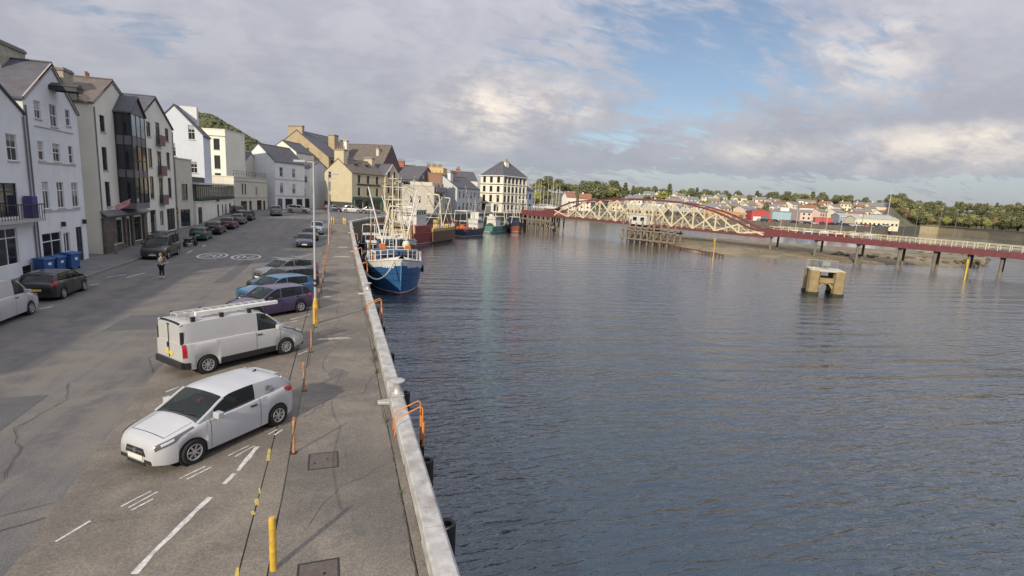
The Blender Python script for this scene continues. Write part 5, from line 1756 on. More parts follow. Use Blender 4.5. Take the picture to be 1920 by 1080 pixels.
# manhole covers with frames
IRON = mat('rusty_iron_cover', (0.15, 0.115, 0.10), 0.75, scale=10, col2=(0.09, 0.075, 0.07), bump=0.8, bscale=60)
for i, (x, y, lb) in enumerate(((-2.33, 12.93, 'rectangular rusty manhole cover in the middle of the walkway'), (-2.3, 8.72, 'rectangular manhole cover cut by the bottom edge of the picture'))):
    t = thing('manhole_cover', lb, 'manhole cover', (x, y, 0.019), 0.02)
    b = MB()
    b.box(-0.36, 0.36, -0.42, -0.38, 0, 0.006).box(-0.36, 0.36, 0.38, 0.42, 0, 0.006).box(-0.36, -0.32, -0.38, 0.38, 0, 0.006).box(0.32, 0.36, -0.38, 0.38, 0, 0.006)
    b.build('frame', DARKTRIM, t)
    MB().box(-0.315, 0.315, -0.375, 0.375, 0, 0.008).build('lid', IRON, t)
    for sx, sy in ((-0.2, -0.1), (0.1, 0.05)):
        MB().lathe([(0.03, 0.0085), (0.03, 0.012)], 8, (sx, sy, 0)).build('key_hole', SEAM, t)
    MB().poly([(-0.56, -0.6, 0.003), (0.56, -0.62, 0.003), (0.55, 0.6, 0.003), (-0.55, 0.58, 0.003)]).build('surround', PALE if False else CONCRETE_WALK, t)

# orange ladder handrails over the coping
for i, y in enumerate((14.15, 29.5, 45.6, 57.2, 71.0)):
    z = GZ(0, y)
    t = thing('quay_ladder', ['nearest orange ladder handrail over the white coping', 'orange ladder handrail between the near mooring bollard and the blue trawler', 'orange ladder handrail beside the bow of the blue trawler', 'orange ladder handrail alongside the blue trawler deck', 'farthest orange ladder handrail on the walkway edge'][i], 'ladder', (0, y, z), 0, 'ladders down the quay wall')
    for dy in (-0.22, 0.22):
        MB().path([(-0.48, dy, 0.02), (-0.48, dy, 0.40), (-0.42, dy, 0.54), (0.14, dy, 0.80), (0.22, dy, 0.82), (0.28, dy, 0.76), (0.30, dy, -0.35)], 0.019, 8).build('hand_hoop', ORANGE, t, smooth=True)
        MB().tube((0.32, dy, -0.36), (0.30, dy, -3.6), 0.03, n=8).build('stile', BLACK, t)
        MB().tube((0.31, dy, 0.35), (0.31, dy, -0.36), 0.032, n=8).build('stile_sleeve', ORANGE, t)
    for k in range(11):
        MB().tube((0.31, -0.22, -0.5 - 0.28 * k), (0.31, 0.22, -0.5 - 0.28 * k), 0.018, n=6).build('rung', BLACK, t)

# silver mooring bollards standing on the coping
SILVERP = mat('silver_bollard_paint', (0.52, 0.52, 0.52), 0.45, scale=7, col2=(0.40, 0.39, 0.38), metal=0.35)
for i, y in enumerate((16.35, 35.2, 59.8, 78.0)):
    z = GZ(0, y)
    t = thing('mooring_bollard', ['large silver mooring bollard on the coping, nearest the camera', 'silver mooring bollard on the coping near the blue bow', 'silver mooring bollard on the coping alongside the blue trawler', 'farthest silver mooring bollard on the coping'][i], 'bollard', (-0.17, y, z + 0.0), 0, 'mooring bollards')
    MB().lathe([(0.20, 0.296), (0.20, 0.36), (0.145, 0.42), (0.125, 0.60), (0.15, 0.70), (0.235, 0.735), (0.24, 0.775), (0.19, 0.80), (0.02, 0.805)], 20).build('head', SILVERP, t, smooth=True)
    b = MB().prism([(-0.20, -0.19, 0.296), (0.20, -0.24, 0.296), (0.20, 0.24, 0.296), (-0.20, 0.19, 0.296)], (0, 0, 0.035))
    b.prism([(-0.62, -0.10, 0.02), (-0.255, -0.17, 0.02), (-0.255, 0.17, 0.02), (-0.62, 0.10, 0.02)], (0, 0, 0.09))
    b.prism([(-0.30, -0.09, 0.06), (-0.15, -0.09, 0.42), (-0.15, 0.09, 0.42), (-0.30, 0.09, 0.06)], (0.05, 0, -0.02))
    b.build('base', SILVERP, t, bevel=0.015)

# fenders hung down the wall
for i, y in enumerate((7.2, 10.1, 12.95, 17.95, 22.6, 27.4, 32.0, 36.4, 40.8)):
    z = GZ(0, y)
    hollow = i < 4
    t = thing('fender_pile', f'{ordn[i]} black fender against the quay wall counting from the camera', 'fender', (0.04, y, z), 0, 'fenders on the quay wall')
    if hollow:
        b = MB()
        r = 0.19
        n = 20
        ring = lambda r_, h_: [(0.22 + r_ * math.cos(2 * math.pi * k / n), r_ * math.sin(2 * math.pi * k / n), h_) for k in range(n)] + [(0.22 + r_, 0, h_)]
        b.grid([ring(r, -3.4), ring(r, -0.30), ring(r * 0.95, -0.27), ring(r * 0.55, -0.27), ring(r * 0.5, -0.32), ring(r * 0.5, -1.2)])
        b.build('rubber_tube', RUBBER, t, smooth=True)
    else:
        MB().box(0.02, 0.30, -0.15, 0.15, -3.5, -0.25).build('timber', BLACK, t, bevel=0.02)
    MB().box(0.0, 0.08, -0.26, 0.26, -0.62, -0.5).build('wall_bracket', DARKTRIM, t)
    if i < 2:
        pts = [(0.02 + 0.16 * math.sin(k / 9 * 3.1), -0.55 + 0.35 * k / 9, -0.05 - 0.3 * (k / 9) ** 2) for k in range(10)]
        MB().path(pts, 0.012, 5).build('hanging_chain', STEEL, t)
MB_t = MB().box(0.045, 0.20, -5, 47, -0.62, -0.40)
tag(MB_t.build('wale_timber', TIMBER), 'long dark horizontal timber along the quay wall below the coping', 'timber')

# weeds in the joint
random.seed(11)
WEED = mat('weed_green', (0.10, 0.12, 0.045), 0.9, 0.3, 8)
wd = MB()
for cx, cy, n, s in ((-0.62, 20.9, 60, 0.22), (-0.60, 19.4, 30, 0.12), (-0.55, 22.3, 30, 0.14), (-0.62, 15.0, 14, 0.08), (-0.64, 11.0, 10, 0.07)):
    for k in range(n):
        x, y = cx + random.gauss(0, s * 0.35), cy + random.gauss(0, s * 1.2)
        q, h = random.uniform(0, 6.28), random.uniform(0.05, 0.16)
        w = 0.012
        wd.poly([(x - w * math.sin(q), y + w * math.cos(q), 0.018), (x + w * math.sin(q), y - w * math.cos(q), 0.018), (x + h * 0.6 * math.cos(q), y + h * 0.6 * math.sin(q), 0.018 + h)])
tag(wd.build('weeds', WEED, fix=False), 'small green weeds growing in the joint behind the coping', 'weeds', kind='stuff')
random.seed(21)

# ---------------------------------------------------------------- street things by the houses
BINB = mat('blue_bin_plastic', (0.03, 0.10, 0.30), 0.5, 0.08)
for i, (x, y, s) in enumerate(((-20.95, 43.2, 0.88), (-20.75, 44.35, 0.88), (-20.4, 45.45, 1.0))):
    t = thing('wheeled_bin', ['blue wheeled bin nearest the left, by the white gabled house', 'middle blue wheeled bin, half hidden between the two others', 'largest blue wheeled bin, rightmost of the three'][i], 'bin', (x, y, 0.12), random.uniform(-.08, .08) - 0.2, 'blue wheeled bins')
    a, bb, h = 0.42 * s, 0.52 * s, 1.08 * s
    b = MB()
    b.add([(-a * .85, -bb * .85, 0.12), (a * .85, -bb * .85, 0.12), (a * .85, bb * .85, 0.12), (-a * .85, bb * .85, 0.12), (-a, -bb, h), (a, -bb, h), (a, bb, h), (-a, bb, h)], [(3, 2, 1, 0), (4, 5, 6, 7), (0, 1, 5, 4), (1, 2, 6, 5), (2, 3, 7, 6), (3, 0, 4, 7)])
    b.build('tub', BINB, t, bevel=0.03)
    lid = MB()
    lid.prism([(-a - 0.05, -bb - 0.04, h + 0.004), (a + 0.06, -bb - 0.04, h + 0.004), (a + 0.03, -bb - 0.04, h + 0.10), (-a * 0.3, -bb - 0.04, h + 0.17), (-a - 0.05, -bb - 0.04, h + 0.10)], (0, 2 * bb + 0.08, 0))
    lid.build('lid', BINB, t, bevel=0.015)
    for dx in (-1, 1):
        for dy in (-1, 1):
            MB().lathe([(0.09, -0.025), (0.09, 0.025)], 10, (dx * a * .7, dy * bb * .8, 0.09), 'y').build('wheel', TYRE, t)
    MB().box(a * 0.97, a * 0.97 + 0.012, -0.12, 0.14, h * 0.62, h * 0.80).build('sticker', FRAME_WHITE, t)

# no-entry sign
t = thing('no_entry_sign', 'round red no-entry sign on a post outside the cream flats', 'road sign', (-19.9, 71.0, GZ(0, 71) + 0.12), R(-62))
MB().tube((0, 0, 0), (0, 0, 3.2), 0.045, n=10).build('post', STEEL, t)
d = MB().lathe([(0.40, -0.012), (0.40, 0.012)], 28, (0, -0.07, 2.8), 'y').build('disc', mat('sign_red', (0.45, 0.02, 0.03), 0.5), t)
MB().lathe([(0.43, -0.004), (0.43, 0.006)], 28, (0, -0.055, 2.8), 'y').build('rim', FRAME_WHITE, d)
MB().box(-0.28, 0.28, -0.092, -0.084, 2.73, 2.87).build('white_bar', FRAME_WHITE, d)
MB().box(-0.36, 0.36, -0.08, -0.06, 1.1, 1.75).build('lower_plate', mat('plate_grey', (0.30, 0.30, 0.28), 0.6), t)
# slim signpost at the stone shopfront
t = thing('street_post', 'slim pale post on the footway before the stone shopfront', 'post', (-18.75, 58.6, GZ(0, 58.6) + 0.12))
MB().tube((0, 0, 0), (0, 0, 3.4), 0.05, n=10).build('shaft', STEEL, t)
MB().lathe([(0.055, 0), (0.03, 0.05)], 10, (0, 0, 3.4)).build('cap', DARKTRIM, t)
t = thing('footway_bollard', 'short grey bollard at the corner of the stone shopfront', 'bollard', (-20.8, 54.9, 0.12))
MB().lathe([(0.09, 0), (0.09, 1.0), (0.05, 1.08)], 12).build('shaft', KERB, t, smooth=True)
MB().lathe([(0.11, 0), (0.11, 0.08)], 12, (0, 0, 0.8)).build('collar', FRAME_WHITE, t)

# motorcycle
t = thing('motorcycle', 'dark motorcycle leaning at the kerb between the black van and the green car', 'motorcycle', (-16.75, 62.2, GZ(0, 62.2)), R(65))
tw = MB().lathe([(0.21, -0.05), (0.30, -0.06), (0.315, 0), (0.30, 0.06), (0.21, 0.05)], 20, axis='y').mesh('tyre', smooth=True)
tw.materials.append(TYRE)
rw_ = MB().lathe([(0.03, -0.03), (0.20, -0.02), (0.215, 0.02), (0.03, 0.03)], 16, axis='y').mesh('rim', smooth=True)
rw_.materials.append(RIM)
for x in (-0.72, 0.74):
    w_ = link('wheel', tw, None, t)
    w_.location = (x, 0, 0.31)
    link('rim', rw_, None, w_)
b = MB()
rings = []
for x, w, z0, z1 in ((-0.95, 0.06, 0.80, 0.86), (-0.55, 0.12, 0.72, 0.86), (-0.15, 0.14, 0.70, 0.84), (0.05, 0.16, 0.74, 0.99), (0.35, 0.14, 0.78, 1.02), (0.52, 0.05, 0.86, 0.95)):
    rings.append([(x, -w, z0), (x, w, z0), (x, w * 0.8, z1), (x, -w * 0.8, z1), (x, -w, z0)])
b.grid(rings)
b.build('tank_and_seat', P_BLACK, t, smooth=50)
MB().box(-0.22, 0.28, -0.16, 0.16, 0.32, 0.68).build('engine', mat('engine_grey', (0.20, 0.20, 0.21), 0.4, metal=0.6), t, bevel=0.05)
for y in (-0.09, 0.09):
    MB().tube((0.72, y, 0.31), (0.48, y, 0.98), 0.028, n=8).build('fork_leg', STEEL, t)
    MB().tube((-0.72, y, 0.31), (-0.1, y, 0.42), 0.028, n=8).build('swing_arm', STEEL, t)
MB().path([(0.36, -0.36, 1.08), (0.46, -0.16, 1.06), (0.46, 0.16, 1.06), (0.36, 0.36, 1.08)], 0.018, 6).build('handlebar', FRAME_DARK, t)
MB().lathe([(0.02, 0), (0.10, 0.02), (0.10, 0.1)], 12, (0.56, -0.05, 0.92), 'y').build('headlamp', LAMPGLASS, t)
MB().prism([(0.50, -0.16, 1.02), (0.50, 0.16, 1.02), (0.38, 0.12, 1.34), (0.38, -0.12, 1.34)], (0.01, 0, 0.01)).build('windshield', GLASS_CAR, t)
MB().tube((-0.05, -0.16, 0.34), (-0.9, -0.18, 0.42), 0.045, n=8).build('exhaust', CHROME, t)
MB().box(-0.55, -0.2, 0.16, 0.34, 0.55, 0.82).build('pannier', DARKTRIM, t, bevel=0.03)
t.rotation_euler = (R(8), 0, R(65))

# ---------------------------------------------------------------- person crossing the road
def skin_body(name, joints, bones, m, parent, lvl=2):
    me = bpy.data.meshes.new(name)
    ks = list(joints)
    me.from_pydata([joints[k][0] for k in ks], [(ks.index(a), ks.index(b)) for a, b in bones], [])
    o = link(name, me, m, parent)
    sk = o.modifiers.new('skin', 'SKIN')
    for i, k in enumerate(ks):
        r = joints[k][1]
        me.skin_vertices[0].data[i].radius = r if isinstance(r, tuple) else (r, r)
    me.skin_vertices[0].data[0].use_root = True
    sk.use_smooth_shade = True
    sb = o.modifiers.new('sub', 'SUBSURF')
    sb.levels = sb.render_levels = lvl
    return o


SKIN = mat('skin', (0.50, 0.31, 0.23), 0.6, 0.05)
t = thing('person', 'person in dark patterned jacket and leggings with pink shoes, crossing the road', 'person', (-13.75, 41.9, 0.0), R(70))
J = {'pel': ((0, 0, 0.94), (0.155, 0.125)), 'wst': ((0, 0, 1.10), (0.125, 0.10)), 'chs': ((0.02, 0, 1.30), (0.155, 0.11)), 'nk0': ((0.02, 0, 1.44), (0.075, 0.07)), 'nk': ((0.03, 0, 1.50), 0.05), 'hd0': ((0.045, 0, 1.58), (0.075, 0.085)), 'hd1': ((0.05, 0, 1.66), (0.078, 0.095)), 'hd2': ((0.045, 0, 1.73), (0.05, 0.06)),
     'shL': ((0.02, 0.17, 1.39), 0.062), 'elL': ((0.16, 0.24, 1.18), 0.046), 'wrL': ((0.33, 0.12, 1.36), 0.034), 'haL': ((0.38, 0.07, 1.43), (0.03, 0.02)),
     'shR': ((0.02, -0.17, 1.39), 0.062), 'elR': ((0.15, -0.25, 1.17), 0.046), 'wrR': ((0.33, -0.12, 1.34), 0.034), 'haR': ((0.38, -0.07, 1.42), (0.03, 0.02)),
     'hpL': ((0, 0.09, 0.88), 0.095), 'knL': ((0.05, 0.10, 0.50), 0.06), 'anL': ((-0.03, 0.10, 0.11), 0.042), 'toL': ((0.12, 0.11, 0.045), (0.045, 0.03)),
     'hpR': ((0, -0.09, 0.88), 0.095), 'knR': ((0.03, -0.10, 0.50), 0.06), 'anR': ((0.02, -0.10, 0.10), 0.042), 'toR': ((0.17, -0.11, 0.045), (0.045, 0.03))}
Bn = [('pel', 'wst'), ('wst', 'chs'), ('chs', 'nk0'), ('nk0', 'nk'), ('nk', 'hd0'), ('hd0', 'hd1'), ('hd1', 'hd2'), ('chs', 'shL'), ('shL', 'elL'), ('elL', 'wrL'), ('wrL', 'haL'), ('chs', 'shR'), ('shR', 'elR'), ('elR', 'wrR'), ('wrR', 'haR'),
      ('pel', 'hpL'), ('hpL', 'knL'), ('knL', 'anL'), ('anL', 'toL'), ('pel', 'hpR'), ('hpR', 'knR'), ('knR', 'anR'), ('anR', 'toR')]
skin_body('body', J, Bn, SKIN, t)
# jacket, leggings, shoes, hair
K = {k: (v[0], tuple(q + 0.022 for q in v[1]) if isinstance(v[1], tuple) else v[1] + 0.016) for k, v in J.items()}
K['pel'] = ((0, 0, 0.90), (0.19, 0.155))
jk = {k: K[k] for k in ('pel', 'wst', 'chs', 'nk0', 'shL', 'elL', 'wrL', 'shR', 'elR', 'wrR')}
skin_body('jacket', jk, [('pel', 'wst'), ('wst', 'chs'), ('chs', 'nk0'), ('chs', 'shL'), ('shL', 'elL'), ('elL', 'wrL'), ('chs', 'shR'), ('shR', 'elR'), ('elR', 'wrR')], mat('patterned_jacket', (0.30, 0.29, 0.28), 0.9, scale=9, col2=(0.012, 0.012, 0.014)), t)
lg = {k: (J[k][0], J[k][1] + 0.012 if not isinstance(J[k][1], tuple) else J[k][1]) for k in ('pel', 'hpL', 'knL', 'anL', 'hpR', 'knR', 'anR')}
lg['pel'] = ((0, 0, 0.93), (0.165, 0.135))
skin_body('leggings', lg, [('pel', 'hpL'), ('hpL', 'knL'), ('knL', 'anL'), ('pel', 'hpR'), ('hpR', 'knR'), ('knR', 'anR')], mat('black_leggings', (0.014, 0.014, 0.018), 0.85), t)
PINK = mat('pink_shoe', (0.78, 0.13, 0.22), 0.6)
for s in ('L', 'R'):
    a, e = Vector(J['an' + s][0]), Vector(J['to' + s][0])
    bk = Vector((a.x - 0.06, a.y, 0.045))
    skin_body('shoe', {'h': (tuple(bk), (0.05, 0.045)), 'm': (tuple((bk + e) / 2 + Vector((0, 0, 0.012))), (0.056, 0.05)), 't': (tuple(e + Vector((0.06, 0, 0.0))), (0.048, 0.04))}, [('h', 'm'), ('m', 't')], PINK, t)
    MB().lathe([(0.055, 0), (0.058, 0.09), (0.05, 0.10)], 10, (a.x, a.y, 0.075)).build('sock', FRAME_WHITE, t)
    # fingers of the raised hands
    ha, wr_ = Vector(J['ha' + s][0]), Vector(J['wr' + s][0])
    dr = (ha - wr_).normalized()
    for k in range(4):
        o_ = Vector((0, 0, 0.024 - 0.016 * k))
        MB().path([ha + o_, ha + o_ + dr * 0.04, ha + o_ + dr * 0.06 + Vector((-0.02, 0, 0.012))], 0.008, 5).build('finger', SKIN, t)
    MB().path([wr_ + dr * 0.03, wr_ + dr * 0.06 + Vector((-0.03, 0, 0.02))], 0.009, 5).build('thumb', SKIN, t)
hr = MB()
rows_ = []
for i in range(7):
    u = i / 6
    rows_.append([(0.03 + (0.102 * math.sin(u * 2.1 + 0.2)) * math.cos(q) * 0.95 - 0.02, 0.092 * math.sin(u * 2.1 + 0.2) * math.sin(q), 1.665 + 0.125 * math.cos(u * 2.1 + 0.2)) for q in [R(55) + R(250) * k / 12 for k in range(13)]])
hr.grid(rows_)
hr.build('hair', mat('light_brown_hair', (0.28, 0.17, 0.10), 0.8), t, smooth=True)
MB().box(0.385, 0.395, -0.04, 0.04, 1.40, 1.52).build('phone', FRAME_DARK, t)
for y in (-0.032, 0.032):
    MB().lathe([(0.004, -0.005), (0.012, 0.0), (0.004, 0.005)], 8, (0.137, y, 1.675), 'y').build('eye', SEAM, t)
MB().prism([(0.13, -0.012, 1.63), (0.13, 0.012, 1.63), (0.125, 0.0, 1.675)], (0.025, 0, 0)).build('nose', SKIN, t)
MB().box(0.128, 0.137, -0.022, 0.022, 1.600, 1.608).build('mouth', mat('lips', (0.4, 0.13, 0.12), 0.6), t)

# ================================================================ FISHING BOATS
WL = -3.0
BO_WHITE = mat('boat_white', (0.72, 0.72, 0.70), 0.5, scale=2.5, col2=(0.55, 0.53, 0.50), streak=0.25)
BO_BLUE = mat('hull_blue', (0.035, 0.13, 0.32), 0.45, scale=1.6, col2=(0.022, 0.085, 0.22), streak=0.2)
BO_RED = mat('hull_red', (0.30, 0.06, 0.055), 0.6, scale=1.4, col2=(0.19, 0.05, 0.045), streak=0.3)
BO_RUST = mat('hull_rust', (0.20, 0.12, 0.07), 0.8, scale=1.8, col2=(0.12, 0.075, 0.05), streak=0.3)
BO_NAVY = mat('hull_navy', (0.03, 0.045, 0.09), 0.5, 0.15, 2)
BO_TEAL = mat('hull_teal', (0.06, 0.20, 0.18), 0.5, 0.15, 2)
ANTI = mat('antifouling_red', (0.16, 0.05, 0.04), 0.7, 0.2)
RUSTS = mat('rusty_gear', (0.24, 0.12, 0.06), 0.8, 0.3, 5)
CREAMM = mat('cream_mast', (0.68, 0.63, 0.50), 0.5, 0.1)
NET = mat('green_net', (0.05, 0.10, 0.08), 0.95, 0.4, 8)
NETO = mat('orange_net', (0.55, 0.16, 0.05), 0.95, 0.4, 8)
DECKM = mat('deck_grey', (0.20, 0.20, 0.19), 0.8, 0.2)
BUFF = mat('buff_gear', (0.50, 0.38, 0.14), 0.8, 0.3, 4)


def boat(name, label, loc, hd, L, B, h0, dh, hullm, topm=None, topz=None, rake=0.06, group='fishing boats at the quay', stern=0.84, midband=None):
    """hull from stern (s=0) to bow (s=1); x forward, z from the waterline"""
    root = thing(name, label, 'fishing boat', (loc[0], loc[1], WL), hd, group)

    def brd(s):
        b = B / 2 * (stern + (1 - stern) * min(1, s / 0.35))
        if s > 0.55:
            b *= max(0.0, 1 - ((s - 0.55) / 0.45) ** 2.7) ** 0.9
        return b

    def sheer(s):
        return h0 + dh * s ** 2.2 + 0.12 * (1 - s) ** 3

    def P(s, z):
        zs = sheer(s)
        b = brd(s)
        bw = b * (0.95 - 0.42 * s ** 3)
        if z >= 0:
            t = min(1.0, z / zs)
            y = bw + (b - bw) * t ** 0.85
        else:
            y = bw * (1 + z / 1.1 * 0.55)
        x = -L / 2 + L * s - rake * L * s ** 8 * (1 - max(0, z) / zs) + 0.02 * L * (1 - s) ** 6 * (z / zs)
        return x, y, z
    ss = [0, 0.04, 0.1, 0.2, 0.3, 0.4, 0.5, 0.58, 0.65, 0.72, 0.78, 0.83, 0.87, 0.91, 0.94, 0.965, 0.985, 1.0]

    def band(nm, m, f0, f1, n, off=0.0):
        b = MB()
        for sd in (-1, 1):
            b.grid([[(lambda q: (q[0], sd * (q[1] + off), q[2]))(P(s, f0(s) + (f1(s) - f0(s)) * j / n)) for j in range(n + 1)] for s in ss])
        a0 = [P(0, f0(0) + (f1(0) - f0(0)) * j / n) for j in range(n + 1)]
        b.grid([[(p[0], -p[1], p[2]) for p in a0], [(p[0], p[1], p[2]) for p in a0]])
        return b.build(nm, m, root, smooth=40, weld=True)
    band('antifouling', ANTI, lambda s: -0.9, lambda s: 0.10, 3)
    band('boot_stripe', BO_WHITE, lambda s: 0.10, lambda s: 0.20, 1)
    top = topz if topz else (lambda s: sheer(s))
    band('hull', hullm, lambda s: 0.20, top, 6)
    if topz:
        band('upper_strake', topm, topz, sheer, 2)
    # rubbing strakes and cap rail
    rs_ = MB()
    for sd in (-1, 1):
        rs_.path([(lambda q: (q[0], sd * q[1], q[2]))(P(s, sheer(s))) for s in ss], 0.06, 6)
    rs_.build('cap_rail', topm or BO_WHITE, root)
    for f in (0.42, 0.62):
        r2 = MB()
        for sd in (-1, 1):
            r2.path([(lambda q: (q[0], sd * (q[1] + 0.01), q[2]))(P(s, sheer(s) * f)) for s in ss], 0.045, 5)
        r2.build('rubbing_strake', midband or hullm, root)
    dk = MB()
    dz = 0.75
    dk.grid([[(P(s, sheer(s) - dz)[0], y, sheer(s) - dz) for y in (-P(s, sheer(s) - dz)[1] * 0.97, 0, P(s, sheer(s) - dz)[1] * 0.97)] for s in ss])
    dk.build('deck', DECKM, root)
    return root, P, sheer, brd


def house(root, x0, x1, w, z0, z1, m, nwin=4, roofm=None, rake=0.12):
    b = MB()
    b.prism([(x0, -w / 2, z0), (x1, -w / 2, z0), (x1 - rake, -w / 2, z1), (x0, -w / 2, z1)], (0, w, 0))
    h = b.build('wheelhouse', m, root, bevel=0.04)
    hz0, hz1 = z1 - 0.85, z1 - 0.22
    for i in range(nwin):
        ya = -w / 2 + 0.12 + i * (w - 0.24) / nwin
        yb = ya + (w - 0.24) / nwin - 0.1
        f = lambda z: x1 - rake * (z - z0) / (z1 - z0) + 0.012
        MB().prism([(f(hz0), ya, hz0), (f(hz0), yb, hz0), (f(hz1), yb, hz1), (f(hz1), ya, hz1)], (-0.03, 0, 0)).build('wheelhouse_window', GLASS, h)
    n2 = max(2, int((x1 - x0) / 1.0))
    for sd in (-1, 1):
        for i in range(n2):
            xa = x0 + 0.15 + i * (x1 - x0 - 0.4) / n2
            MB().box(xa, xa + 0.6, sd * w / 2 - 0.012, sd * w / 2 + 0.012, hz0, hz1).build('wheelhouse_window', GLASS, h)
    MB().box(x0 - 0.15, x1 + 0.12, -w / 2 - 0.12, w / 2 + 0.12, z1 + 0.002, z1 + 0.12).build('wheelhouse_roof', roofm or m, h)
    return h


def aframe(root, x, w, z0, z1, m, top=0.8, r=0.07, cross=(0.55,), nm='gallows'):
    b = MB()
    for sd in (-1, 1):
        b.tube((x, sd * w / 2, z0), (x, sd * w / 2 * top, z1), r, r * 0.85, 8)
    b.tube((x, -w / 2 * top, z1), (x, w / 2 * top, z1), r, r, 8)
    for c in cross:
        k = 1 + (top - 1) * c
        b.tube((x, -w / 2 * k, z0 + (z1 - z0) * c), (x, w / 2 * k, z0 + (z1 - z0) * c), r * 0.7, r * 0.7, 6)
    return b.build(nm, m, root)


def mast(root, x, z0, z1, m, r=0.09, yards=((0.7, 1.2),), y=0.0, rakex=0.0):
    b = MB().tube((x, y, z0), (x + rakex, y, z1), r, r * 0.5, 10)
    for f, w in yards:
        z = z0 + (z1 - z0) * f
        b.tube((x + rakex * f, y - w, z), (x + rakex * f, y + w, z), r * 0.45, r * 0.45, 6)
    o = b.build('mast', m, root)
    MB().lathe([(0.02, 0), (0.09, 0.05), (0.09, 0.18), (0.02, 0.24)], 8, (x + rakex * 0.9, y + 0.25, z0 + (z1 - z0) * 0.86)).build('mast_lamp', BO_WHITE, o)
    return o


def wires(root, segs, r=0.012, nm='rigging'):
    b = MB()
    for p, q in segs:
        b.tube(p, q, r, r, 4, caps=False)
    return b.build(nm, ROPE, root)


def clutter(root, boxes):
    for nm, x, y, z, sx, sy, sz, m in boxes:
        if nm in ('net_heap', 'rope_heap'):
            n, k = 9, 4
            rr = []
            for j in range(k + 1):
                f = j / k
                rr.append([(x + sx * (1 - f * f * 0.9) * math.cos(2 * math.pi * i / n) * random.uniform(.8, 1.1), y + sy * (1 - f * f * 0.9) * math.sin(2 * math.pi * i / n) * random.uniform(.8, 1.1), z + sz * math.sin(f * 1.57) * random.uniform(.85, 1.1)) for i in range(n)])
                rr[-1].append(rr[-1][0])
            MB().grid(rr).build(nm, m, root)
        elif nm in ('net_drum', 'winch'):
            MB().lathe([(sz * .4, -sy), (sz * .4, -sy * .9), (sz * .28, -sy * .88), (sz * .3, 0), (sz * .28, sy * .88), (sz * .4, sy * .9), (sz * .4, sy)], 14, (x, y, z + sz * .4), 'y').build(nm, m, root, smooth=30)
        else:
            MB().box(x - sx / 2, x + sx / 2, y - sy / 2, y + sy / 2, z, z + sz).build(nm, m, root, bevel=0.02)


DOWN = head(0, -1)
# --- blue trawler, bow to the camera
Lb = 16.5
root, P, sh, br = boat('blue_trawler', 'blue-hulled trawler with white whaleback, bow towards the camera at the near quay', (3.65, 58.2), DOWN, Lb, 5.7, 2.05, 1.5, BO_BLUE, BO_WHITE, lambda s: (2.05 + 1.5 * s ** 2.2 + 0.12 * (1 - s) ** 3) - (0.12 if s < 0.5 else 0.12 + 0.5 * sstep((s - 0.5) / 0.2)), midband=mat('strake_blue', (0.02, 0.07, 0.16), 0.5))
wb = MB()                                                    # white whaleback over the bow
ss_ = [0.60, 0.70, 0.78, 0.84, 0.89, 0.93, 0.96, 0.985]
wb.grid([[(P(s, sh(s))[0] - 0.0, y * br(s), sh(s) + 0.02 + 0.34 * (1 - y * y)) for y in (-0.99, -0.8, -0.5, 0, 0.5, 0.8, 0.99)] for s in ss_])
wb.build('whaleback', BO_WHITE, root, smooth=True)
for s_ in (0.70, 0.82):
    MB().path([(P(s_, sh(s_))[0], y * br(s_), sh(s_) + 0.03 + 0.35 * (1 - y * y)) for y in (-0.98, -0.8, -0.5, 0, 0.5, 0.8, 0.98)], 0.025, 5).build('whaleback_seam', LEAD, root)
rl = MB()
tops = {}
for sd in (-1, 1):
    prev = None
    for s in (0.42, 0.52, 0.62, 0.71, 0.79, 0.86, 0.92, 0.96):
        x, y, z = P(s, sh(s))
        y *= sd * 0.93
        MB().tube((x, y, z + 0.05), (x, y, z + 1.05), 0.048, n=6).build('rail_stanchion', BO_WHITE, root)
        if prev:
            rl.tube(prev, (x, y, z + 1.0), 0.028, n=5)
            rl.tube((prev[0], prev[1], prev[2] - 0.42), (x, y, z + 0.58), 0.02, n=5)
        prev = (x, y, z + 1.0)
        tops[(sd, s)] = prev
rl.tube(tops[(-1, 0.96)], tops[(1, 0.96)], 0.028, n=5)
rl.build('bow_rail', BO_WHITE, root)
MB().prism([(1.6, -2.35, 3.72), (4.2, -2.0, 3.86), (4.2, 2.0, 3.86), (1.6, 2.35, 3.72)], (0, 0, 0.14)).build('shelter_roof', mat('shelter_blue', (0.06, 0.10, 0.18), 0.5), root)
for y in (-1.9, 1.9):
    for x in (1.8, 4.0):
        MB().tube((x, y, 1.9), (x, y, 3.8), 0.06, n=6).build('shelter_post', BO_BLUE, root)
MB().box(1.7, 4.1, -1.85, 1.85, 2.0, 3.2).build('shelter_front', mat('shelter_dark', (0.05, 0.05, 0.08), 0.7), root)
house(root, -4.6, -1.6, 3.0, 1.6, 4.6, mat('shelter_blue', (0.06, 0.10, 0.18), 0.5), 5, BO_WHITE)
aframe(root, 0.9, 3.6, 1.6, 8.3, CREAMM, 0.30, 0.08, (0.36, 0.62))
aframe(root, -7.2, 4.4, 1.5, 6.0, RUSTS, 0.85, 0.10, (0.6,))
mast(root, -1.4, 4.6, 11.6, CREAMM, 0.10, ((0.62, 0.9), (0.82, 1.1), (0.95, 0.5)))
bm = MB()                                                     # derrick booms
for sd in (-1, 1):
    bm.tube((1.2, sd * 1.1, 3.8), (-1.2, sd * 2.6, 10.2), 0.085, 0.06, 8)
    bm.tube((1.2, sd * 1.1, 3.8), (0.3, sd * 0.4, 8.6), 0.06, 0.05, 8)
bm.build('derrick_boom', BO_WHITE, root)
lg_ = MB()
for y in (-0.55, -0.15):
    lg_.tube((1.55, y, 3.9), (1.0, y, 6.6), 0.03, n=5)
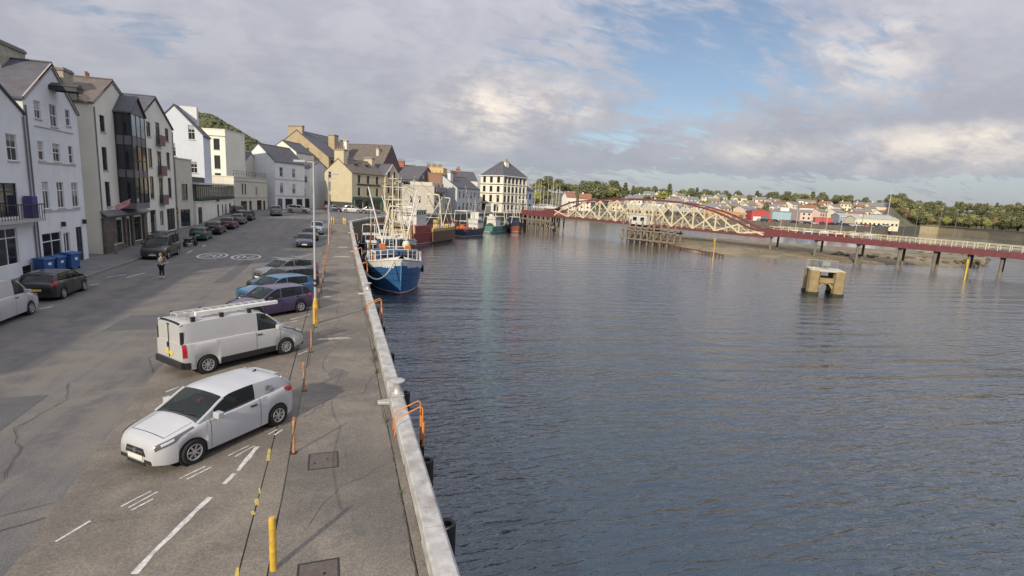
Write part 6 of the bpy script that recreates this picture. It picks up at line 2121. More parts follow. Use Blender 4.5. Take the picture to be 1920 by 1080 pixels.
for k in range(9):
    lg_.tube((1.5 - 0.06 * k, -0.55, 4.1 + 0.28 * k), (1.5 - 0.06 * k, -0.15, 4.1 + 0.28 * k), 0.02, n=4)
lg_.build('mast_ladder', BO_WHITE, root)
MB().lathe([(0.02, 0), (0.34, 0.15), (0.42, 0.45), (0.34, 0.75), (0.02, 0.9)], 14, (1.9, 1.15, 3.9)).build('float_ball', mat('cream_float', (0.70, 0.66, 0.50), 0.5), root, smooth=True)
MB().tube((2.2, 0.1, 3.9), (2.2, 0.1, 5.2), 0.09, n=10).build('vent_pipe', BO_WHITE, root)
MB().lathe([(0.05, 0), (0.35, 0.05), (0.42, 0.2), (0.1, 0.3)], 12, (2.2, 0.1, 5.2)).build('radar_scanner', BO_WHITE, root)
wires(root, [((-1.4, 0, 11.2), (6.4, 0, 4.7)), ((-1.4, 0, 11.2), (-7.2, 0, 6.0)), ((-1.2, 2.6, 10.2), (-7.0, 2.2, 3.0)), ((-1.2, -2.6, 10.2), (-7.0, -2.2, 3.0)), ((-1.2, 2.6, 10.2), (-1.4, 0, 11.0)), ((-1.2, -2.6, 10.2), (-1.4, 0, 11.0)), ((0.9, 0.5, 8.2), (5.5, 1.2, 4.5)), ((0.9, -0.5, 8.2), (5.5, -1.2, 4.5))], 0.018)
clutter(root, [('net_heap', -6, 0.8, 1.5, 1.2, 1.0, 1.1, NET), ('net_heap', -5.6, -1.3, 1.5, 0.9, 0.8, 0.9, NETO), ('winch', -0.3, 0, 1.6, 1, 1.3, 1.2, RUSTS), ('fish_box', 3.2, 1.2, 4.0, 0.7, 0.5, 0.35, NETO), ('life_raft', -2.2, 1.0, 4.72, 0.6, 0.9, 0.5, BO_WHITE), ('fish_box', 3.0, -1.4, 4.0, 0.5, 0.6, 0.5, NETO)])
# white dashes of the name on each bow, anchors of the bow stripe, tyre fender
for sd in (-1, 1):
    q0, q1 = P(0.90, 2.62), P(0.965, 2.72)
    for k in range(6):
        f0, f1 = k / 6, (k + 0.72) / 6
        pts = []
        for f, dz_ in ((f0, -0.13), (f1, -0.13), (f1, 0.13), (f0, 0.13)):
            s = 0.885 + 0.082 * f
            x, y, z = P(s, 2.62 + 0.12 * f + dz_)
            pts.append((x + 0.015, sd * (y + 0.02), z))
        MB().poly(pts).build('bow_lettering', mat('lettering_white', (0.75, 0.75, 0.75), 0.6), root)
MB().tube(P(1.0, 0.25), P(1.0, 3.3), 0.06, n=8).build('stem_post', mat('stem_pale_blue', (0.12, 0.30, 0.48), 0.4), root)
tyre_m = MB().lathe([(0.20, -0.10), (0.36, -0.12), (0.42, 0), (0.36, 0.12), (0.20, 0.10)], 18, axis='y', caps=False).mesh('tyre_fender', smooth=True)
tyre_m.materials.append(RUBBER)
for s, sd in ((0.62, 1), (0.50, -1), (0.35, -1), (0.66, -1)):
    x, y, z = P(s, sh(s) - 0.75)
    o = link('tyre_fender', tyre_m, None, root)
    o.location = (x, sd * (y + 0.16), z)
# mooring ropes from the bow to the coping
pr_ = root.location
for i, (a, b_) in enumerate((((3.0, 50.4, 0.15), (-0.1, 45.2, 0.35)), ((3.0, 50.5, 0.3), (-0.1, 43.9, 0.35)))):
    pts = []
    for k in range(17):
        u = k / 16
        pts.append((a[0] + (b_[0] - a[0]) * u, a[1] + (b_[1] - a[1]) * u, a[2] + (b_[2] - a[2]) * u - 1.5 * 4 * u * (1 - u) * 0.8))
    tag(MB().path(pts, 0.035, 6).build('mooring_rope', mat('pale_rope', (0.55, 0.55, 0.50), 0.9)), ['slack pale mooring rope, lower one from the blue trawler bow', 'slack pale mooring rope, upper one from the blue trawler bow'][i], 'rope', 'mooring ropes')

# --- small boats behind it
random.seed(5)
root, P, sh, br = boat('white_workboat', 'small white workboat moored behind the blue trawler against the coping', (2.6, 73.0), DOWN, 9.5, 3.4, 1.3, 0.7, BO_WHITE, BO_NAVY)
house(root, -0.5, 2.0, 2.1, 0.9, 3.1, BO_WHITE, 3)
mast(root, -0.4, 3.1, 6.4, BO_WHITE, 0.07)
aframe(root, -3.6, 2.4, 0.8, 4.0, STEEL, 0.8, 0.06)
clutter(root, [('fish_box', -2, 0.4, 0.8, 1, 0.8, 0.6, NETO), ('net_heap', -2.6, -0.7, 0.8, 0.7, 0.6, 0.7, NET)])
root, P, sh, br = boat('potting_boat', 'small dark potting boat with stacked creels behind the white workboat', (2.7, 84.5), DOWN, 10.0, 3.6, 1.5, 0.8, BO_NAVY, BO_WHITE)
house(root, 0.5, 3.0, 2.3, 1.0, 3.3, BO_NAVY, 3, BO_WHITE)
mast(root, 0.2, 3.3, 7.4, BO_WHITE, 0.07, ((0.6, 0.8),))
aframe(root, -4.0, 2.6, 0.9, 4.4, BO_WHITE, 0.8, 0.06)
clutter(root, [('creel_stack', -2.2, 0.5, 0.95, 1.4, 1.1, 1.0, NET), ('creel_stack', -0.8, -0.5, 0.95, 1.0, 1.1, 0.8, RUSTS)])
root, P, sh, br = boat('white_trawler', 'white scallop trawler with forest of masts, outside the small boats', (7.4, 86.0), head(-0.12, -1), 15.0, 5.2, 1.9, 1.3, BO_RUST, BO_WHITE, lambda s: 1.9 + 1.3 * s ** 2.2 - 0.7)
house(root, -3.5, -0.2, 3.2, 1.5, 4.6, BUFF, 4, BO_WHITE)
aframe(root, 1.8, 3.4, 1.5, 8.0, CREAMM, 0.35, 0.09, (0.4, 0.66))
aframe(root, -6.4, 4.2, 1.4, 6.4, RUSTS, 0.85, 0.10, (0.6,))
mast(root, -0.4, 4.6, 12.2, CREAMM, 0.10, ((0.55, 1.2), (0.8, 1.0)))
bm = MB()
for sd in (-1, 1):
    bm.tube((1.6, sd * 1.0, 3.4), (-0.5, sd * 3.0, 9.2), 0.09, 0.06, 8)
bm.build('derrick_boom', BO_WHITE, root)
wires(root, [((-0.4, 0, 12), (6.4, 0, 3.6)), ((-0.4, 0, 12), (-6.4, 0, 6.4)), ((-0.5, 3, 9.2), (-0.4, 0, 11)), ((-0.5, -3, 9.2), (-0.4, 0, 11))], 0.02)
clutter(root, [('net_drum', -5.2, 0, 1.4, 1, 1.5, 1.4, NET), ('winch', 0.8, 0, 1.5, 1, 1.2, 1.1, RUSTS), ('life_raft', -2.0, 0.9, 4.75, 0.6, 1.0, 0.5, BO_WHITE), ('fish_box', 3.5, 0.6, 2.0, 1.0, 0.8, 0.7, BO_RED)])

root, P, sh, br = boat('green_trawler', 'rusty green trawler with tall cream gantry between the white trawler and the red dredger', (8.6, 103.5), head(-0.5, -0.86), 13.0, 5.0, 1.8, 1.2, mat('hull_green', (0.04, 0.10, 0.08), 0.6, 0.2, 2, streak=0.3), BO_WHITE, lambda s: 1.8 + 1.2 * s ** 2.2 - 0.5)
house(root, -3.2, -0.4, 3.0, 1.4, 4.2, BO_WHITE, 4)
aframe(root, 2.4, 3.6, 1.4, 9.0, CREAMM, 0.30, 0.09, (0.35, 0.6))
aframe(root, -5.6, 4.0, 1.3, 7.0, CREAMM, 0.8, 0.10, (0.45, 0.75))
mast(root, -0.6, 4.2, 12.8, BO_WHITE, 0.10, ((0.5, 1.3), (0.72, 1.0), (0.9, 0.6)))
bm = MB()
for sd in (-1, 1):
    bm.tube((2.0, sd * 0.9, 3.0), (-0.8, sd * 3.2, 10.4), 0.085, 0.055, 8)
    bm.tube((-5.6, sd * 1.6, 6.9), (-0.6, sd * 0.3, 9.0), 0.06, 0.05, 6)
bm.build('derrick_boom', BO_WHITE, root)
wires(root, [((-0.6, 0, 12.6), (6.6, 0, 3.4)), ((-0.6, 0, 12.6), (-5.6, 1.5, 7.0)), ((-0.6, 0, 12.6), (-5.6, -1.5, 7.0)), ((-0.8, 3.2, 10.4), (-0.6, 0, 12)), ((-0.8, -3.2, 10.4), (-0.6, 0, 12)), ((-0.8, -3.2, 10.4), (-5.0, -2.2, 2)), ((2.4, 0.4, 9.0), (6.6, 0.3, 3.4))], 0.022)
clutter(root, [('net_drum', -4.6, 0, 1.4, 1, 1.4, 1.3, NETO), ('winch', 0.8, 0, 1.4, 1, 1.2, 1.1, RUSTS), ('fish_box', 3.4, -0.7, 1.7, 1.0, 0.8, 0.6, BUFF), ('life_raft', -1.8, 0.9, 4.35, 0.6, 1.0, 0.5, BO_WHITE), ('rope_heap', 4.2, 0.6, 1.8, 0.8, 0.7, 0.6, NETO)])

# --- the red scallop dredger along the curved quay
hd_r = head(0.57, 0.82)
root, P, sh, br = boat('red_dredger', 'big red and rust-brown scallop dredger with cream gantries along the curved quay', (16.6, 113.2), hd_r, 26.5, 6.6, 2.1, 1.7, BO_RED, BO_RED, rake=0.07)
for i in range(11):                                           # row of dredges hung along the side
    s = 0.30 + i * 0.045
    x, y, z = P(s, 1.3)
    MB().box(x - 0.5, x + 0.48, -(y + 0.35), -(y + 0.03), 0.35, 2.35).build('hanging_dredge', BO_RUST, root)
    MB().box(x - 0.5, x + 0.48, -(y + 0.30), -(y + 0.03), 2.36, 2.95).build('dredge_bar', BUFF, root)
    MB().tube((x, -(y + 0.2), 2.9), (x, -(y + 0.2), 3.7), 0.08, n=6).build('tooth_bar', BO_WHITE, root)
house(root, -10.5, -6.0, 4.2, 1.6, 6.6, BO_WHITE, 5)
MB().box(-11.5, -5.6, -2.6, 2.6, 1.5, 3.6).build('deck_house', BO_RED, root, bevel=0.05)
aframe(root, 1.2, 5.0, 1.6, 9.8, CREAMM, 0.55, 0.13, (0.4, 0.7))
aframe(root, 8.0, 4.0, 2.2, 9.2, CREAMM, 0.5, 0.11, (0.5,))
aframe(root, -12.3, 5.2, 1.8, 6.4, CREAMM, 0.9, 0.12, (0.6,))
bm = MB()
for p, q in (((1.2, -1.3, 9.6), (8.0, -1.0, 3.2)), ((1.2, 1.3, 9.6), (8.0, 1.0, 3.2)), ((8.0, -1, 9.0), (1.2, -2.2, 2.4)), ((8.0, 1, 9.0), (1.2, 2.2, 2.4)), ((1.2, 0, 9.7), (8.0, 0, 9.1)), ((-5, 0, 6.7), (1.2, 0, 9.6)), ((8, 0, 9), (11.6, 0, 4.2))):
    bm.tube(p, q, 0.10, 0.09, 8)
bm.build('gantry_brace', CREAMM, root)
mast(root, -7.5, 6.6, 13.2, BO_WHITE, 0.12, ((0.5, 1.4), (0.75, 1.0)))
wires(root, [((-7.5, 0, 13), (1.2, 0, 9.8)), ((8, 0, 9), (12.8, 0, 4.6)), ((-7.5, 0, 13), (-12.3, 2, 6.4)), ((-7.5, 0, 13), (-12.3, -2, 6.4))], 0.03)
clutter(root, [('net_drum', -9.5, 0, 6.7, 1, 0.9, 0.9, BO_WHITE), ('winch', -3.5, 0, 1.8, 1, 1.8, 1.7, RUSTS), ('crane_base', 4.5, 0.5, 1.9, 1.2, 1.2, 2.4, BUFF), ('life_raft', -8, 1.4, 6.75, 0.7, 1.1, 0.6, BO_WHITE), ('rope_heap', 6, 1.0, 2.0, 1, 1, 1, NETO), ('fish_box', 5.8, -1.4, 2.2, 1.4, 1.2, 1.2, BUFF)])

# --- next boats along the curve
hd_2 = head(0.66, 0.75)
root, P, sh, br = boat('brown_trawler', 'navy and brown wooden trawler with white gallows right of the red dredger', (30.2, 131.4), hd_2, 13.5, 4.8, 1.6, 1.1, BO_NAVY, BO_RUST, lambda s: 1.6 + 1.1 * s ** 2.2 - 0.6 * (s > 0.4))
house(root, 1.0, 4.0, 3.0, 1.3, 4.0, BO_WHITE, 4)
MB().box(1.6, 3.6, -1.2, 1.2, 4.14, 5.9).build('upper_house', BO_WHITE, root, bevel=0.03)
for y in (-0.8, 0.0, 0.8):
    MB().box(3.602, 3.63, y - 0.3, y + 0.3, 4.9, 5.6).build('upper_window', GLASS, root)
    MB().box(y + 2.3, y + 2.9, -1.23, -1.202, 4.9, 5.6).build('upper_window', GLASS, root)
aframe(root, -5.8, 4.0, 1.2, 6.2, BO_WHITE, 0.8, 0.10, (0.0, 0.5))
aframe(root, -2.8, 4.0, 1.2, 6.2, BO_WHITE, 0.8, 0.10, (0.5,))
bm = MB()
bm.tube((-5.8, -1.6, 6.2), (-2.8, -1.6, 6.2), 0.08, n=6).tube((-5.8, 1.6, 6.2), (-2.8, 1.6, 6.2), 0.08, n=6).tube((0.8, 0, 4.2), (-3.6, 0.2, 12.4), 0.09, 0.05, 8)
bm.build('derrick_boom', BO_WHITE, root)
mast(root, 1.6, 5.9, 9.8, BO_WHITE, 0.08, ((0.5, 0.7),))
wires(root, [((1.6, 0, 9.6), (6.0, 0, 3.2)), ((1.6, 0, 9.6), (-5.8, 0, 6.2))], 0.025)
clutter(root, [('net_heap', -4.2, 0.5, 1.2, 1.1, 1.0, 1.6, NETO), ('net_drum', -4.8, 0, 1.3, 1, 1.4, 1.4, NETO), ('winch', -0.6, 0, 1.3, 1, 1.3, 1.1, RUSTS), ('deck_machinery', -1.6, 0.9, 1.2, 1.2, 1.2, 1.6, BO_RED)])
root, P, sh, br = boat('teal_trawler', 'teal-hulled trawler with round ports and white poles, farther along the curved quay', (42.4, 149.8), hd_2, 14.0, 4.8, 1.7, 1.1, BO_TEAL, BO_WHITE)
house(root, -3.8, -0.6, 3.0, 1.4, 4.4, BO_WHITE, 4)
for x in (2.0, -5.6):
    aframe(root, x, 3.8, 1.3, 7.6, BO_WHITE, 0.55, 0.10, (0.5,))
mast(root, -1.0, 4.4, 11.0, CREAMM, 0.10, ((0.6, 1.0), (0.85, 0.8)))
wires(root, [((-1, 0, 10.8), (6, 0, 3.2)), ((-1, 0, 10.8), (-5.6, 0, 7.6)), ((2, 1, 7.6), (6, 0, 3.2))], 0.03)
for x in (0.6, 3.0):
    o = link('tyre_fender', tyre_m, None, root)
    o.location = (x, -2.7, 1.7)
    o.scale = (1.9, 1.2, 1.9)
clutter(root, [('net_heap', -4.6, 0, 1.4, 1.0, 1.2, 1.2, NET), ('winch', 1.0, 0, 1.4, 1, 1.3, 1.2, RUSTS), ('fish_box', 3.4, 0.3, 1.6, 1.2, 1.0, 1.0, BO_RED), ('life_raft', -2.4, 0.8, 4.55, 0.6, 1.0, 0.5, BO_WHITE)])
root, P, sh, br = boat('red_bow_trawler', 'trawler with dark red bow turned to the camera, last boat before the bridge', (49.6, 154.6), head(-0.1, -1), 12.0, 4.6, 1.7, 1.3, mat('dark_red_hull', (0.30, 0.09, 0.05), 0.6, 0.2, 2), BO_NAVY, lambda s: 1.7 + 1.3 * s ** 2.2 - 1.1)
house(root, -2.5, 0.6, 2.8, 1.4, 4.2, BO_NAVY, 4, BO_WHITE)
aframe(root, 1.6, 3.2, 1.4, 7.4, BO_WHITE, 0.4, 0.09, (0.5,))
aframe(root, -4.8, 3.8, 1.3, 6.2, BO_WHITE, 0.8, 0.09, (0.5,))
mast(root, -0.8, 4.2, 10.6, BO_WHITE, 0.09, ((0.7, 0.9),))
wires(root, [((-0.8, 0, 10.4), (5, 0, 3.4)), ((-0.8, 0, 10.4), (-4.8, 0, 6.2))], 0.03)
clutter(root, [('net_heap', -3.8, 0, 1.4, 0.9, 1.2, 1.1, NETO), ('winch', 2.6, 0, 1.5, 1, 1.1, 1.1, RUSTS), ('anchor_box', 4.4, 0, 2.2, 0.8, 0.7, 0.5, BO_WHITE)])
root, P, sh, br = boat('motor_cruiser', 'small white motor cruiser under the near end of the swing bridge', (66.0, 166.5), head(0.5, -0.85), 7.0, 2.7, 1.1, 0.5, BO_WHITE, BO_WHITE, group='boats by the bridge')
house(root, -1.2, 1.4, 2.0, 0.8, 2.4, BO_WHITE, 3)
mast(root, -0.8, 2.4, 4.6, BO_WHITE, 0.05)

# ================================================================ SWING BRIDGE
P0, P1 = Vector((66.5, 159.0, 1.7)), Vector((113.7, 59.7, 0.2))
BD = (P1 - P0).normalized()
brz = math.atan2(P1.y - P0.y, P1.x - P0.x)
bsl = math.asin(BD.z)
BR_RED = mat('bridge_red', (0.19, 0.05, 0.06), 0.7, scale=0.9, col2=(0.12, 0.04, 0.045), streak=0.3)
BR_CREAM = mat('bridge_cream', (0.78, 0.70, 0.50), 0.6, scale=1.2, col2=(0.56, 0.48, 0.34), streak=0.3)
br_ = thing('swing_bridge', 'cream lattice swing bridge with a curved dark red top chord', 'bridge', P0, brz)
br_.rotation_mode = 'XYZ'
br_.rotation_euler = (0, -bsl, brz)
TL = 66.0
prof = [(0, 2.4), (6.4, 4.85), (13, 5.85), (20.6, 6.6), (26, 6.95), (32.3, 7.2), (38, 7.1), (44.5, 6.8), (49, 6.1), (53.5, 5.2), (58, 3.7), (63.2, 1.7), (66, 1.6)]
top = lambda s: lerp_prof(prof, s)
for y in (-2.9, 2.9):
    xs_ = [TL * i / 44 for i in range(45)]
    b = MB()
    for a, c in zip(xs_[:-1], xs_[1:]):
        b.beam((a, y, top(a)), (c + 0.02, y, top(c)), 0.45, 0.42)
    b.build('top_chord', BR_RED, br_)
    MB().box(0, TL, y - 0.28, y + 0.28, -0.05, 0.50).build('bottom_chord', BR_RED, br_)
    npan = 11
    pw = TL / npan
    for i in range(1, npan):
        s = i * pw
        if top(s) - 0.3 > 0.8:
            MB().box(s - (0.17 if y < 0 else 0.09), s + (0.17 if y < 0 else 0.09), y - 0.15, y + 0.15, 0.5, top(s) - 0.2).build('truss_post', BR_CREAM, br_)
        if y < 0:
            sh_ = s + pw / 2
            MB().box(sh_ - 0.07, sh_ + 0.07, y - 0.1, y + 0.1, 0.5, max(0.9, min(2.6, top(sh_) * 0.48))).build('stub_post', BR_CREAM, br_)
    for i in range(npan):
        s0, s1 = i * pw, (i + 1) * pw
        for a, c in ((s0, s1), (s1, s0)):
            zt = max(0.7, top(c) - 0.25)
            MB().beam((a, y + (0.02 if a < c else -0.02), 0.5), (c, y + (0.02 if a < c else -0.02), zt), 0.16, 0.34 if y < 0 else 0.15).build('truss_diagonal', BR_CREAM, br_)
MB().box(0, TL, -2.6, 2.6, 0.0, 0.25).build('deck', mat('bridge_deck', (0.16, 0.15, 0.14), 0.9), br_)
for i in range(2, 10):
    s = i * TL / 11
    if top(s) > 5.2:
        MB().box(s - 0.1, s + 0.1, -2.85, 2.85, top(s) - 0.15, top(s) + 0.12).build('portal_strut', BR_CREAM, br_)
for y in (-2.3, 2.3):
    rl = MB()
    for i in range(45):
        rl.box(i * 1.5 - 0.03, i * 1.5 + 0.03, y - 0.03, y + 0.03, 0.25, 1.35)
    rl.box(0, TL, y - 0.03, y + 0.03, 1.32, 1.38).box(0, TL, y - 0.02, y + 0.02, 0.8, 0.84)
    rl.build('deck_railing', BR_CREAM, br_)
MB().box(30, 35.5, -4.9, -3.2, 0.3, 2.9).build('control_cabin', BO_WHITE, br_, bevel=0.05)
for x in (31.2, 33.6):
    MB().box(x, x + 1.2, -4.93, -4.89, 1.3, 2.3).build('cabin_window', GLASS, br_)
MB().box(29.8, 35.7, -5.1, -3.0, 2.92, 3.05).build('cabin_roof', BO_WHITE, br_)
rl = MB()
for i in range(9):
    rl.box(27 + i * 1.3 - .04, 27 + i * 1.3 + .04, -4.6, -4.52, 2.0, 4.4)
rl.box(27, 38, -4.6, -4.52, 4.35, 4.45)
rl.build('cabin_gantry', BR_CREAM, br_)

# fixed approach girders towards the right
ap = thing('bridge_approach', 'long dark red girder approach with cream railing running to the right edge', 'bridge', P0, brz)
ap.rotation_euler = (0, -bsl, brz)
ap.location.z -= 0.0
E2 = 128
for y in (-2.9, 2.9):
    b = MB()
    b.prism([(66.05, y - 0.25, 0.1), (70, y - 0.25, 0.55), (E2, y - 0.25, 0.62), (E2, y - 0.25, 1.6), (73, y - 0.25, 1.65), (66.05, y - 0.25, 2.4)], (0, 0.5, 0))
    b.build('plate_girder', BR_RED, ap)
    for i in range(34):
        MB().box(70.5 + i * 1.7, 70.6 + i * 1.7, y - 0.30, y + 0.30, 0.66, 1.56).build('girder_stiffener', BR_RED, ap)
    rl = MB()
    for i in range(38):
        x = 68 + i * 1.6
        rl.box(x - 0.05, x + 0.05, y - 0.05, y + 0.05, 1.7, 2.75)
    rl.box(67, E2, y - 0.04, y + 0.04, 2.7, 2.78).box(67, E2, y - 0.03, y + 0.03, 2.2, 2.26)
    rl.build('railing', BR_CREAM, ap)
MB().box(66.05, E2, -2.6, 2.6, 0.72, 0.95).build('deck', MATS['bridge_deck'], ap)
PIERC = mat('pier_concrete', (0.22, 0.20, 0.17), 0.9, 0.2, 2, streak=0.3)
for i, s in enumerate((67.5, 77, 85, 92.2, 97.8, 102.8, 107.3, 113)):
    for y in (-2.2, 2.2):
        MB().tube((s, y, 0.3), (s, y, -5.5), 0.24, n=10).build('pier_column', PIERC, ap)
    MB().box(s - 0.3, s + 0.3, -2.6, 2.6, 0.3, 0.60).build('pier_head', PIERC, ap)
# left approach and timber trestle
la = thing('bridge_approach', 'short red end span on timber piles at the quay end of the swing bridge', 'bridge', P0, brz)
la.rotation_euler = (0, -bsl, brz)
for y in (-2.9, 2.9):
    MB().prism([(-15, y - 0.25, -0.3), (-0.05, y - 0.25, -0.3), (-0.05, y - 0.25, 2.5), (-7, y - 0.25, 1.5), (-15, y - 0.25, 1.4)], (0, 0.5, 0)).build('plate_girder', BR_RED, la)
    rl = MB()
    for i in range(9):
        rl.box(-15 + i * 1.2, -14.9 + i * 1.2, y - 0.05, y + 0.05, 1.4, 2.6)
    rl.box(-15, -5, y - 0.04, y + 0.04, 2.55, 2.62)
    rl.build('railing', BR_CREAM, la)
MB().box(-15, -0.05, -2.6, 2.6, -0.1, 0.2).build('deck', MATS['bridge_deck'], la)
TIMB2 = mat('pile_timber', (0.30, 0.25, 0.19), 0.9, scale=3, col2=(0.17, 0.14, 0.11), streak=0.4)
for i in range(7):
    for y in (-3.4, 0, 3.4):
        x = -13.6 + i * 2.1
        MB().tube((x, y, -0.3), (x + random.uniform(-.1, .1), y, -5.5), 0.24, n=8).build('timber_pile', TIMB2, la)
MB().box(-14.5, -0.5, -3.7, -3.2, -1.6, -1.2).build('waling', TIMB2, la)
t = thing('bridge_gatepost', 'white signal frame at the left end of the swing bridge', 'gate', (57.5, 174.5, 2.0), brz)
for x in (0, 3.6):
    MB().tube((x, 0, 0), (x, 0, 4.6), 0.12, n=8).build('post', BO_WHITE, t)
MB().box(-0.3, 4.0, -0.15, 0.15, 4.6, 4.85).build('cross_bar', BO_WHITE, t)

# timber jetty and fenders round the pivot
tj = thing('timber_dolphin', 'cluster of tall weathered timber piles in front of the bridge pivot', 'pier', (71.4, 124.5, WL), math.atan2(-14.2, 1.1 + 4.5))
random.seed(3)
for i in range(9):
    for j, y in enumerate((-1.6, 1.4)):
        x = i * 1.95
        hgt = random.uniform(4.2, 5.4) + (1.6 if (i in (0, 1, 3, 5) and j == 0) else 0)
        MB().tube((x + random.uniform(-.2, .2), y, -3), (x + random.uniform(-.35, .35), y + random.uniform(-.2, .2), hgt), 0.27, 0.22, 8).build('timber_pile', TIMB2, tj)
for z in (0.9, 3.2):
    for y in (-1.95, 1.75):
        MB().box(-0.6, 16.4, y - 0.14, y + 0.14, z, z + 0.35).build('waling', TIMB2, tj)
for i in range(8):
    MB().beam((i * 1.95, -1.7, 0.6), (i * 1.95 + 1.9, -1.7, 3.6), 0.18, 0.2).build('cross_brace', TIMB2, tj)
MB().box(-0.6, 16.6, -1.8, 1.6, 4.0, 4.18).build('timber_deck', TIMB2, tj)
# pivot pier under the truss
pv = thing('pivot_pier', 'round stone pivot pier half hidden behind the timber piles', 'pier', tuple(P0 + BD * 32) [:2] + (WL,), brz)
MB().lathe([(5.2, -3), (4.8, 0.5), (4.4, 3.2), (4.7, 3.3), (4.7, 3.8)], 28).build('drum', PIERC, pv, smooth=30)
MB().lathe([(4.0, 3.8), (3.8, 4.3)], 28).build('turntable', BR_RED, pv)

# ---------------------------------------------------------------- pier block in mid-channel
random.seed(9)
cp = thing('mooring_structure', 'square concrete mooring structure on four stout legs standing in the channel', 'pier', (55.6, 49.3, WL), R(-38))
OCHRE = mat('stained_concrete', (0.40, 0.30, 0.15), 0.9, scale=1.6, col2=(0.24, 0.19, 0.11), streak=0.4)
for sx in (-1, 1):
    for sy in (-1, 1):
        b = MB().lathe([(0.92, -3), (0.86, 0.2), (0.84, 2.9), (0.80, 3.02)], 8, (sx * 1.7, sy * 1.7, 0)).build('leg', OCHRE, cp)
        MB().lathe([(0.95, 0.0), (0.95, 0.32)], 8, (sx * 1.7, sy * 1.7, 0)).build('weed_band', mat('dark_weed', (0.04, 0.045, 0.025), 0.8), cp)
for a in (-1.7, 1.7):
    MB().box(-0.95, 0.95, a - 0.45, a + 0.45, 1.55, 2.1).build('cross_beam', OCHRE, cp)
    MB().box(a - 0.45, a + 0.45, -0.95, 0.95, 1.55, 2.1).build('cross_beam', OCHRE, cp)
    for sg in (-1, 1):
        MB().beam((sg * 0.95, a, 0.9), (sg * 0.35, a, 1.6), 0.5, 0.3).build('haunch', OCHRE, cp)
MB().box(-2.3, 2.3, -2.3, 2.3, 2.86, 3.08).build('top_slab', mat('pale_slab', (0.52, 0.49, 0.42), 0.85), cp, bevel=0.05)
MB().box(-0.55, 0.55, -0.3, 0.3, 3.5, 4.05).build('signal_box', mat('signal_grey', (0.22, 0.26, 0.24), 0.5), cp)
for x in (-0.4, 0.4):
    MB().tube((x, 0, 3.08), (x, 0, 3.5), 0.06, n=6).build('signal_leg', STEEL, cp)
MB().tube((0, 0, 4.05), (0.1, 0, 4.75), 0.03, n=6).build('aerial', STEEL, cp)
MB().lathe([(0.05, 0), (0.16, 0.1), (0.16, 0.25), (0.02, 0.3)], 10, (-1.9, -1.6, 3.08)).build('lamp', BO_WHITE, cp)
rl = MB()
for x in (-2.1, -0.7, 0.7, 2.1):
    rl.tube((x, 2.1, 3.08), (x, 2.1, 4.0), 0.025, n=5)
rl.tube((-2.1, 2.1, 4.0), (2.1, 2.1, 4.0), 0.025, n=5)
rl.build('railing', STEEL, cp)

cp.scale = (0.80, 0.80, 1.0)

# beacons on poles
YB = mat('beacon_yellow', (0.75, 0.52, 0.04), 0.6)
for i, (x, y, h, lb) in enumerate(((66.6, 83.5, 4.0, 'yellow cross topped beacon pole standing off the shingle bank'), (61.7, 66.7, 3.2, 'thin leaning withy pole with small Y top in the channel'))):
    t = thing('channel_beacon', lb, 'beacon', (x, y, WL), 0.3)
    MB().tube((0, 0, -2), (0.08, 0, h), 0.09 if i == 0 else 0.07, 0.05, 8).build('pole', TIMB2 if i else YB, t)
    if i == 0:
        for a in (45, -45):
            MB().beam((-0.4 * math.cos(R(a)), 0, h - 0.1 - 0.4 * math.sin(R(a))), (0.4 * math.cos(R(a)), 0, h - 0.1 + 0.4 * math.sin(R(a))), 0.1, 0.14).build('cross_arm', YB, t)
        MB().box(-0.3, 0.3, -0.05, 0.05, h - 0.7, h - 0.6).build('lower_arm', YB, t)
    else:
        for sd in (-1, 1):
            MB().tube((0.05, 0, h - 0.1), (0.05 + sd * 0.4, 0, h + 0.5), 0.04, n=6).build('fork_arm', TIMB2, t)
t = thing('channel_beacon', 'yellow marker post beside the red approach near the right edge', 'beacon', (100.5, 60.5, WL), 0.3)
MB().tube((0, 0, -2), (0.0, 0, 3.4), 0.14, 0.1, 8).build('pole', YB, t)
MB().box(-0.4, 0.4, -0.06, 0.06, 2.6, 3.5).build('marker_board', YB, t)

# ================================================================ FAR SHORE
RT, FW = Vector((0.9483, -0.3173)), Vector((0.3173, 0.9483))


def FD(s, D, z=0.0):
    """point s metres to the right and D metres ahead of the quay corner where the mast stands"""
    return Vector((-1.92 + s * RT.x + D * FW.x, s * RT.y + D * FW.y, z))


def nz(x, y, k=1.0):
    return (math.sin(x * 0.21 * k + 1.3) * math.cos(y * 0.17 * k) + 0.6 * math.sin(x * 0.47 * k + y * 0.39 * k) + 0.4 * math.sin(y * 0.9 * k - x * 0.7 * k)) / 2.0


GRASSY = layered('shore_ground', [(0.11, 0.105, 0.06), (0.06, 0.085, 0.035), (0.16, 0.14, 0.10)], [0.03, 0.08], 0.95, 0.5, 1.0, 0.2)
HARD = layered('boatyard_hardstanding', [(0.19, 0.175, 0.15), (0.14, 0.13, 0.12), (0.24, 0.21, 0.17)], [0.05, 0.15], 0.9, 0.4, 3, 0.05)
SHINGLE = layered('shingle', [(0.26, 0.21, 0.15), (0.18, 0.145, 0.105), (0.30, 0.24, 0.17), (0.15, 0.14, 0.085)], [0.25, 0.8, 0.12], 0.95, 1.0, 3.0, 0.25)
# near edge of the far land: (angle tangent, distance)
NE = [(0.02, 335), (0.08, 318), (0.25, 300), (0.5, 290), (0.62, 283), (0.70, 300), (0.775, 440), (0.98, 322), (1.3, 230)]


def near_edge(t):
    for (a, da), (b, db) in zip(NE[:-1], NE[1:]):
        if a <= t <= b:
            return da + (db - da) * (t - a) / (b - a)
    return NE[-1][1]


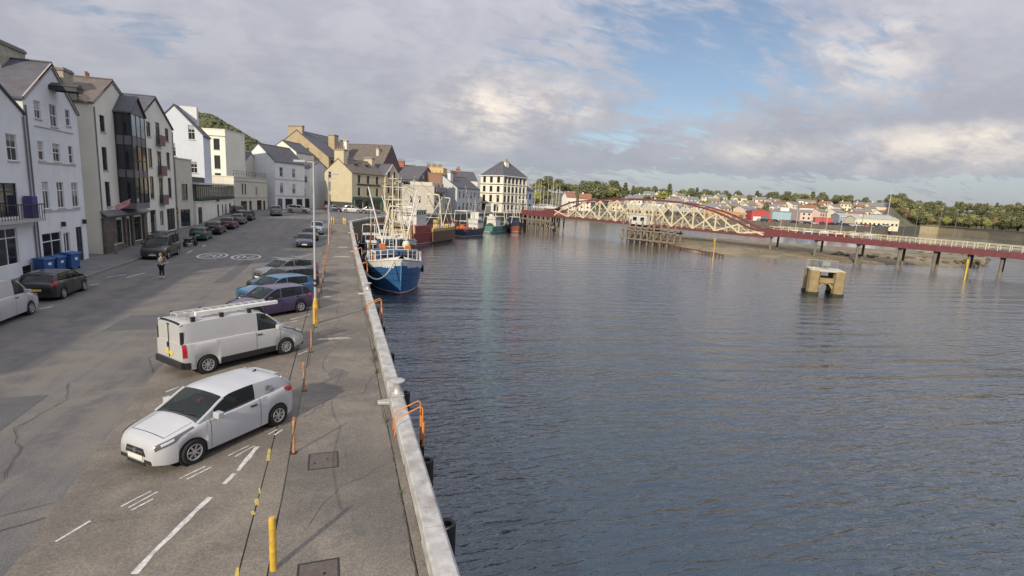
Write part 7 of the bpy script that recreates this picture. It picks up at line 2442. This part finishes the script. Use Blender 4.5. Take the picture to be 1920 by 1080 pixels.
def land_z(t, D):
    d = D - near_edge(t)
    if t < 0.70:
        return 1.4 + 14.0 * sstep((d - 30) / 230.0) + 9 * sstep((d - 280) / 500)
    return 1.8 + 15.0 * sstep((d - 12) / 130.0) + 9 * sstep((d - 150) / 400)


ts = [0.02, 0.05, 0.08, 0.12, 0.16, 0.2, 0.25, 0.3, 0.35, 0.4, 0.45, 0.5, 0.55, 0.6, 0.62, 0.64, 0.66, 0.68, 0.70, 0.715, 0.73, 0.745, 0.76, 0.775, 0.8, 0.84, 0.88, 0.93, 0.98, 1.05, 1.15, 1.3]
dd = [0, 5, 12, 20, 30, 42, 55, 70, 90, 110, 130, 155, 180, 210, 240, 270, 310, 380, 500, 800, 1600]
mb = MB()
rows_ = []
for t in ts:
    e = near_edge(t)
    rows_.append([tuple(FD(t * (e + d), e + d, land_z(t, e + d) + (nz(t * 300, d) * 0.5 if d > 50 else 0))) for d in dd])
mb.grid(rows_)
fl = mb.build('far_shore', GRASSY, smooth=True)
tag(fl, kind='structure')
mb = MB()
rows_ = []
for t in ts:
    if t > 0.72:
        break
    e = near_edge(t)
    rows_.append([tuple(FD(t * (e + d), e + d, land_z(t, e + d) + 0.06)) for d in (0, 5, 12, 20, 30, 42)])
mb.grid(rows_)
tag(mb.build('boatyard_ground', HARD, smooth=True), kind='structure')
# quay walls of the far side
mb = MB()
for a, b in zip(ts[:-1], ts[1:]):
    if b > 0.78:
        break
    p, q = FD(a * near_edge(a), near_edge(a)), FD(b * near_edge(b), near_edge(b))
    mb.poly([(p.x, p.y, -4), (q.x, q.y, -4), (q.x, q.y, land_z(b, near_edge(b))), (p.x, p.y, land_z(a, near_edge(a)))])
tag(mb.build('far_quay_wall', QUAYSTONE), kind='structure')
w_ = thing('harbour_wall', 'long sunlit pale stone harbour wall below the wood at the right edge', 'wall', (0, 0, 0))
WALLST = mat('sunlit_stone', (0.50, 0.43, 0.28), 0.9, scale=0.5, col2=(0.38, 0.32, 0.21), streak=0.35)
prev = None
for t in (0.765, 0.80, 0.85, 0.90, 0.95, 1.0, 1.1, 1.25):
    e = near_edge(t) - 1.0
    p = FD(t * e, e)
    if prev is not None:
        MB().prism([(prev.x, prev.y, -4), (p.x, p.y, -4), (p.x, p.y, 2.6), (prev.x, prev.y, 2.6)], (FW.x * 1.2, FW.y * 1.2, 0)).build('wall_length', WALLST, w_)
        MB().beam((prev.x, prev.y, 2.75), (p.x, p.y, 2.75), 1.6, 0.28).build('wall_coping', WALLST, w_)
    prev = p

# shingle bank drying out below the bridge
bank = [(0.255, 141, 186), (0.30, 128, 180), (0.345, 117, 172), (0.40, 112, 168), (0.49, 112, 164), (0.57, 111, 160), (0.655, 110, 156), (0.72, 111, 150), (0.78, 113, 146), (0.85, 116, 140), (0.90, 121, 132)]
mb = MB()
rows_ = []
random.seed(2)
NB = 26
fine = []
for (a, na, fa), (b, nb, fb) in zip(bank[:-1], bank[1:]):
    for k in range(6):
        u = k / 6
        fine.append((a + (b - a) * u, na + (nb - na) * u, fa + (fb - fa) * u))
fine.append(bank[-1])
for t, n, f in fine:
    n += nz(t * 200, 3) * 1.2
    f += nz(t * 160, 9) * 2.0
    r_ = []
    for k in range(NB + 1):
        u = k / NB
        D = n + (f - n) * u
        z = -3.2 + 1.75 * math.sin(math.pi * u) ** 0.5 + nz(t * 220, D * 2.0) * 0.12 + (random.uniform(-.04, .04))
        r_.append(tuple(FD(t * D, D, z)))
    rows_.append(r_)
mb.grid(rows_)
tag(mb.build('shingle_bank', SHINGLE, smooth=True), kind='structure')
ico = bmesh.new()
bmesh.ops.create_icosphere(ico, subdivisions=1, radius=1.0)
IV = [v.co.copy() for v in ico.verts]
IFc = [tuple(v.index for v in f.verts) for f in ico.faces]
ico.free()


def lump(b, p, r, sq=0.6):
    b.add([(p[0] + v.x * r * random.uniform(.75, 1.2), p[1] + v.y * r * random.uniform(.75, 1.2), p[2] + v.z * r * sq * random.uniform(.75, 1.2)) for v in IV], IFc)


bd_ = MB()
for i in range(700):
    t, n, f = random.choice(fine)
    u = random.random() ** 1.3
    D = n + (f - n) * (0.04 + 0.9 * u)
    z = -3.25 + 1.5 * math.sin(math.pi * (0.04 + 0.9 * u)) ** 0.6
    lump(bd_, FD((t + random.uniform(-.008, .008)) * D, D, z), random.uniform(0.12, 0.42))
for i in range(260):
    t = random.uniform(0.60, 0.90)
    D = random.uniform(116, 140)
    lump(bd_, FD(t * D, D, -2.1 + random.uniform(-.3, .4)), random.uniform(0.3, 0.9))
tag(bd_.build('bank_stones', mat('bank_stone', (0.17, 0.145, 0.10), 0.95, scale=0.4, col2=(0.085, 0.085, 0.045)), fix=False), 'weedy boulders scattered over the shingle bank', 'stones', kind='stuff')
# retaining timber edge in front of the bank
te = MB()
for k in range(26):
    a = FD(0.262 * 138, 138) * (1 - k / 25) + FD(0.40 * 109, 109) * (k / 25)
    te.tube((a.x, a.y, -4.5), (a.x, a.y, -2.45 + random.uniform(-.1, .1)), 0.16, n=6)
p, q = FD(0.262 * 138, 138, -2.6), FD(0.40 * 109, 109, -2.6)
te.beam(p, q, 0.2, 0.25)
tag(te.build('bank_revetment', mat('red_brown_timber', (0.16, 0.08, 0.05), 0.9, 0.3, 3)), 'low red-brown timber edging along the channel side of the shingle bank', 'revetment')

# ---------------------------------------------------------------- trees
def crown_mesh(name, m, clumps, n, size, squash=1.0, seed=0):
    random.seed(seed)
    b = MB()
    for cx, cy, cz, r in clumps:
        for i in range(n):
            d = Vector((random.gauss(0, 1), random.gauss(0, 1), random.gauss(0, 1))).normalized() * r * random.uniform(0.55, 1.05)
            p = Vector((cx, cy, cz)) + Vector((d.x, d.y, d.z * squash))
            u = Vector((random.gauss(0, 1), random.gauss(0, 1), random.gauss(0, 1))).normalized()
            v = u.cross(d).normalized()
            u = u * size * random.uniform(.6, 1.3)
            v = v * size * random.uniform(.5, 1.0)
            b.add([p - u - v, p + u - v * 0.6, p + u * 0.8 + v, p - u * 0.7 + v * 0.8], [(0, 1, 2, 3)])
    me = b.mesh(name, fix=False)
    me.materials.append(m)
    return me


LEAF = [mat('leaf_dark', (0.19, 0.20, 0.10), 0.9, scale=0.30, col2=(0.10, 0.115, 0.055)), mat('leaf_mid', (0.28, 0.28, 0.12), 0.9, scale=0.30, col2=(0.16, 0.17, 0.075)),
        mat('leaf_lime', (0.36, 0.36, 0.11), 0.9, scale=0.30, col2=(0.22, 0.24, 0.08)), mat('leaf_autumn', (0.34, 0.27, 0.14), 0.9, scale=0.30, col2=(0.19, 0.16, 0.085))]
BARK = mat('bark', (0.09, 0.07, 0.055), 0.95, 0.2)
PROT = []
for k, (mi, cl) in enumerate(((0, [(0, 0, 6.4, 3.2), (2.2, 0.6, 5.2, 2.4), (-2.2, -0.4, 5.4, 2.4), (0.4, 2.0, 6.0, 2.2), (-0.6, -2.0, 5.6, 2.3), (0.3, 0, 8.6, 2.2)]),
                              (1, [(0, 0, 5.6, 3.0), (2.4, -0.6, 4.8, 2.1), (-2.5, 0.6, 4.6, 2.3), (0.2, -1.8, 6.9, 2.1), (1.1, 1.6, 7.4, 1.9)]),
                              (0, [(0, 0, 4.0, 2.0), (0, 0, 6.4, 1.8), (0, 0, 8.6, 1.4), (0, 0, 10.4, 0.9), (0.9, 0, 5.0, 1.4)]),
                              (3, [(0, 0, 5.0, 2.6), (1.9, 0.5, 5.6, 1.9), (-1.8, 0.2, 5.2, 2.0), (0, 0.3, 7.2, 1.8)]),
                              (2, [(0, 0, 5.2, 2.6), (1.6, 0, 6.2, 1.9), (-1.6, 0.6, 6.0, 1.9), (0.1, -0.6, 7.8, 1.9)]))):
    tb = MB().tube((0, 0, -0.5), (0, 0, 4.6), 0.34, 0.2, 8)
    for c in cl[1:5]:
        tb.tube((0, 0, 3.0), (c[0] * 0.8, c[1] * 0.8, c[2]), 0.15, 0.06, 5)
    tm_ = tb.mesh('trunk')
    tm_.materials.append(BARK)
    PROT.append((tm_, crown_mesh('crown', LEAF[mi], cl, 230, 0.31, 0.85, seed=40 + k)))
TREEN = ['dark_tree', 'green_tree', 'conifer', 'autumn_tree', 'lime_tree']


def tree(k, loc, sc, label, group, wide=1.0):
    t = thing(TREEN[k], label, 'tree', loc, random.uniform(0, 6.28), group)
    t.scale = (sc * wide, sc * wide, sc)
    link('trunk', PROT[k][0], None, t)
    link('crown', PROT[k][1], None, t)
    return t


random.seed(77)
TLAB = ['dark rounded tree', 'mid-green rounded tree', 'dark pointed conifer', 'brownish autumn tree', 'bright lime-green tree']
# wood on the bank above the pale wall
for i in range(230):
    t = 0.70 + 0.52 * random.random()
    if t > 1.06 and random.random() < .6:
        t = 0.70 + 0.36 * random.random()
    e = near_edge(max(t, 0.76))
    f = random.random()
    D = e + 9 + 120 * f * f ** 0.4
    k = random.choice((0, 0, 1, 1, 1, 3, 2, 4)) if f < .5 else random.choice((0, 0, 1, 2))
    p = FD(t * D, D, land_z(max(t, 0.701), D) - 0.5)
    tree(k, p, random.uniform(0.8, 1.2) * (1.1 if t < 0.8 else 1.0), TLAB[k] + ' in the wood above the pale harbour wall', 'trees of the wood above the harbour wall', random.uniform(.95, 1.25))
# skyline trees behind the town
for i in range(88):
    t = 0.03 + 0.70 * (i + random.random()) / 88
    D = near_edge(t) + random.uniform(225, 330)
    k = random.choice((0, 0, 0, 1, 2, 0, 1))
    p = FD(t * D, D, land_z(t, D) - 0.5)
    tree(k, p, random.uniform(0.8, 1.5) * (1.2 if t < .2 else 1.0), TLAB[k] + ' on the skyline behind the hillside houses', 'trees on the skyline', random.uniform(1.0, 1.5))
# trees among the houses
for i in range(60):
    t = 0.16 + 0.54 * random.random()
    D = near_edge(t) + random.uniform(85, 215)
    k = random.choice((0, 1, 1, 4))
    tree(k, FD(t * D, D, land_z(t, D) - 0.5), random.uniform(0.5, 0.95), TLAB[k] + ' between the hillside houses', 'trees among the houses', 1.2)
for t, D, k, sc, lb in ((0.036, 262, 4, 1.0, 'bright lime tree beyond the corner hotel'), (0.155, 400, 0, 1.9, 'big dark tree right of the white gabled cottages'), (0.175, 410, 1, 1.7, 'broad green tree beside the big dark tree, above the truss'), (0.275, 420, 4, 1.4, 'bright green tree above the middle of the swing bridge'), (0.13, 420, 0, 1.6, 'dark tree just right of the white gabled cottages'), (0.05, 400, 0, 1.5, 'dark tree behind the yacht masts')):
    tree(k, FD(t * D, D, land_z(t, D) - 0.3 if D > 320 else 1.9), sc, lb, 'single trees', 1.3)

# ---------------------------------------------------------------- hillside houses
def small_house(p, rz, w, d, h, rh, wm_, rm_, label, group, nwin=3, name='hillside_house', storeys=2):
    t = thing(name, label, 'house', p, rz, group)
    b = MB()
    b.box(0, w, 0, d, -2, h)
    b.prism([(0, 0, h), (0, d, h), (0, d / 2, h + rh)], (0.001, 0, 0))
    b.prism([(w, 0, h), (w, d, h), (w, d / 2, h + rh)], (-0.001, 0, 0))
    b.build('wall', wm_, t)
    r = MB()
    for ya, yb in ((-0.3, d / 2), (d + 0.3, d / 2)):
        zl = h - rh * 0.3 / (d / 2)
        r.prism([(-0.25, ya, zl + 0.02), (w + 0.25, ya, zl + 0.02), (w + 0.25, yb, h + rh + 0.02), (-0.25, yb, h + rh + 0.02)], (0, 0, 0.18))
    r.build('roof', rm_, t)
    for k in range(nwin):
        x = w * (k + 0.5) / nwin - 0.55
        for s in range(storeys):
            z = 0.9 + 2.7 * s
            if z + 1.2 < h:
                link('window', _farwin, None, t).location = (x, -0.02, z)
    if random.random() < .8:
        MB().box(w * 0.2, w * 0.2 + 0.9, d / 2 - 0.4, d / 2 + 0.4, h + rh * 0.6, h + rh + 1.0).build('chimney', wm_, t)
    return t


_farwin = MB().box(0, 1.1, -0.02, 0.05, 0, 1.3).mesh('window')
_farwin.materials.append(GLASS)
HW = [mat('house_white', (0.78, 0.77, 0.72), 0.8, 0.04), mat('house_cream', (0.76, 0.70, 0.52), 0.8, 0.04), mat('house_pink', (0.66, 0.52, 0.46), 0.8, 0.04)]
HR = [slate('far_grey_roof', (0.24, 0.24, 0.26), (0.17, 0.17, 0.19)), slate('far_brown_roof', (0.26, 0.21, 0.17), (0.18, 0.15, 0.12)), mat('red_tile', (0.28, 0.13, 0.09), 0.85, 0.2, 1)]
random.seed(31)
HL = ['white house', 'cream house', 'pinkish house']
RLn = ['grey roof', 'brown roof', 'red roof']
rowsD = [(62, 0.17, 0.70, 11), (100, 0.19, 0.70, 13), (140, 0.20, 0.68, 14), (185, 0.22, 0.70, 14)]
for ri, (dk_, t0, t1, n) in enumerate(rowsD):
    for i in range(n):
        t = t0 + (t1 - t0) * (i + random.uniform(.2, .8)) / n
        D = near_edge(t) + dk_ + random.uniform(-8, 8)
        a, r_ = random.choice((0, 0, 0, 1, 1, 2)), random.choice((0, 0, 0, 1, 2))
        small_house(FD(t * D, D, land_z(t, D)), math.atan2(RT.y, RT.x) + random.uniform(-.5, .6), random.uniform(8, 14), random.uniform(6.5, 8.5), random.uniform(4.8, 6.4), random.uniform(1.5, 2.4), HW[a], HR[r_], f'{HL[a]} with {RLn[r_]} on the hillside across the harbour', 'houses on the far hillside')
rzc = math.atan2(RT.y, RT.x)
small_house(FD(0.095 * 345, 345, 2.2), rzc + 0.35, 6.5, 8, 7.6, 3.2, HW[0], HR[2], 'left one of two tall white gabled cottages beyond the yachts', 'white gabled cottages', 2, 'gabled_cottage')
small_house(FD(0.118 * 345, 345, 2.2), rzc - 0.15, 7.5, 8, 7.0, 3.2, HW[0], HR[2], 'right one of two tall white gabled cottages beyond the yachts', 'white gabled cottages', 2, 'gabled_cottage')
for i, (t, D, w, h, lb) in enumerate(((0.245, 372, 16, 5, 'long white bungalow above the truss peak'), (0.285, 380, 9, 7, 'cream gable house right of the truss peak'), (0.335, 375, 18, 4.5, 'long low cream house above the right half of the truss'), (0.665, 430, 20, 8, 'large sunlit cream house on the skyline by the radio mast'), (0.685, 440, 14, 6, 'cream house below the radio mast'))):
    small_house(FD(t * D, D, land_z(t, D)), rzc + 0.1, w, 8, h, 3, HW[i % 2], HR[0], lb, None, 5)

# ---------------------------------------------------------------- boatyard
def shed(name, label, t, D, w, d, h, rh, wm_, rm_, rz=0.0):
    p = FD(t * D, D, land_z(t, D) + 0.05)
    o = building(name, label, (p.x, p.y), (p.x + w * math.cos(rzc + rz), p.y + w * math.sin(rzc + rz)), d, p.z, h, h + rh, 'gf', wm_, rm_, cat='shed', over=0.3)
    return o


PROFS = mat('profiled_roof', (0.42, 0.43, 0.38), 0.6, scale=0.4, col2=(0.34, 0.35, 0.31))
o = shed('boat_shed', 'grey boat shed with a big pale blue door beyond the bridge approach', 0.478, 312, 16, 42, 6.4, 2.6, mat('shed_grey', (0.24, 0.20, 0.20), 0.7), PROFS, -0.42)
MB().box(1.6, 11.4, -0.15, -0.005, 0.1, 5.6).build('sliding_door', mat('pale_blue_door', (0.30, 0.46, 0.54), 0.6), o)
for k in range(9):
    MB().box(2.0 + k * 1.05, 2.08 + k * 1.05, -0.2, -0.152, 0.15, 5.5).build('door_rib', MATS['pale_blue_door'], o)
for k in range(12):
    MB().box(16.005, 16.1, 2 + k * 3.3, 4.2 + k * 3.3, 2.6, 4.6).build('side_window', GLASS, o)
MB().box(5.5, 10, -0.2, -0.006, 6.3, 8.4).build('gable_panel', FRAME_WHITE, o)
o = shed('red_store', 'bright red store with white sign left of the boat shed', 0.445, 308, 10, 9, 5.6, 0.7, mat('bright_red', (0.48, 0.07, 0.07), 0.6), LEAD, -0.1)
MB().box(1, 5.2, -0.1, -0.005, 0.1, 2.4).build('white_sign', FRAME_WHITE, o)
MB().box(5.6, 9.2, -0.1, -0.006, 0.1, 3.4).build('roller_door', LEAD, o)
ORF = mat('orange_roof', (0.62, 0.20, 0.06), 0.7, 0.1, 0.4)
o = shed('orange_roof_shed', 'low shed with a long orange roof seen above the right part of the truss', 0.35, 318, 26, 12, 3.6, 1.6, mat('ochre_wall', (0.50, 0.32, 0.14), 0.8), ORF, 0.0)
for k in range(6):
    MB().box(1.5 + k * 4.2, 4.2 + k * 4.2, -0.1, -0.005, 0.4, 2.8).build('bay_door', LEAD, o)
o = shed('red_container', 'red shipping container beside the boat shed corner', 0.565, 298, 9, 3, 3.6, 0.2, mat('container_red', (0.52, 0.10, 0.10), 0.7), LEAD, -0.2)
MB().box(9.003, 9.06, 0.3, 2.7, 0.2, 3.4).build('container_door', MATS['container_red'], o)
for i, (t, D, w, h, m_, lb) in enumerate(((0.61, 330, 34, 5.2, mat('blue_grey_block', (0.32, 0.34, 0.42), 0.8), 'long blue-grey block with a row of windows behind the boatyard'), (0.64, 310, 26, 4.4, HW[1], 'long low cream block in front of the blue-grey block'), (0.21, 322, 22, 4.0, WALLST, 'long low stone store beyond the left half of the truss'), (0.29, 318, 20, 3.6, mat('dark_store', (0.14, 0.11, 0.09), 0.9), 'dark low store seen through the truss'))):
    o = small_house(FD(t * D, D, land_z(t, D)), rzc, w, 9, h, 1.4, m_, PROFS, lb, None, 10, 'harbour_block', 1)
    MB().box(0, w, -0.12, -0.005, h - 0.5, h - 0.15).build('fascia', FRAME_WHITE, o)
# cars and boats parked in the yard
def far_car(p, rz, col, label, group):
    t = thing('parked_car', label, 'car', p, rz, group)
    b = MB()
    rr = []
    for x, w, z in ((2.1, .7, .62), (2.0, .82, .72), (1.1, .86, .92), (-1.9, .86, .95), (-2.1, .78, .7)):
        rr.append([(x, -w, 0.25), (x, -w, z - .06), (x, -w * .85, z), (x, w * .85, z), (x, w, z - .06), (x, w, 0.25)])
    b.grid(rr)
    b.poly(rr[0]).poly(rr[-1])
    b.build('body', col, t, smooth=40)
    g = MB().add([(1.15, -.76, .9), (1.15, .76, .9), (-1.95, .76, .94), (-1.95, -.76, .94), (0.45, -.62, 1.42), (0.45, .62, 1.42), (-1.45, .62, 1.44), (-1.45, -.62, 1.44)], [(0, 1, 5, 4), (1, 2, 6, 5), (2, 3, 7, 6), (3, 0, 4, 7)])
    g.build('glasshouse', GLASS_CAR, t)
    MB().box(-1.45, 0.45, -.63, .63, 1.42, 1.47).build('roof', col, t)
    for x in (1.3, -1.35):
        for y in (-.78, .78):
            MB().lathe([(0.31, -0.09), (0.31, 0.09)], 10, (x, y, 0.31), 'y').build('wheel', TYRE, t)
    return t


random.seed(8)
cols = [WHITE_PAINT, P_BLACK, P_SILVER, P_NAVY, P_GREYC, P_BLUE, MATS['bright_red'], WHITE_PAINT]
CN = ['white', 'black', 'silver', 'navy', 'grey', 'blue', 'red', 'white']
for i in range(26):
    t = 0.46 + 0.25 * (i + random.random()) / 26
    D = near_edge(t) + random.uniform(3, 16)
    k = random.randrange(8)
    far_car(FD(t * D, D, land_z(t, D) + 0.06), random.uniform(-.4, .4) + rzc, cols[k], f'{CN[k]} car parked in the boatyard beyond the red approach', 'cars in the far boatyard')
for i in range(9):
    D = random.uniform(205, 262)
    s = D * random.uniform(0.022, 0.062)
    k = random.randrange(8)
    p = FD(s, D, 0)
    far_car((p.x, p.y, GZ(0, p.y) + 0.02), random.uniform(-.4, .4) + rzc + 1.2, cols[k], f'{CN[k]} car parked by the yachts past the bridge end', 'cars by the yachts')


def yacht(p, rz, col, label, group, L=9.0, mh=11.0, z=0.0):
    t = thing('yacht', label, 'yacht', (p[0], p[1], z), rz, group)
    rr = []
    for x, w, zk, zs in ((-4.4, 1.0, 0.7, 1.75), (-2.5, 1.4, 0.25, 1.6), (0, 1.5, 0.1, 1.6), (2.5, 1.0, 0.25, 1.8), (4.0, 0.35, 0.7, 2.0), (4.5, 0.03, 1.3, 2.1)):
        rr.append([(x, -w, zs), (x, -w * .85, (zs + zk) / 2), (x, 0, zk), (x, w * .85, (zs + zk) / 2), (x, w, zs)])
    MB().grid(rr).build('hull', col, t, smooth=True)
    MB().grid([[r[0], r[-1]] for r in rr]).build('deck', BO_WHITE, t)
    MB().prism([(-1.8, -0.8, 1.6), (1.8, -0.6, 1.7), (1.2, -0.5, 2.15), (-1.8, -0.7, 2.15)], (0, 1.3, 0)).build('cabin', BO_WHITE, t)
    MB().tube((0.6, 0, 1.7), (0.6, 0, 1.7 + mh), 0.09, 0.06, 8).build('mast', mat('mast_aluminium', (0.72, 0.69, 0.60), 0.4), t)
    MB().tube((0.55, 0, 2.9), (-3.2, 0, 2.8), 0.09, n=6).build('boom', MATS['mast_aluminium'], t)
    MB().beam((0.6, -0.8, 1.7 + mh * 0.62), (0.6, 0.8, 1.7 + mh * 0.62), 0.05, 0.05).build('spreader', MATS['mast_aluminium'], t)
    return t


ycol = [BO_WHITE, BO_WHITE, BO_NAVY, BO_WHITE, BO_BLUE, BO_WHITE]
for i in range(12):
    D = 208 + i * 6.5
    s = D * (0.020 + 0.062 * ((i * 0.37) % 1.0))
    p = FD(s, D, 0)
    yacht(p, rzc + random.uniform(-.5, .5) + 0.9, ycol[i % 6], f'yacht with bare mast laid up past the bridge end, {ordn[i]} from the near side', 'yachts past the bridge end', mh=random.uniform(8.5, 13), z=GZ(0, p.y) + 0.02)
for i in range(7):
    t = 0.50 + 0.2 * i / 7
    D = near_edge(t) - random.uniform(12, 30)
    p = FD(t * D, D)
    yacht(p, random.uniform(-.3, .3) + rzc, [BO_WHITE, BO_NAVY, BO_BLUE, BO_WHITE, BO_RED, BO_WHITE, BO_WHITE][i], f'moored yacht beyond the red approach, {ordn[i]} from the left', 'yachts in the basin', mh=random.uniform(7, 10), z=WL - 0.55)
# light poles and the radio mast
t = thing('radio_mast', 'tall slim radio mast on the skyline above the boatyard', 'mast', FD(0.70 * 360, 360, land_z(0.70, 360)), 0)
MB().tube((0, 0, -1), (0, 0, 26), 0.28, 0.12, 8).build('shaft', mat('mast_grey', (0.5, 0.5, 0.5), 0.5), t)
for z in (17, 22):
    MB().box(-1.0, 1.0, -0.1, 0.1, z, z + 0.3).build('cross_arm', MATS['mast_grey'], t)
random.seed(15)
for i, tt in enumerate((0.585, 0.655, 0.735, 0.757, 0.80, 0.83)):
    D = near_edge(tt) + 4 if tt < .7 else 292
    p = FD(tt * D, D, land_z(tt, D) if tt < .7 else -3.0)
    t = thing('lighting_pole', f'pale lighting pole beyond the red approach, {ordn[i]} from the left', 'pole', p, 0, 'poles beyond the approach')
    hh = 12 if tt < .7 else 15 + random.uniform(-2, 2)
    MB().tube((0, 0, 0), (random.uniform(-.3, .3), 0, hh), 0.14, 0.09, 8).build('shaft', PIERC, t)
    MB().box(-0.7, 0.7, -0.12, 0.12, hh - 0.4, hh - 0.1).build('head', BR_CREAM, t)

# ---------------------------------------------------------------- wooded hill behind the town
HILLM = layered('hill_heath', [(0.13, 0.135, 0.07), (0.09, 0.105, 0.055), (0.17, 0.15, 0.085), (0.08, 0.095, 0.05)], [0.02, 0.06, 0.12], 0.95, 0.6, 0.4, 0.6)
hp = [(-0.78, 50), (-0.64, 66), (-0.60, 71), (-0.572, 70), (-0.54, 62), (-0.50, 51), (-0.47, 43), (-0.44, 34), (-0.36, 22), (-0.2, 16), (0.0, 13), (0.06, 12)]
mb = MB()
rows_ = []
tt_ = [-0.78 + 0.84 * i / 90 for i in range(91)]
for t in tt_:
    hz_ = lerp_prof(hp, t)
    r_ = []
    for k in range(22):
        u = k / 21
        D = 330 + 260 * u
        z = 2 + (hz_ - 2) * sstep(u * 1.35 if u < .74 else 1.0) + nz(t * 400, D) * 1.2 + random.uniform(-.6, .6) * u
        r_.append(tuple(FD(t * D, D, z)))
    rows_.append(r_)
mb.grid(rows_)
tag(mb.build('hill', HILLM, smooth=True), kind='structure')
sc_ = MB()
for i in range(2600):
    t = random.uniform(-0.70, -0.40)
    u = random.uniform(0.25, 1.0)
    D = 330 + 260 * u
    hz_ = lerp_prof(hp, t)
    z = 2 + (hz_ - 2) * sstep(u * 1.35 if u < .74 else 1.0)
    lump(sc_, FD(t * D, D, z + 0.6), random.uniform(0.8, 2.6), 0.8)
tag(sc_.build('hill_scrub', mat('scrub_green', (0.13, 0.135, 0.065), 0.95, scale=0.12, col2=(0.07, 0.082, 0.04)), fix=False), 'scrub and trees covering the hill behind the roofs', 'scrub', kind='stuff')
